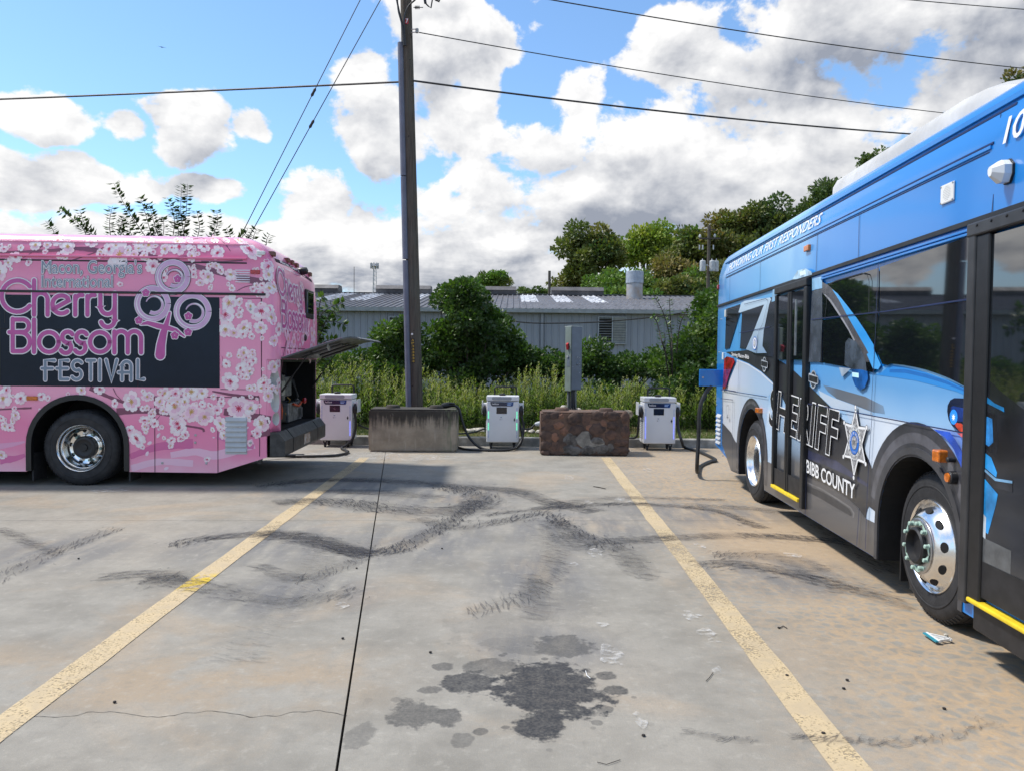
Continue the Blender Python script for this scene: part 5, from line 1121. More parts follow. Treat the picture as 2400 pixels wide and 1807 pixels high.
# small fittings
def fit(name, mat, u, z, w, h, pr, bev=.006): 
    mb = MB(); mb.box((u - w / 2, -HALF - pr, z - h / 2), (u + w / 2, -HALF + .01, z + h / 2)); return mb.build(name, mat, blue, bevel=bev)
fit('side_marker', MAMB, 1.79, 2.768, .13, .055, .028)
fit('side_marker', MRED, -2.16, 2.78, .06, .06, .025)
p = Bp(5, 1012, 1094); fit('side_marker', MAMB, p[0], p[1], .13, .055, .055)
p = Bp(8, 808, 430); fit('turn_lamp', MAMB, p[0], p[1], .085, .075, .062, .010)
p = Bp(8, 873, 453); mb = MB(); mb.lathe([(.016, 0), (.016, .05), (.010, .055), (0, .055)], (p[0], -HALF, p[1]), (0, -1, 0), 14); mb.build('sensor_knob', MBLK, blue, smooth=True)
p = Bp(8, 875, 560); o = empty('round_reflector', (0, 0, 0)); o.parent = blue
mb = MB(); mb.lathe([(.040, 0), (.040, .045), (.034, .05), (0, .05)], (p[0], -HALF, p[1]), (0, -1, 0), 20); mb.build('reflector_ring', MBLK, o, smooth=True)
mb = MB(); mb.lathe([(.029, .048), (.027, .058), (0, .060)], (p[0], -HALF, p[1]), (0, -1, 0), 20); mb.build('reflector_lens', MAMB, o, smooth=True)
sp = empty('speaker_plate', (0, 0, 0)); sp.parent = blue
mb = MB(); mb.box((4.287, -HALF - .012, 2.668), (4.444, -HALF, 2.786)); mb.build('plate', MWHITE, sp, bevel=.006)
mb = MB()
for i in range(7):
    for j in range(9):
        if abs(i - 3) + abs(j - 4) * .8 < 5.2: mb.lathe([(.0028, .0121), (0, .0125)], (4.3655 + (i - 3) * .013, -HALF, 2.727 + (j - 4) * .010), (0, -1, 0), 6)
mb.build('speaker_holes', MVOID, sp)['kind'] = 'stuff'
for a_, b_ in ((4.296, 2.777), (4.435, 2.777), (4.296, 2.677), (4.435, 2.677)):
    mb = MB(); mb.lathe([(.006, .011), (.006, .015), (0, .017)], (a_, -HALF, b_), (0, -1, 0), 8); mb.build('screw', MSTEEL, sp)
cm_ = empty('side_camera', (0, 0, 0)); cm_.parent = blue
def prism(u0, u1, z0, z1, pr0, pr1, ins, m, nm):
    a_ = [Vector((u0 + (u1 - u0) * x, -HALF - pr0, z0 + (z1 - z0) * y)) for x, y in ((.25, 0), (.75, 0), (1, .35), (1, .75), (.7, 1), (.3, 1), (0, .75), (0, .35))]
    c = sum(a_, Vector()) / 8; b_ = [c + (p_ - c) * ins + Vector((0, -(pr1 - pr0), 0)) for p_ in a_]
    mb = MB(); mb.add(a_ + b_, [(k, (k+1) % 8, (k+1) % 8 + 8, k + 8) for k in range(8)] + [tuple(range(8, 16))]); return mb.build(nm, m, cm_, recalc=True)
prism(4.935, 5.04, 2.64, 2.768, 0, .012, 1.0, MTRIM, 'gasket'); prism(4.94, 5.035, 2.645, 2.763, .012, .05, .98, MWHITE, 'housing'); prism(4.94, 5.035, 2.645, 2.763, .05, .10, .42, MWHITE, 'dome')
for x, y in ((728, 450), (714, 685), (697, 1055), (693, 1258), (742, 1415)):
    p = Bp(5, x, y); mb = MB(); mb.lathe([(.013, .0), (.013, .006), (.007, .011), (0, .011)], (p[0], -HALF, p[1]), (0, -1, 0), 10); mb.build('bolt', MSTEEL, blue, smooth=True)
for x, y in ((766, 410), (748, 712)):
    p = Bp(5, x, y); mb = MB(); mb.box((p[0] - .03, -HALF - .025, p[1] - .05), (p[0] + .03, -HALF, p[1] + .05)); mb.build('hinge', MWHITE, blue, bevel=.005)
v = empty('side_vent', (0, 0, 0)); v.parent = blue
p0 = Bp(5, 702, 1112); p1 = Bp(5, 724, 1338)
for k in range(7):
    z = p1[1] + (p0[1] - p1[1]) * k / 7; mb = MB(); mb.extrude([(p0[0], -HALF - .001, z), (p0[0], -HALF - .028, z + .008), (p0[0], -HALF - .022, z + .025), (p0[0], -HALF - .001, z + .055)], (p1[0] - p0[0] + .02, 0, 0)); mb.build('slat', MATS['vent_grey'], v, recalc=True)
p = Bp(5, 788, 1110); a = MB(); letter(a, '4', (p[0] - .03, p[0] + .03, p[1] - .09, p[1] - .02), fnB, .0310); a.build('lettering', CHAR, blue)
mb = MB(); ribbon(mb, q(5, (782, 1062), (797, 1060), (799, 1145), (784, 1146), (782, 1062)), .006, fnB, .031, cap=False); mb.build('fuel_flap_line', CHAR, blue)
# charge flap standing open at the rear corner
mb = MB(); mb.box((-1.80, -HALF - .335, 1.335), (-1.772, -HALF + .01, 1.575)); cf = mb.build('charge_flap', MBLUE2, blue, bevel=.006)
mb = MB(); mb.lathe([(.014, 0), (.014, .01), (0, .012)], (-1.772, -HALF - .285, 1.46), (1, 0, 0), 10); mb.build('flap_bolt', MSTEEL, cf, smooth=True)
# roof fairing
mb = MB(); prof = [(-1.02, 3.22), (-1.02, 3.38), (-.98, 3.45), (-.86, 3.49), (.86, 3.49), (.98, 3.45), (1.02, 3.38), (1.02, 3.22)]
secs = [(1.55, .985, -.02), (1.60, 1.0, 0), (3.9, 1.0, 0), (4.15, .99, -.015), (4.35, .95, -.06), (4.5, .88, -.14), (4.55, .86, -.2)]
vs = []
for x, s_, dz_ in secs: vs += [Vector((x, y * s_, max(3.2, z + dz_))) for y, z in prof]
m_ = len(prof); mb.add(vs, [(i*m_+j, i*m_+j+1, (i+1)*m_+j+1, (i+1)*m_+j) for i in range(len(secs)-1) for j in range(m_-1)] + [tuple(range(m_)), tuple(range((len(secs)-1)*m_, len(secs)*m_))])
mb.build('roof_fairing', pm('dusty_white', (.56, .55, .53), .5, var=.12, scale=2), blue, smooth=True, angle=35, recalc=True)
# ================================================================== THINGS BY THE KERB
# ---- cast concrete blocks
def block_nodes(dark):
    def f(t, b, P, o):
        x, y, z = xyz(t, P); n = fbm(t, P, 3, 6, .65); n2 = fbm(t, P, 22, 5, .65)
        mp = t.nodes.new('ShaderNodeMapping'); mp.inputs['Scale'].default_value = (9, 9, .8); t.links.new(P, mp.inputs[0]); run = fbm(t, mp.outputs[0], 2.2, 4, .6)
        if not dark:
            c = mix(t, n.step(.35, .7), (.40, .34, .26), (.27, .23, .175))
            c = mix(t, ((z + (run - .5) * .7 + (n - .5) * .25).step(.40, .66) * .94).clamp(), c, (.035, .032, .028))
            c = mix(t, run.step(.55, .72) * .6 * z.step(.75, .2), c, (.50, .45, .37))
            c = mix(t, x.step(.45, .65) * run.step(.45, .6) * .55, c, (.17, .19, .11))
            c = mix(t, fbm(t, P, 5, 5, .7).step(.70, .74) * z.step(.4, .6), c, (.55, .54, .51))
        else:
            c = mix(t, n.step(.4, .65), (.17, .10, .068), (.06, .044, .037)); c = mix(t, n2.step(.5, .7) * .6, c, (.10, .065, .05))
        c = mix(t, n2.step(.6, .8) * .5, c, (.05, .048, .045))
        t.links.new(c, b.inputs['Base Color']); b.inputs['Roughness'].default_value = .92
        bn = t.nodes.new('ShaderNodeBump'); bn.inputs['Strength'].default_value = .7; bn.inputs['Distance'].default_value = .012
        t.links.new((n2 + n).s, bn.inputs['Height']); t.links.new(bn.outputs[0], b.inputs['Normal'])
    return f
MB1 = simple_nodes('stained_concrete', block_nodes(False)); MB2 = simple_nodes('brown_stone_mortar', block_nodes(True))
def rough_box(w, d, h, seed, amp):
    bm = bmesh.new(); bmesh.ops.create_cube(bm, size=1)
    for v in bm.verts: v.co = Vector((v.co.x * w, v.co.y * d, (v.co.z + .5) * h))
    bmesh.ops.bevel(bm, geom=list(bm.edges), offset=.03, segments=2, affect='EDGES')
    bmesh.ops.subdivide_edges(bm, edges=[e for e in bm.edges if e.calc_length() > .2], cuts=9, use_grid_fill=True)
    for v in bm.verts: v.co += Vector((noise.noise(v.co * 5 + Vector((seed, 0, 0))), noise.noise(v.co * 5 + Vector((0, seed, 0))), noise.noise(v.co * 5 + Vector((0, 0, seed))) * .6)) * amp
    mb = MB(); bm.verts.ensure_lookup_table(); mb.add([v.co[:] for v in bm.verts], [tuple(v.index for v in f.verts) for f in bm.faces]); bm.free(); return mb
def block(name, px, mat, seed, label):
    p0, p1 = gd(*px[0]), gd(*px[1]); c = (p0 + p1) / 2; w = (p1 - p0).length; d = .74
    e = empty(name, (c.x, c.y + d / 2, 0), math.atan2(p1.y - p0.y, p1.x - p0.x) * .5, label=label, cat='concrete block')
    rough_box(w, d, .775, seed, .014).build('block_body', mat, e, smooth=True, angle=35)
    for x in (-.40, .40):
        mb = MB(); mb.lathe([(.135, .755), (.130, .80), (.112, .832), (0, .836)], (x, -.05, 0), (0, 0, 1), 18)
        mb.v = [tuple(Vector(q_) + Vector((noise.noise(Vector(q_) * 9), noise.noise(Vector(q_) * 9 + Vector((5, 0, 0))), 0)) * .012) for q_ in mb.v]; mb.build('lifting_lug', mat, e, smooth=True, angle=50)
    return e, w
blk1, w1 = block('concrete_block', ((793, 976), (986, 976)), MB1, 3.1, 'grey rain stained concrete block with two round lugs on top')
blk2, w2 = block('concrete_block', ((1168, 983), (1359, 985)), MB2, 8.7, 'brown concrete block with a rough stone face in front of the grey switch cabinet')
# stones set in the face of the second block
MSTO = [simple_nodes('face_stone_%d' % k, (lambda c1, c2: (lambda t, b, P, o: (t.links.new(mix(t, fbm(t, P, 9, 6, .65).step(.35, .7), c1, c2), b.inputs['Base Color']), b.inputs['Roughness'].__setattr__('default_value', .9))))(c1, c2)) for k, (c1, c2) in enumerate((((.115, .070, .052), (.042, .030, .027)), ((.15, .085, .06), (.06, .040, .034)), ((.17, .155, .14), (.055, .048, .043)), ((.27, .135, .085), (.12, .068, .05))))]
rs = random.Random(21); zx = 1100 / KD; 
STONES = [(725,1210,40,30,0),(780,1215,22,20,3),(890,1235,55,50,0),(990,1250,38,60,1),(1090,1215,60,35,0),(1215,1215,55,35,0),(1320,1225,38,45,1),(650,1230,35,40,0),(670,1310,45,30,0),(650,1375,42,40,0),(725,1390,30,40,3),(760,1290,45,30,3),(905,1330,60,50,0),(1085,1330,65,50,0),(1215,1290,50,35,0),(1140,1275,25,28,3),(1320,1350,35,55,1),(1200,1375,50,40,1),(865,1415,60,55,2),(870,1500,75,40,2),(1015,1500,55,42,2),(1090,1425,55,30,2),(1000,1380,35,45,2),(1120,1490,55,45,2),(1195,1480,35,35,2),(650,1460,45,40,0),(730,1470,40,45,1),(650,1520,40,22,0),(1290,1440,55,25,1),(1300,1500,55,30,0),(1240,1520,40,22,0),(740,1525,45,18,0),(960,1440,28,35,3),(800,1340,30,30,3),(1020,1310,30,25,3),(1160,1200,20,25,1)]
yf = blk2.location.y - .37
for x, y, rx, ry, k in STONES:
    P_ = dpx(1100 + x * .2762, 640 + y * .2762, yf); lx_, lz_ = P_.x - blk2.location.x, P_.z; a, b = rx * .2762 / FPX * yf * 1.2, ry * .2762 / FPX * yf * 1.2
    n = 15; ring = [(lx_ + a * math.cos(2 * PI * i / n) * rs.uniform(.72, 1.18), lz_ + b * math.sin(2 * PI * i / n) * rs.uniform(.72, 1.18)) for i in range(n)]
    mb = MB(); h = rs.uniform(.006, .028); y0 = -.365
    vs = [(u, y0, z) for u, z in ring] + [(lx_ + (u - lx_) * .8, y0 - h, lz_ + (z - lz_) * .8) for u, z in ring] + [(lx_ + (u - lx_) * .4, y0 - h * rs.uniform(1.0, 1.5), lz_ + (z - lz_) * .4) for u, z in ring]
    mb.add(vs, [(i, (i+1) % n, n + (i+1) % n, n + i) for i in range(n)] + [(n+i, n+(i+1) % n, 2*n+(i+1) % n, 2*n+i) for i in range(n)] + [tuple(range(2*n, 3*n))])
    mb.build('stone', MSTO[k], blk2, smooth=True, angle=45)
mb = MB()   # fresh mortar smear
P_ = [dpx(1100 + x * .2762, 640 + y * .2762, yf) for x, y in ((900,1400),(960,1340),(1010,1340),(1030,1420),(1130,1400),(1150,1450),(1060,1470),(960,1480),(920,1450))]
mb.poly([(p.x - blk2.location.x, -.385, p.z) for p in P_]); mb.build('mortar_patch', pm('pale_mortar', (.25, .23, .20), .9, var=.2, scale=9), blk2)
# rubble on and behind the blocks
MRUBB = pm('pale_rubble', (.46, .43, .37), .9, var=.25, scale=12)
def stone(name, p, r, seed, label, mat=MRUBB, group=None):
    bm = bmesh.new(); bmesh.ops.create_icosphere(bm, subdivisions=2, radius=1)
    for v in bm.verts: v.co = Vector((v.co.x * r[0], v.co.y * r[1], v.co.z * r[2])) * (1 + .35 * noise.noise(v.co * 1.7 + Vector((seed, 0, 0))))
    mb = MB(); bm.verts.ensure_lookup_table(); mb.add([v.co[:] for v in bm.verts], [tuple(v.index for v in f.verts) for f in bm.faces]); bm.free()
    o = mb.build(name, mat); o.location = p; return tag(o, label, 'stone', group)
for k, (px, py, Y, r) in enumerate(((1035,888,16.3,(.17,.12,.07)),(1015,892,16.2,(.14,.1,.05)),(1028,882,16.5,(.13,.1,.05)),(1012,882,16.4,(.07,.06,.04)))):
    p = dd(px, py, Y); stone('rubble_stone', (p.x, p.y, .16), r, k * 3.1, 'pale lump of rubble in the grass between the two concrete blocks', group='pale rubble lying in the grass')
for k, (px, py, Y) in enumerate(((1218,880,15.7),(1226,882,15.75),(1240,884,15.6),(1250,886,15.7),(1150,884,16.0),(1165,889,15.9),(1140,893,16.1))):
    p = dd(px, py, Y); stone('rubble_stone', (p.x, p.y, max(.18, p.z if k < 4 else .18)), (.075, .06, .05), 20 + k * 2.3, 'pale lump of rubble heaped behind the stone faced block', group='rubble behind the stone faced block')
stone('rubble_stone', (2.33, 15.25, .62), (.11, .12, .10), 77, 'rounded tan rock behind the corner of the stone faced block', pm('tan_rock', (.36, .29, .2), .9, var=.2, scale=10))

# ---- mobile chargers
MCAB = pm('charger_white', (.74, .74, .745), .38, var=.03, scale=2, coat=.15); MCABD = pm('charger_grey', (.33, .34, .36), .4, var=.05); MHEAD = grad('charger_header', (1, 0, 0), [(-.3, (.012, .014, .03)), (.05, (.014, .02, .06)), (.25, (.03, .10, .32))], .25, .3)
MSCR = pm('dark_screen', (.018, .016, .022), .12, var=.1, coat=.4)
def led(name, c, s): return pm(name, (.5, .55, .7), .3, var=0, emit=c, estr=s)
def charger(x, y, scr, col, on, label, name='mobile_charger'):
    e = empty(name, (x, y, 0), 0, label=label, cat='charger', group='mobile chargers along the kerb')
    L = led('led_' + col, (.16, .20, 1.0) if col == 'blue' else (.05, .9, .35), .55); OFF = pm('led_off', (.50, .55, .68), .3, var=0)
    w, d, z0, z1 = .305, .22, .13, .905
    mb = MB(); mb.box((-w, -d, z0), (w, d, z1)); mb.build('cabinet', MCAB, e, bevel=.022, seg=3)
    mb = MB(); mb.box((-w - .004, -d - .012, .912), (w + .004, d, 1.005)); lid = mb.build('lid', MCAB, e, bevel=.016, seg=2)
    mb = MB(); mb.extrude([(u, -d - .0135, v) for u, v in [(-.175 + .032 * math.cos(a), .958 + .032 * math.sin(a)) for a in [PI / 2 + PI * k / 8 for k in range(9)]] + [(.135 + .032 * math.cos(a), .958 + .032 * math.sin(a)) for a in [-PI / 2 + PI * k / 8 for k in range(9)]]], (0, .003, 0)); mb.build('handle_recess', MCABD, lid)
    mb = MB(); mb.add([(-.235, -d - .004, .893), (.205, -d - .004, .893), (.195, -d - .004, .83), (.18, -d - .004, .812), (-.20, -d - .004, .812), (-.225, -d - .004, .84)], [tuple(range(6))]); hd = mb.build('header', MHEAD, e)
    fn = lambda u, z, ee: (u, -d - .004 - ee, z)
    a = MB(); letter(a, 'heliox', (-.205, -.075, .838, .876), fn, .0015, .008); a.build('lettering', WINK, hd)
    for z_, u_ in ((.866, .165), (.840, .150)): a = MB(); a.add([fn(.085, z_ - .007, .0015), fn(u_, z_ - .007, .0015), fn(u_, z_ + .007, .0015), fn(.085, z_ + .007, .0015)], [(0, 1, 2, 3)]); a.build('header_mark', pm('pale_blue_ink', (.35, .5, .8), .4, var=0), hd)
    mb = MB(); mb.box((-.118, -d - .006, .672), (.078, -d + .004, .795)); sc = mb.build('screen', MSCR, e, bevel=.004)
    if scr:
        mb = MB(); mb.add([(-.105, -d - .0072, .685), (.065, -d - .0072, .685), (.065, -d - .0072, .782), (-.105, -d - .0072, .782)], [(0,1,2,3)]); mb.build('display', pm('dim_display', (.04, .02, .035), .3, var=.4, scale=30), sc)
        mb = MB(); ribbon(mb, arc(-.02, .735, .016, 60, 330, 12), .005, lambda u, z, ee: (u, -d - ee, z), .0085, cap=False); mb.build('loading_ring', pm('pink_icon', (.5, .25, .3), .4, var=0), sc)
    for i, (u, v, ww, hh, m) in enumerate(((-.028, .605, .030, .018, pm('grey_print', (.30, .34, .46), .5, var=0)), (-.048, .578, .010, .006, CHAR), (-.048, .562, .012, .012, CHAR), (-.015, .575, .030, .004, MATS['grey_print']), (-.02, .560, .02, .004, MATS['grey_print']))):
        mb = MB(); mb.add([(u - ww / 2, -d - .003 - i * .0002, v - hh / 2), (u + ww / 2, -d - .003 - i * .0002, v - hh / 2), (u + ww / 2, -d - .003 - i * .0002, v + hh / 2), (u - ww / 2, -d - .003 - i * .0002, v + hh / 2)], [(0,1,2,3)]); mb.build('instruction_mark', m, e)
    mb = MB(); mb.extrude([(.222, -d - .006, .525), (.238, -d - .006, .56), (.222, -d - .006, .597), (.206, -d - .006, .56)], (0, .008, 0)); mb.build('door_lock', MTRIM, e)
    for sx in (-1, 1):
        segs = 8
        for k in range(segs):
            zc = .22 + k * .072; lit = on(sx, k)
            mb = MB(); mb.box((sx * .268 - .011, -d - .0045, zc), (sx * .268 + .011, -d + .01, zc + .066)); mb.build('light_bar', L if lit else OFF, e, bevel=.003)
        mb = MB(); mb.box((min(sx * w, sx * (w + .085)), -.14, .67), (max(sx * w, sx * (w + .085)), .10, .86)); mb.build('plug_holster', MCAB, e, bevel=.008)
        mb = MB(); mb.box((sx * (w + .086) - .006, -.16, .66), (sx * (w + .086) + .006, .13, .905)); mb.build('holster_plate', MCAB, e, bevel=.003)
        mb = MB(); mb.box((sx * w - .006, -.15, .22), (sx * w + .008, .15, .56)); vt = mb.build('side_vent', MCABD, e, bevel=.004)
        for k in range(9): mb = MB(); mb.box((sx * (w + .007) - .004, -.14, .24 + k * .034), (sx * (w + .007) + .006, .14, .258 + k * .034)); mb.build('slat', MCAB, vt)
        mb = MB(); cx = sx * (w + .045); mb.tube([(cx, -.155, .63), (cx, -.175, .70), (cx, -.175, .76), (cx, -.15, .82)], [.028, .042, .042, .02], 12); mb.build('plug', MTRIM, e, smooth=True)
    mb = MB(); zt = 1.165; mb.tube([(-.165, .17, 1.0), (-.165, .17, zt - .05), (-.155, .17, zt - .015), (-.12, .17, zt), (.21, .17, zt), (.245, .17, zt - .015), (.255, .17, zt - .05), (.255, .17, 1.0)], .0165, 10); mb.build('push_handle', MTRIM, e, smooth=True)
    mb = MB(); mb.lathe([(.055, 1.0), (.06, 1.012), (.06, 1.038), (.05, 1.046), (0, 1.048)], (-.01, -.06, 0), (0, 0, 1), 18); mb.build('stop_button', MTRIM, e, smooth=True, angle=40)
    for sx in (-1, 1):
        for sy in (-1, 1):
            c = empty('caster', (0, 0, 0)); c.parent = e; px, py = sx * .22, sy * .15
            mb = MB(); mb.box((px - .03, py - .03, .075), (px - .022, py + .03, .135)); mb.box((px + .022, py - .03, .075), (px + .03, py + .03, .135)); mb.box((px - .04, py - .04, .122), (px + .04, py + .04, .135)); mb.build('caster_fork', MTRIM, c)
            mb = MB(); mb.lathe([(.03, -.02), (.045, -.016), (.045, .016), (.03, .02)], (px, py, .046), (1, 0, 0), 16); mb.build('caster_wheel', MRUB, c, smooth=True, angle=40)
    return e
c1 = gd(735, 962); c2 = gd(1085, 968); c3 = gd(1420, 970)
CH1 = charger(-3.33, 14.58, True, 'blue', lambda s, k: s > 0 and k in (0, 1, 2, 3), 'white mobile charger with a dim lit screen beside the raised engine door')
CH2 = charger(-.17, 14.52, False, 'green', lambda s, k: k in (2, 3, 5, 6), 'white mobile charger with green light bars between the two concrete blocks')
CH3 = charger(2.80, 14.55, False, 'blue', lambda s, k: k < 6, 'white mobile charger with long blue light bars beside the blue bus')
# ---- cables
MCBL = pm('black_cable', (.018, .018, .019), .48, var=.2, scale=12)
def smooth(pts, n=8):
    pts = [Vector(p) for p in pts]; out = []; N = len(pts)
    for i in range(N - 1):
        p0, p1, p2, p3 = [pts[max(0, min(N - 1, j))] for j in (i - 1, i, i + 1, i + 2)]
        for k in range(n):
            t = k / n; out.append(.5 * ((2 * p1) + (p2 - p0) * t + (2 * p0 - 5 * p1 + 4 * p2 - p3) * t * t + (3 * p1 - p0 - 3 * p2 + p3) * t ** 3))
    return out + [pts[-1]]
def cable(name, pts, r, label, cat='cable', mat=None, n=10):
    mb = MB(); mb.tube(smooth(pts), r, n); return tag(mb.build(name, mat or MCBL, smooth=True), label, cat)
x1 = -3.33 + .35; G = lambda x, y: gd(x, y, .028)
g1, g2, g3 = G(752, 976), G(725, 983), G(660, 985)
cable('charging_cable', [(x1, 14.41, .64), (x1 + .015, 14.40, .40), (x1 - .03, 14.36, .17), (x1 - .14, 14.25, .05), (x1 - .16, 14.0, .028), g1, g2, g3, G(610, 983), Vector((-3.55, 12.9, .03)), Vector((-4.2, 12.3, .1)), Vector((-4.4, 11.6, .38))], .024, 'black charging cable running over the concrete under the pink bus bumper')
x2 = -.17 + .35
cable('charging_cable', [(x2, 14.36, .64), (x2 + .05, 14.33, .42), (x2 + .0, 14.2, .16), (x2 - .14, 14.05, .04), (x2 - .45, 13.95, .026), (x2 - .75, 14.0, .06), (-.80, 14.1, .26), (-.93, 14.15, .56), (-.99, 14.2, .76), (-1.08, 14.2, .825)], .024, 'black charging cable looping from the green lit charger onto the grey block')
cable('charging_cable', [(-.17 + .31, 14.75, .5), (.20, 14.6, .25), (.16, 14.35, .07), (-.05, 14.0, .026), (-.5, 13.92, .026), (-.85, 14.05, .026), (-1.1, 14.6, .026)], .020, 'black cable lying along the concrete under the green lit charger')
mb = MB(); mb.tube([(-1.30, 14.1, .815), (-1.2, 14.12, .835), (-1.08, 14.2, .83)], [.05, .055, .03], 12); mb.tube([(-1.2, 14.12, .83), (-1.16, 14.10, .87), (-1.06, 14.12, .86)], .02, 8)
tag(mb.build('charging_plug', MTRIM, smooth=True), 'black charging plug resting on top of the grey concrete block', 'plug')
x3 = 2.80 + .35; fl = BS + BF * -1.79 + BL * -.20
g = [G(1545, 992), G(1532, 997), G(1512, 1007)]
cable('charging_cable', [(x3, 14.38, .64), (x3 + .01, 14.36, .42), (x3 + .06, 14.25, .18), G(1480, 966), G(1510, 975), g[0], g[1], g[2], Vector((fl.x - .13, fl.y + .05, .12)), Vector((fl.x - .13, fl.y, .6)), Vector((fl.x - .12, fl.y, 1.0)), Vector((fl.x - .05, fl.y, 1.22)), Vector((fl.x + .04, fl.y, 1.34))], .028, 'black charging cable hanging from the open flap of the blue bus')
cable('supply_cable', [(2.44, 14.5, .68), (2.42, 14.48, .40), (2.40, 14.55, .24), (2.3, 14.75, .19), (2.0, 15.0, .2)], .020, 'black supply cable behind the blue lit charger and the stone faced block')
cable('supply_cable', [(-2.97, 14.7, .4), (-2.8, 14.95, .3), (-2.4, 15.05, .26), (-1.9, 15.1, .2)], .018, 'black supply cable strung from the charger by the bumper to the grey block')
cable('supply_cable', [(-.50, 14.7, .36), (-.8, 15.0, .24), (-1.2, 15.1, .2)], .016, 'thin black supply cable on the grass left of the green lit charger')
cable('supply_cable', [(.14, 14.75, .36), (.35, 14.95, .33), (.46, 15.0, .42)], .018, 'thin black supply cable leading to the red plug')
cn = empty('industrial_plug', (.46, 15.0, .42), label='white and red industrial plug lying beside the stone faced block', cat='plug')
for nm, m, pf in (('plug_body', MWHITE, [(.03, 0), (.045, .06), (.055, .16), (.05, .22)]), ('plug_collar', pm('red_plastic', (.52, .02, .03), .4, var=.1), [(.064, .22), (.07, .24), (.07, .34), (.062, .36)])):
    mb = MB(); mb.lathe(pf, (0, 0, 0), (1, .1, .13), 16); mb.build(nm, m, cn, smooth=True, angle=40)

# ---- utility pole
def wood_nodes(t, b, P, o):
    mp = t.nodes.new('ShaderNodeMapping'); mp.inputs['Scale'].default_value = (14, 14, .55); t.links.new(P, mp.inputs[0])
    n = fbm(t, mp.outputs[0], 3, 6, .7, .6); n2 = fbm(t, P, 1.2, 4, .6); k = fbm(t, P, 9, 4, .6)
    c = mix(t, n.step(.3, .7), (.115, .095, .072), (.045, .036, .028)); c = mix(t, n2.step(.4, .7) * .5, c, (.10, .105, .085)); c = mix(t, k.step(.66, .70), c, (.02, .016, .013))
    t.links.new(c, b.inputs['Base Color']); b.inputs['Roughness'].default_value = .9
    bn = t.nodes.new('ShaderNodeBump'); bn.inputs['Strength'].default_value = .6; bn.inputs['Distance'].default_value = .01; t.links.new(n.s, bn.inputs['Height']); t.links.new(bn.outputs[0], b.inputs['Normal'])
MWOOD = simple_nodes('weathered_pole_wood', wood_nodes)
PY = 15.25
pb, pt_ = dd(898.5, 872, PY), dd(877, 0, PY); dirp = (pt_ - pb) / (pt_.z - pb.z)
def pole_at(z): return pb + dirp * (z - pb.z)
pole = empty('utility_pole', (pole_at(.1).x, PY, .1), label='tall leaning wooden utility pole with a grey cable conduit behind the grey block', cat='utility pole')
off = Vector(pole.location)
mb = MB(); zz = [.0, 1, 2, 3.5, 5, 6.5, 8, 9.5, 11.0]; mb.tube([pole_at(z) - off for z in zz], [.142 - .0035 * z for z in zz], 20); mb.build('shaft', MWOOD, pole, smooth=True)
MCOND = pm('grey_pvc', (.13, .14, .185), .5, var=.08, scale=3)
zc1 = dd(872, 97, PY).z; zseg = [.0, 3.0, 3.02, 5.9, 5.92, zc1]
for a, b_ in ((0.0, dd(890, 565, PY).z), (dd(890, 562, PY).z, dd(880, 385, PY).z), (dd(880, 383, PY).z, zc1)):
    mb = MB(); pts = []
    for z in (a, b_):
        c = pole_at(z) - off; r = .142 - .0035 * z
        pts.append([c + Vector((-r * .55 - .115 + .0, -r * .55, 0)) + Vector((.062 * math.cos(t_) + .06, -.075 * math.sin(t_), 0)) for t_ in [PI * k / 10 for k in range(11)]] + [c + Vector((.02 - r * .3, -r * .2, 0)), c + Vector((-r * 1.0, -r * .1, 0))])
    m_ = len(pts[0]); mb.add(pts[0] + pts[1], [(k, (k+1) % m_, m_ + (k+1) % m_, m_ + k) for k in range(m_)] + [tuple(range(m_, 2 * m_))]); mb.build('conduit', MCOND, pole, recalc=True)
def pz(x, y): return dd(x, y, PY - .16) - off
for pts, r in (([(873,99),(870,60),(862,25),(855,-10)], .018), ([(876,99),(873,50),(876,28),(884,12),(897,0),(905,-12)], .018), ([(872,99),(868,55),(860,22),(858,-15)], .014)):
    mb = MB(); mb.tube(smooth([pz(*p) for p in pts], 5), r, 8); mb.build('riser_cable', MCBL, pole, smooth=True)
mb = MB(); a = pz(893, 17); b_ = pz(914, 17); mb.tube([a, b_], .008, 8)
ins = mb.build('insulator_pin', MBLK, pole)
for k in range(4):
    mb = MB(); c = a.lerp(b_, .2 + .13 * k); mb.lathe([(.012, -.01), (.034, -.004), (.034, .004), (.012, .01)], c, (1, 0, 0), 12); mb.build('insulator_disc', MTRIM, ins, smooth=True, angle=40)
mb = MB(); mb.beam(pz(916, -12), pz(919, 8), .05, .05); mb.tube([pz(919, 8), pz(925, 14), pz(931, 18), pz(935, -6)], .014, 6); mb.tube([pz(940, 0), pz(948, 4), pz(951, -4)], .02, 6); mb.build('cutout_fuse', MBLK, pole)
mb = MB(); c = pole_at(dd(880, 52, PY).z) - off; r = .115
mb.add([c + Vector((r * math.sin(a_), -r * math.cos(a_) - .002, z)) for z in (-.055, .055) for a_ in (-.15, .05, .25, .45)], [(k, k+1, k+5, k+4) for k in range(3)]); tg = mb.build('number_plate', pm('red_tag', (.42, .03, .04), .5, var=.1), pole)
a = MB(); letter(a, '7', (-.0, .05, -.04, .045), lambda u, z, e: c + Vector((u, -r - .008, z)), 0, .03); a.build('lettering', WINK, tg)
z = dd(893, 723, PY).z; c = pole_at(z) - off; mb = MB(); mb.lathe([(.022, 0), (.022, .006), (0, .007)], c + Vector((-.025, -.137, 0)), (0, -1, 0), 14); mb.build('round_tag', MWHITE, pole)
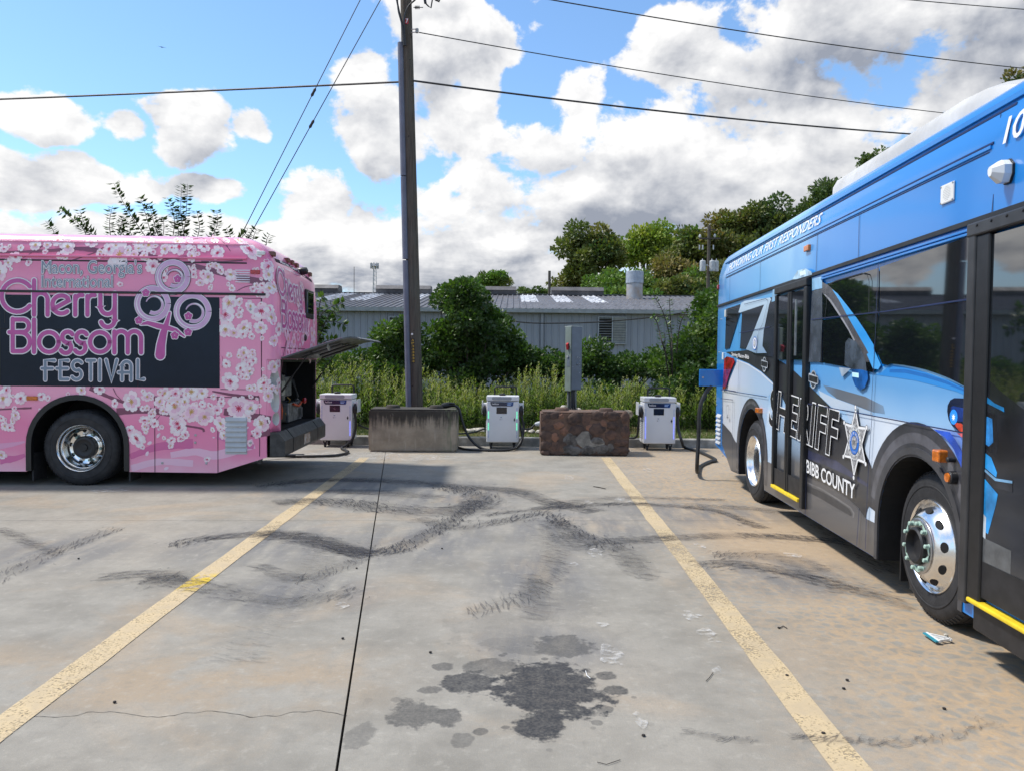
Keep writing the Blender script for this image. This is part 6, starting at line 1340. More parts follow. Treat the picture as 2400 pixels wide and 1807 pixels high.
for k, ch in enumerate('AP343434'):
    z = dd(893, 736 + k * 6.4, PY).z; c = pole_at(z) - off; a = MB(); yv = -.139
    letter(a, ch, (-.040, .012, -.022, .022), lambda u, zz_, e: c + Vector((u, yv - e, zz_)), .002, .012); a.build('lettering', pm('yellow_tag_ink', (.52, .33, .03), .5, var=.15), pole)
mb = MB(); c0, c1_ = pole_at(dd(893, 732, PY).z) - off, pole_at(dd(893, 785, PY).z) - off
mb.add([c1_ + Vector((-.047, -.1385, 0)), c1_ + Vector((.018, -.1395, 0)), c0 + Vector((.018, -.1395, 0)), c0 + Vector((-.047, -.1385, 0))], [(0,1,2,3)]); mb.build('tag_strip', pm('dark_tag', (.03, .022, .018), .6, var=.2), pole)
mb = MB(); a = pole_at(dd(893, 70, PY).z); a = a - off; mb.tube([a + Vector((.09, -.05, .03)), a + Vector((.21, -.06, .03)), a + Vector((.23, -.06, .0)), a + Vector((.21, -.06, -.03)), a + Vector((.09, -.05, -.03))], .009, 6); mb.build('wire_clevis', MSTEEL, pole)
mb = MB(); mb.lathe([(.03, -.04), (.035, -.01), (.022, 0), (.035, .01), (.03, .04)], a + Vector((.21, -.06, 0)), (0, 0, 1), 12); mb.build('spool_insulator', pm('porcelain_grey', (.34, .36, .36), .3), pole, smooth=True)
# ---- overhead wires (each its own thing)
MWIRE = pm('wire', (.025, .027, .03), .6, var=.1)
def span(name, P0, P1, sag, r, label, n=24, mat=None):
    P0, P1 = Vector(P0), Vector(P1); pts = [P0.lerp(P1, k / n) - Vector((0, 0, sag * 4 * (k / n) * (1 - k / n))) for k in range(n + 1)]
    mb = MB(); mb.tube(pts, r, 6); return tag(mb.build(name, mat or MWIRE, smooth=True), label, 'wire')
za = pole_at(dd(880, 177, PY).z)
span('overhead_cable', za, dd(-300, 226, 17.5), .02, .019, 'thick black cable from the wooden pole over the pink bus')
span('overhead_cable', za + Vector((.1, -.05, 0)), dd(2400, 312, 22), .22, .019, 'thick black cable from the wooden pole towards the blue bus roof')
span('overhead_wire', dd(905, 71, PY), dd(2500, 285, 24), .28, .010, 'thin wire from the clevis on the wooden pole')
span('overhead_wire', dd(1020, -30, PY + 1), dd(2600, 180, 26), .30, .013, 'thin wire high above the cable that ends in a clevis')
span('overhead_wire', dd(1800, -15, 20), dd(2700, 48, 26), .10, .012, 'thin wire crossing the cloud at the upper edge of the sky')
for (x0, y0), (x1_, y1_), k, lab in (((868, -177), (293, 960), .345, 'guy wire with a bulb shaped strain insulator level with the crossing cable'), ((870, -86), (290, 960), .36, 'guy wire with its strain insulator below the crossing cable')):
    A0, A1 = dd(x0, y0, PY), dd(x1_, y1_, PY + .6); e = empty('guy_wire', A1, label=lab, cat='guy wire')
    tt = (185 - y0) / (y1_ - y0) if y0 < -100 else (255 - y0) / (y1_ - y0)
    c = A0.lerp(A1, tt) - A1; d = (A1 - A0).normalized()
    mb = MB(); mb.tube([A0 - A1, c], .0085, 6); mb.build('upper_strand', MWIRE, e); mb = MB(); mb.tube([c, Vector((0, 0, 0))], .0085, 6); mb.build('lower_strand', MWIRE, e)
    mb = MB(); mb.lathe([(.008, -.10), (.030, -.06), (.024, 0), (.030, .06), (.008, .10)], c, d, 10); mb.build('strain_insulator', MBLK, e, smooth=True)

# ---- switch cabinet on a post
MSW = pm('slate_cabinet', (.135, .165, .20), .5, .1, var=.08, scale=4); MSWL = MSW
SB = dd(1236, 880, 15.35); sw = empty('switch_cabinet', (SB.x, SB.y, .13), math.radians(27), label='slate grey electrical switch cabinet on a steel post behind the stone faced block', cat='electrical cabinet')
zt, zb, zb2 = dd(1236, 706, 15.2).z - .13, dd(1236, 843, 15.2).z - .13, dd(1236, 800, 15.2).z - .13
mb = MB(); mb.box((-.10, -.13, zb), (.12, .13, zt)); mb.build('enclosure', MSW, sw, bevel=.008)
mb = MB(); mb.box((-.105, -.142, zb + .01), (.125, -.131, zt - .01)); mb.build('front_cover', MSW, sw, bevel=.004)
mb = MB(); mb.box((-.125, -.125, zb - .02), (-.1, .10, zt + .005)); mb.build('side_door', pm('cabinet_side_lit_green', (.17, .21, .19), .5, .1, var=.1, scale=4), sw, bevel=.006)  # sunlit side: lighter, greener tone than the front put into its colour
mb = MB(); mb.box((-.115, -.14, zt), (.13, .14, zt + .015)); mb.build('rain_hood', pm('weathered_steel', (.40, .43, .42), .5, .3), sw)
mb = MB(); mb.beam((-.13, -.02, zt - .45), (-.165, -.05, zt - .34), .035, .09); mb.build('switch_lever', pm('red_plastic', (.52, .02, .03), .4), sw)
mb = MB(); mb.box((-.15, -.06, zt - .62), (-.12, .0, zt - .58)); mb.build('hasp', MSTEEL, sw)
mb = MB(); mb.box((-.13, -.10, zt - .80), (-.122, .02, zt - .60)); mb.build('lock_plate', MSW, sw, bevel=.004)
for k, (u, v) in enumerate(((.02, .62), (.03, .60), (.075, .62), (.08, .68), (.075, .74), (.08, .79), (.075, .92), (-.085, .80))):
    mb = MB(); mb.lathe([(.007, 0), (.007, .004), (0, .006)], (u, -.142, zt - v), (0, -1, 0), 8); mb.build('screw', MSTEEL, sw)
mb = MB(); mb.lathe([(.028, 0), (.028, .012), (.018, .018), (0, .018)], (.02, -.142, zt - .74), (0, -1, 0), 16); mb.build('knockout', MSW, sw, smooth=True)
for x in (-.06, .09):
    mb = MB(); mb.box((x - .025, .02, 0), (x + .025, .07, zt - .1)); mb.build('post', pm('galv_post', (.20, .215, .21), .55, .4, var=.2, scale=8), sw)
for k in range(3):
    mb = MB(); mb.tube(smooth([(-.04 + .03 * k, -.04, zb), (-.05 + .03 * k, -.05, zb - .15), (-.13 + .10 * k, -.1, .02)], 5), .02, 8); mb.build('cable_tail', MCBL, sw, smooth=True)

# ---- things dropped on the concrete
p = gd(2016, 1383); sq = empty('squeegee', (p.x, p.y, .006), math.atan2(*(lambda a, b: (b.y - a.y, b.x - a.x))(gd(1997, 1366), gd(2032, 1390))), label='small white squeegee with a teal blade dropped by the front wheel', cat='squeegee')
mb = MB(); mb.box((-.075, -.008, .008), (.075, .006, .022)); mb.build('channel', MWHITE, sq, bevel=.002)
mb = MB(); mb.box((-.075, -.026, .010), (.075, -.008, .018)); mb.build('blade', pm('teal_rubber', (.02, .24, .32), .5, var=.05), sq)
mb = MB()
for a, b_ in (((-.055, .006), (.015, .085)), ((.055, .006), (.03, .085)), ((-.012, .006), (.04, .05)), ((.005, .085), (.045, .085))): mb.beam((a[0], a[1], .015), (b_[0], b_[1], .015), .012, .012)
mb.build('handle', MWHITE, sq)
def litter(name, px, r, flat, label, mat, cat, seed):
    p = gd(*px); bm = bmesh.new(); bmesh.ops.create_icosphere(bm, subdivisions=1, radius=r)
    for v in bm.verts: v.co = Vector((v.co.x, v.co.y, v.co.z * flat)) * (1 + .4 * noise.noise(v.co * 30 + Vector((seed, 0, 0))))
    mb = MB(); bm.verts.ensure_lookup_table(); mb.add([v.co[:] for v in bm.verts], [tuple(v.index for v in f.verts) for f in bm.faces]); bm.free()
    o = mb.build(name, mat); o.location = (p.x, p.y, r * flat * .8 + .002); tag(o, label, cat, 'bits of grit on the concrete' if cat == 'grit' else None)
MDARK = pm('dark_grit', (.03, .025, .022), .9, var=.3)
for k, px in enumerate(((247,1518),(1823,1488),(1682,1357),(1778,1585),(955,1185),(770,1228),(2040,1532),(1700,1460),(1390,1590),(170,1207),(1830,1470),(740,1380),(930,1410))): litter('grit', px, .010, .6, 'small dark bit of grit on the concrete', MDARK, 'grit', k)
litter('pebble', (2043, 1375), .014, .8, 'small pale pebble beside the squeegee', MRUBB, 'pebble', 3)
def twig(pts, r, label, mat=MDARK):
    mb = MB(); mb.tube([gd(*p, .006) for p in pts], r, 5); tag(mb.build('twig', mat), label, 'twig')
twig([(1282,1050),(1295,1052),(1308,1055)], .006, 'dark twig lying above the right bay line')
twig([(1525,1470),(1533,1462),(1540,1452)], .0018, 'thin bent twig near the chalky splash'); twig([(1685,1355),(1692,1351),(1700,1356)], .003, 'thin curled strip on the clay stained concrete'); twig([(1290,1645),(1310,1650),(1340,1640)], .0015, 'long thin twig at the edge of the oil stained slab')
twig([(1265,1448),(1268,1458),(1275,1464)], .002, 'thin white thread on the oil stain', WINK)
# bird far up
bp = dd(350, 103, 60); mb = MB(); mb.add([(-.42, .02, .06), (-.15, -.05, .02), (0, 0, 0), (-.05, .12, 0), (.40, .0, .05), (.15, -.08, .02), (0, -.22, .0), (0, .25, -.02), (.05, .1, -.05), (-.05, .0, -.06)], [(0,1,2,3),(2,5,4,3),(1,6,5,2),(3,7,8),(1,9,5),(6,9,1),(5,9,6),(7,3,9),(8,7,9)])
o = mb.build('bird', MDARK); o.location = bp; o.rotation_euler = (.05, .1, .3); o.scale = (.9, .6, .5); tag(o, 'small dark bird gliding in the blue sky', 'bird')
# ================================================================== BUILDING
BY = 35.0
zE = dd(1100, 667, BY).z; zWb = .0; BX0, BX1 = -27.0, 22.5
RY = BY + 12.0; zR = dd(1100, 638, RY).z
bld = empty('metal_shed', (0, BY, 0), label='long grey ribbed metal warehouse with roof vents behind the bushes', cat='building')
MWALL = pm('grey_wall_sheet', (.265, .285, .325), .5, .1, var=.08, scale=.6, streak=(1, 1, .25)); MROOF = simple_nodes('weathered_roof_sheet', lambda t, b, P, o: (t.links.new(mix(t, fbm(t, P, 1.3, 6, .65).step(.35, .7), (.125, .125, .138), mix(t, fbm(t, P, .5, 4, .5).step(.45, .65), (.06, .057, .062), (.10, .08, .07))), b.inputs['Base Color']), b.inputs['Roughness'].__setattr__('default_value', .6)))
MSKYL = pm('chalky_skylight', (.50, .51, .54), .55, var=.3, scale=2, bump=.2, bscale=3); MEAVE = pm('eave_trim', (.30, .325, .35), .5, .1, var=.08)
pw = .915
def rib_profile(p0, n, pitch, h, w):
    pts = []
    for k in range(n):
        x = p0 + k * pitch; pts += [(x, 0), (x + pitch * .5 - w, 0), (x + pitch * .5 - w * .5, h), (x + pitch * .5 + w * .5, h), (x + pitch * .5 + w, 0)]
    return pts + [(p0 + n * pitch, 0)]
# shared wall sheet and roof sheet meshes
wp = rib_profile(0, 3, pw / 3, .035, .045)
mb = MB(); m_ = len(wp); mb.add([(x, -h, 0) for x, h in wp] + [(x, -h, zE - .1) for x, h in wp], [(k, k+1, m_+k+1, m_+k) for k in range(m_-1)])
w0 = mb.build('wall_sheet', MWALL, bld); w0.location = (BX0, 0, 0)
rp_ = rib_profile(0, 3, pw / 3, .05, .05); L = RY - BY
mb = MB(); m_ = len(rp_); mb.add([(x, -.35, zE - .05 + h) for x, h in rp_] + [(x, L, zR + h) for x, h in rp_], [(k, k+1, m_+k+1, m_+k) for k in range(m_-1)])
r0 = mb.build('roof_sheet', MROOF, bld); r0.location = (BX0, 0, 0)
rsky = r0.data.copy(); rsky.materials.clear(); rsky.materials.append(MSKYL)
N = int((BX1 - BX0) / pw)
sky_idx = set()
for px in (760, 900, 960, 1140, 1215, 1310, 700):
    sky_idx.add(int((dd(px, 655, BY + 5).x - BX0) / pw))
for k in range(1, N):
    o = w0.copy(); COL.objects.link(o); o.parent = bld; o.location = (BX0 + k * pw, 0, 0)
    o = r0.copy(); COL.objects.link(o); o.parent = bld; o.location = (BX0 + k * pw, 0, 0)
    if k in sky_idx:   # translucent panels cover the upper part of the slope
        s_ = MB(); pts = rp_; m_ = len(pts)
        f0, f1_ = .42, .98
        s_.add([(x + BX0 + k * pw, -.35 + (L + .35) * f0, zE - .05 + (zR - zE + .05) * f0 + h + .012) for x, h in pts] + [(x + BX0 + k * pw, -.35 + (L + .35) * f1_, zE - .05 + (zR - zE + .05) * f1_ + h + .012) for x, h in pts], [(j, j+1, m_+j+1, m_+j) for j in range(m_-1)]); s_.build('skylight_sheet', MSKYL, bld)
mb = MB(); mb.add([(BX0, L, zR), (BX1, L, zR), (BX1, 2 * L, zE), (BX0, 2 * L, zE), (BX0, 2 * L, 0), (BX1, 2 * L, 0)], [(0,1,2,3),(3,2,5,4)]); mb.build('rear_slope', MROOF, bld)
for x in (BX0, BX0 + N * pw):
    mb = MB(); mb.poly([(x, 0, 0), (x, 0, zE - .05), (x, L, zR - .02), (x, 2 * L, zE - .05), (x, 2 * L, 0)]); mb.build('gable_wall', MWALL, bld)
mb = MB(); mb.extrude([(BX0, -.40, zE - .20), (BX0, -.42, zE - .02), (BX0, -.30, zE - .02), (BX0, -.05, zE - .12), (BX0, -.05, zE - .20)], (N * pw, 0, 0)); mb.build('eave_gutter', MEAVE, bld, recalc=True)
mb = MB(); mb.box((BX0, L - .2, zR + .03), (BX0 + N * pw, L + .2, zR + .07)); mb.build('ridge_cap', MROOF, bld)
xd = dd(1270 / KD, 800 / KD, BY - .1).x
mb = MB(); mb.box((xd - .05, -.14, 0), (xd + .05, -.05, zE - .2)); mb.build('downpipe', MWALL, bld)
# ridge ventilators
MVENT = pm('ridge_vent_grey', (.12, .115, .12), .6, .1, var=.15, scale=2)
for a, b_ in ((600, 735), (815, 932), (1015, 1115), (1190, 1302), (380, 500), (160, 280)):
    xa, xb = dd(a, 630, RY).x, dd(b_, 630, RY).x; zt = dd(1100, 621, RY).z
    mb = MB(); mb.extrude([(xa, L - .45, zR - .03), (xa, L - .55, zR + (zt - zR) * .5), (xa, L - .62, zR + (zt - zR) * .52), (xa, L - .4, zt), (xa, L + .4, zt), (xa, L + .62, zR + (zt - zR) * .5), (xa, L + .45, zR - .03)], (xb - xa, 0, 0)); mb.build('ridge_ventilator', MVENT, bld, recalc=True)
# stack
sx = dd(1371, 610, BY + 9); st = empty('exhaust_stack', (sx.x, 9, 0)); st.parent = bld; z0 = zE + (zR - zE) * 9.3 / 12.3 - .2; zc = dd(1371, 588, BY + 9).z; zm = dd(1371, 613, BY + 9).z; r = .5 * (dd(1390, 600, BY + 9).x - dd(1352, 600, BY + 9).x)
mb = MB(); mb.lathe([(r * .92, z0), (r * .92, zm + .1)], (0, 0, 0), (0, 0, 1), 28); mb.build('stack_pipe', pm('stack_galv', (.40, .42, .45), .5, .2, var2=(.34, .27, .22), scale=2.2), st, smooth=True)
mb = MB(); mb.lathe([(r * .95, zm - .02), (r, zm), (r, zc), (r * .96, zc + .02), (r * .96, zc - .3), (0, zc - .3)], (0, 0, 0), (0, 0, 1), 28, caps=False); mb.build('stack_cap', pm('stack_cap_galv', (.36, .40, .46), .5, .2, var=.1), st, smooth=True, angle=40)
# louvred openings
def louvre(x0, y0, x1_, y1_, half):
    a, b_ = dd(x0, y0, BY - .1), dd(x1_, y1_, BY - .1); e = empty('louvre_window', (0, 0, 0)); e.parent = bld
    mb = MB(); mb.box((a.x, -.10, b_.z), (b_.x, -.06, a.z)); mb.build('dark_opening', MVOID, e)
    for u0, u1, w_, h_ in ((a.x - .05, a.x, 0, 0), (b_.x, b_.x + .05, 0, 0), ((a.x + b_.x) / 2 - .025, (a.x + b_.x) / 2 + .025, 0, 0)): mb = MB(); mb.box((u0, -.17, b_.z - .05), (u1, -.05, a.z + .05)); mb.build('frame', MEAVE, e)
    for v in (a.z, b_.z - .05): mb = MB(); mb.box((a.x, -.168, v), (b_.x, -.05, v + .05)); mb.build('frame', MEAVE, e)
    n = max(3, int((a.z - b_.z) / .115)); mid = (a.x + b_.x) / 2
    for side, (u0, u1) in enumerate(((a.x, mid - .025), (mid + .025, b_.x))):
        for k in range(n):
            z = b_.z + (a.z - b_.z) * (k + .5) / n; t_ = .35 if side == 0 else 1.15; dz_ = .062 * math.sin(t_); dy_ = .055 * math.cos(t_)
            mb = MB(); mb.beam((u0, -.115, z), (u1, -.115, z), .012, 0.115 if side else .10, up=(0, -math.cos(t_), math.sin(t_))); mb.build('slat', MEAVE, e)
louvre(1294, 687, 1351, 742, True); louvre(842, 686, 902, 699, True)
# slack service wire along the wall
cable('service_wire', [dd(1102, 693, 31), dd(1140, 698, 31), dd(1200, 699, 31), dd(1280, 697, 31), dd(1350, 692, 31), dd(1430, 683, 31), dd(1620, 655, 31)], .028, 'slack black service wire in front of the metal warehouse wall', 'wire', n=6)
mb = MB(); c = dd(1088, 688, 31)
mb.lathe([(.05, -.1), (.16, -.05), (.13, .06), (.04, .1)], c + Vector((.0, 0, .08)), (.3, 0, 1), 10); mb.tube([c + Vector((-.3, 0, -.1)), c, c + Vector((.25, 0, -.06)), c + Vector((.45, 0, -.12))], .03, 6); mb.tube([c + Vector((-.1, 0, -.25)), c + Vector((.15, 0, -.15)), c + Vector((.42, 0, -.13))], .022, 6)
tag(mb.build('wire_insulator', MBLK), 'black insulator cluster at the end of the service wire beside the big bush', 'insulator')

# ================================================================== far poles, tower
def far_pole(x, yb, yt, Y, r, label): 
    a, b_ = dd(x, yb, Y), dd(x, yt, Y); mb = MB(); mb.tube([Vector((a.x, Y, 0)), b_], r, 8); return tag(mb.build('distant_pole', MWOOD), label, 'pole')
far_pole(1187, 640, 586, 62, .11, 'bare distant pole rising over the warehouse roof')
far_pole(765, 640, 577, 160, .06, 'hair thin distant mast beside the lattice tower')
e = empty('lattice_tower', (dd(809, 600, 260).x, 260, 0), label='distant lattice radio tower with antennas over the warehouse roof', cat='tower')
zt = dd(809, 571, 260).z; MTW = pm('tower_grey', (.42, .43, .45), .6, var=.1)
for k in range(3):
    a_ = 2 * PI * k / 3 + .4; mb = MB(); mb.tube([(1.5 * math.cos(a_), 1.5 * math.sin(a_), 0), (.5 * math.cos(a_), .5 * math.sin(a_), zt)], .10, 5); mb.build('tower_leg', MTW, e)
for j in range(22):
    z0, z1 = zt * j / 22, zt * (j + 1) / 22; r0_, r1_ = 1.5 - z0 / zt, 1.5 - z1 / zt; mb = MB()
    for k in range(3): a_, b_ = 2 * PI * k / 3 + .4, 2 * PI * (k + 1) / 3 + .4; mb.tube([(r0_ * math.cos(a_), r0_ * math.sin(a_), z0), (r1_ * math.cos(b_), r1_ * math.sin(b_), z1)], .05, 4)
    mb.build('tower_brace', MTW, e)['kind'] = 'stuff'
for k in range(8):
    mb = MB(); a_ = k * PI / 4; mb.box((1.3 * math.cos(a_) - .15, 1.3 * math.sin(a_) - .15, zt - 1.6), (1.3 * math.cos(a_) + .15, 1.3 * math.sin(a_) + .15, zt + .3)); mb.build('antenna_panel', MTW, e)
mb = MB(); mb.lathe([(1.2, zt - .9), (1.35, zt - .8), (1.2, zt - .7)], (0, 0, 0), (0, 0, 1), 10); mb.build('antenna_ring', MTW, e)
# pole with transformers on the hillside
TY = 58.0; tb = dd(1529, 640, TY); tp = empty('transformer_pole', (tb.x, TY, 0), label='wooden pole with three pale transformers before the wooded hill', cat='utility pole')
o_ = Vector((tb.x, TY, 0)); q_ = lambda x, y: dd(x, y, TY - .2) - o_
mb = MB(); mb.tube([Vector((0, 0, 0)), dd(1532, 488, TY) - o_], [.17, .12], 8); mb.build('shaft', MWOOD, tp)
mb = MB(); mb.beam(q_(1510, 516), q_(1556, 516), .1, .12); mb.build('crossarm', MWOOD, tp); mb = MB(); mb.beam(q_(1530, 497), q_(1548, 497), .08, .08); mb.build('crossarm', MWOOD, tp)
MTR = pm('transformer_grey', (.50, .52, .53), .45, var=.1)
for x in (1517, 1537.5, 1547):
    a, b_ = q_(x, 587), q_(x, 564); mb = MB(); mb.lathe([(.21, a.z), (.22, a.z + .04), (.22, b_.z - .05), (.17, b_.z)], (a.x, a.y - (.1 if x != 1547 else -.12), 0), (0, 0, 1), 14); tr = mb.build('transformer', MTR, tp, smooth=True, angle=40)
    mb = MB(); mb.lathe([(.03, b_.z), (.05, b_.z + .06), (.02, b_.z + .16)], (a.x, a.y, 0), (0, 0, 1), 8); mb.build('bushing', MTR, tr)
mb = MB(); mb.tube([q_(1522, 576), q_(1526, 573), q_(1530, 575)], .05, 6); mb.build('bracket', MTR, tp)
for x, y in ((1512, 509), (1544, 508)): mb = MB(); a = q_(x, y + 6); mb.lathe([(.04, 0), (.10, .08), (.09, .2), (.03, .28)], a, (0, 0, 1), 8); mb.build('insulator', MTR, tp)
for x in (1511, 1518, 1541): mb = MB(); mb.beam(q_(x, 530), q_(x, 540), .08, .08); mb.build('fuse', MTR, tp)

# ================================================================== VEGETATION
LEAF = vcol_mat('leaf_material', .45, .36); GRASSM = vcol_mat('weed_material', .6, .42); FARLEAF = vcol_mat('far_leaf_material', .6, .30)
BARK = pm('bark', (.075, .06, .045), .9, var=.3, scale=10, bump=.5)
def leafq(mb, p, d, up, L, w, col):
    """pointed leaf folded along its midrib"""
    s = d.cross(up); s = s.normalized() if s.length > 1e-4 else Vector((1, 0, 0)); nrm = s.cross(d)
    m = p + d * (L * .45)
    mb.add([p, m + s * w - nrm * (w * .25), p + d * L, m - s * w - nrm * (w * .25)], [(0, 1, 2), (0, 2, 3)], col=col)
def rdir(r):
    z = r.uniform(-1, 1); a = r.uniform(0, 2 * PI); q_ = math.sqrt(1 - z * z); return Vector((q_ * math.cos(a), q_ * math.sin(a), z))
def jit(c, r, v=.25):
    k = 1 + r.uniform(-v, v); return (c[0] * k * (1 + r.uniform(-.12, .12)), c[1] * k, c[2] * k * (1 + r.uniform(-.2, .2)))
def crown(mb, r, clumps, n, L, cols, flat=.75):
    tot = sum(c[1] ** 2 for c in clumps)
    for c, R, ci in clumps:
        col0 = cols[ci % len(cols)]
        for _ in range(int(n * R * R / tot)):
            d = rdir(r); rad = R * (r.random() ** .45); p = c + Vector((d.x * rad, d.y * rad, d.z * rad * flat))
            dd_ = (d + rdir(r) * .8 + Vector((0, 0, .15))).normalized()
            leafq(mb, p, dd_, rdir(r), L * r.uniform(.6, 1.25), L * r.uniform(.26, .42), jit(col0, r))
def clumps_in(r, c, R, n, cr, low=-.6):
    out = []
    for k in range(n):
        d = rdir(r)
        while d.z < low: d = rdir(r)
        q_ = r.uniform(.55, .95); out.append((c + Vector((d.x * R.x * q_, d.y * R.y * q_, d.z * R.z * q_)), cr * r.uniform(.65, 1.25), r.randrange(8)))
    out += [(c, min(R) * .75, 1)]
    return out
def bush(name, px, Y, depth, n, L, cols, label, seed, ncl=40, cr=.38, cat='bush', zlow=.0, mat=None, group=None):
    """px = silhouette (cx, top, half width) of stacked lobes on the picture; rooted in the verge at depth Y"""
    r = random.Random(seed); base = dd(px[0][0], 880, Y); e = empty(name, (base.x, Y, .13), label=label, cat=cat, group=group); o0 = Vector((base.x, Y, .13))
    mb = MB(); st = MB(); cl = []
    for cx, cy, rx, ry in px:
        c = dd(cx, cy, Y) - o0; R = Vector((rx * KD / FPX * Y, depth * .5, ry * KD / FPX * Y)); cl += clumps_in(r, c, R, max(4, int(ncl / len(px))), cr)
    crown(mb, r, cl, n, L, cols)
    for c, R, _ in cl[::3]: st.tube([Vector((c.x * .3, c.y * .3, 0)), Vector((c.x * .6, c.y * .6, c.z * .5)), c], [.03, .022, .010], 5)
    mb.build('crown', mat or LEAF, e)['kind'] = 'stuff'; st.build('stems', BARK, e)['kind'] = 'stuff'
    return e
DKG = [(.052, .100, .020), (.066, .125, .024), (.042, .082, .020), (.085, .150, .030), (.058, .11, .028)]
MDG = [(.080, .145, .026), (.100, .170, .030), (.062, .118, .024), (.125, .185, .038)]
bush('big_bush', [(1010, 700, 92, 62), (990, 655, 58, 34), (1055, 720, 75, 60), (960, 760, 60, 70), (1080, 775, 60, 55), (1020, 800, 110, 55), (1000, 640, 25, 18)], 20.0, 2.8, 24000, .115, DKG, 'big rounded dark green bush in front of the warehouse', 1, 80, .36)
bush('vine_thicket', [(845, 740, 42, 42), (820, 790, 90, 40), (760, 790, 80, 32), (868, 720, 22, 25), (700, 800, 70, 35), (880, 800, 60, 50)], 19.6, 2.0, 13000, .10, MDG[:2] + DKG[:2], 'tangled vine thicket left of the wooden pole', 2, 60, .30, 'thicket')
bush('hedge_tangle', [(1190, 790, 60, 30), (1150, 785, 40, 26), (1120, 800, 60, 40), (1230, 805, 50, 38)], 20.6, 1.6, 8000, .10, DKG, 'low dark tangle between the big bush and the switch cabinet', 3, 44, .28, 'thicket')
bush('hedge_tangle', [(1285, 775, 40, 30), (1340, 795, 70, 30), (1400, 795, 60, 32), (1300, 810, 70, 38), (1440, 805, 55, 44)], 20.2, 1.8, 11000, .10, DKG + MDG[:1], 'low dark tangle under the louvred opening of the warehouse', 4, 56, .30, 'thicket')
bush('leafy_tree', [(1530, 700, 38, 55), (1555, 660, 35, 35), (1500, 770, 50, 50), (1545, 780, 60, 60), (1480, 800, 60, 45), (1590, 720, 60, 80)], 19.0, 2.6, 15000, .115, MDG + DKG[:2], 'leafy green tree crowding the rear of the blue bus', 5, 66, .34, 'tree')
bush('hedge_tangle', [(1580, 820, 120, 60), (1480, 850, 50, 35)], 17.6, 1.4, 5000, .10, DKG, 'dark undergrowth behind the charging cable of the blue bus', 6, 30, .3, 'thicket')
for k, (x, w_, Y) in enumerate(((-13, 2.2, 20), (-17, 2.5, 21), (-21, 2.6, 20), (-9.5, 1.8, 21))):
    r = random.Random(90 + k); e = empty('background_bush', (x, Y, .13), label='dark bush in the row behind the pink bus', cat='bush', group='bushes behind the pink bus'); mb = MB(); crown(mb, r, clumps_in(r, Vector((0, 0, 1.4)), Vector((w_, 1.3, 1.6)), 34, .45), 5000, .14, DKG); mb.build('crown', LEAF, e)['kind'] = 'stuff'
    mb = MB(); mb.tube([(0, 0, 0), (.1, 0, 1.6)], [.08, .04], 6); mb.build('trunk', BARK, e)
for k in range(9):
    x = -7.5 + k * 2.0; r = random.Random(140 + k); e = empty('low_bramble', (x, 19.0, .13), label='low green bramble filling the ground behind the tall weeds', cat='bramble', group='brambles behind the tall weeds'); mb = MB(); crown(mb, r, clumps_in(r, Vector((0, 0, .45)), Vector((1.35, .5, .62)), 20, .3), 2200, .11, DKG + MDG[:2]); mb.build('crown', LEAF, e)['kind'] = 'stuff'; mb = MB(); mb.tube([(0, 0, 0), (.1, 0, .6)], [.02, .01], 5); mb.build('stem', BARK, e)
# shoots with leaves in two rows
def shoot(mb, st, r, pts, L, cols, rr=.012, step=.07):
    P = smooth(pts, 6); st.tube(P, [rr * (1 - .7 * i / (len(P) - 1)) for i in range(len(P))], 5)
    acc = 0
    for a, b_ in zip(P[:-1], P[1:]):
        sl = (b_ - a).length; acc += sl; d = (b_ - a).normalized()
        while acc > step:
            acc -= step
            for sg in (-1, 1):
                side = d.cross(Vector((0, 1, 0))).normalized() * sg + Vector((0, r.uniform(-.7, .7), 0)); dv = (side * .9 + d * .45 + Vector((0, 0, -.2))).normalized()
                leafq(mb, a.lerp(b_, r.random()), dv, Vector((0, 0, 1)) + rdir(r) * .4, L * r.uniform(.7, 1.2), L * .27, jit(cols[r.randrange(len(cols))], r))
r = random.Random(12); e = empty('sapling', (dd(1440, 880, 18.2).x, 18.2, .13), label='young tree with rows of small leaves before the warehouse wall', cat='sapling'); o0 = Vector(e.location)
mb, st = MB(), MB()
for pts in ([(1448,880),(1450,780),(1445,720),(1430,670),(1412,640)], [(1452,880),(1452,760),(1448,690),(1446,645)], [(1450,800),(1430,740),(1420,700),(1408,680)], [(1455,860),(1462,760),(1470,700),(1490,660)], [(1448,830),(1438,770),(1436,720)], [(1455,840),(1475,780),(1500,740)]):
    shoot(mb, st, r, [dd(x, y, 18.2 + r.uniform(-.3, .3)) - o0 for x, y in pts], .115, DKG[:2] + MDG[:2], .022, .055)
mb.build('foliage', LEAF, e)['kind'] = 'stuff'; st.build('stems', BARK, e)['kind'] = 'stuff'
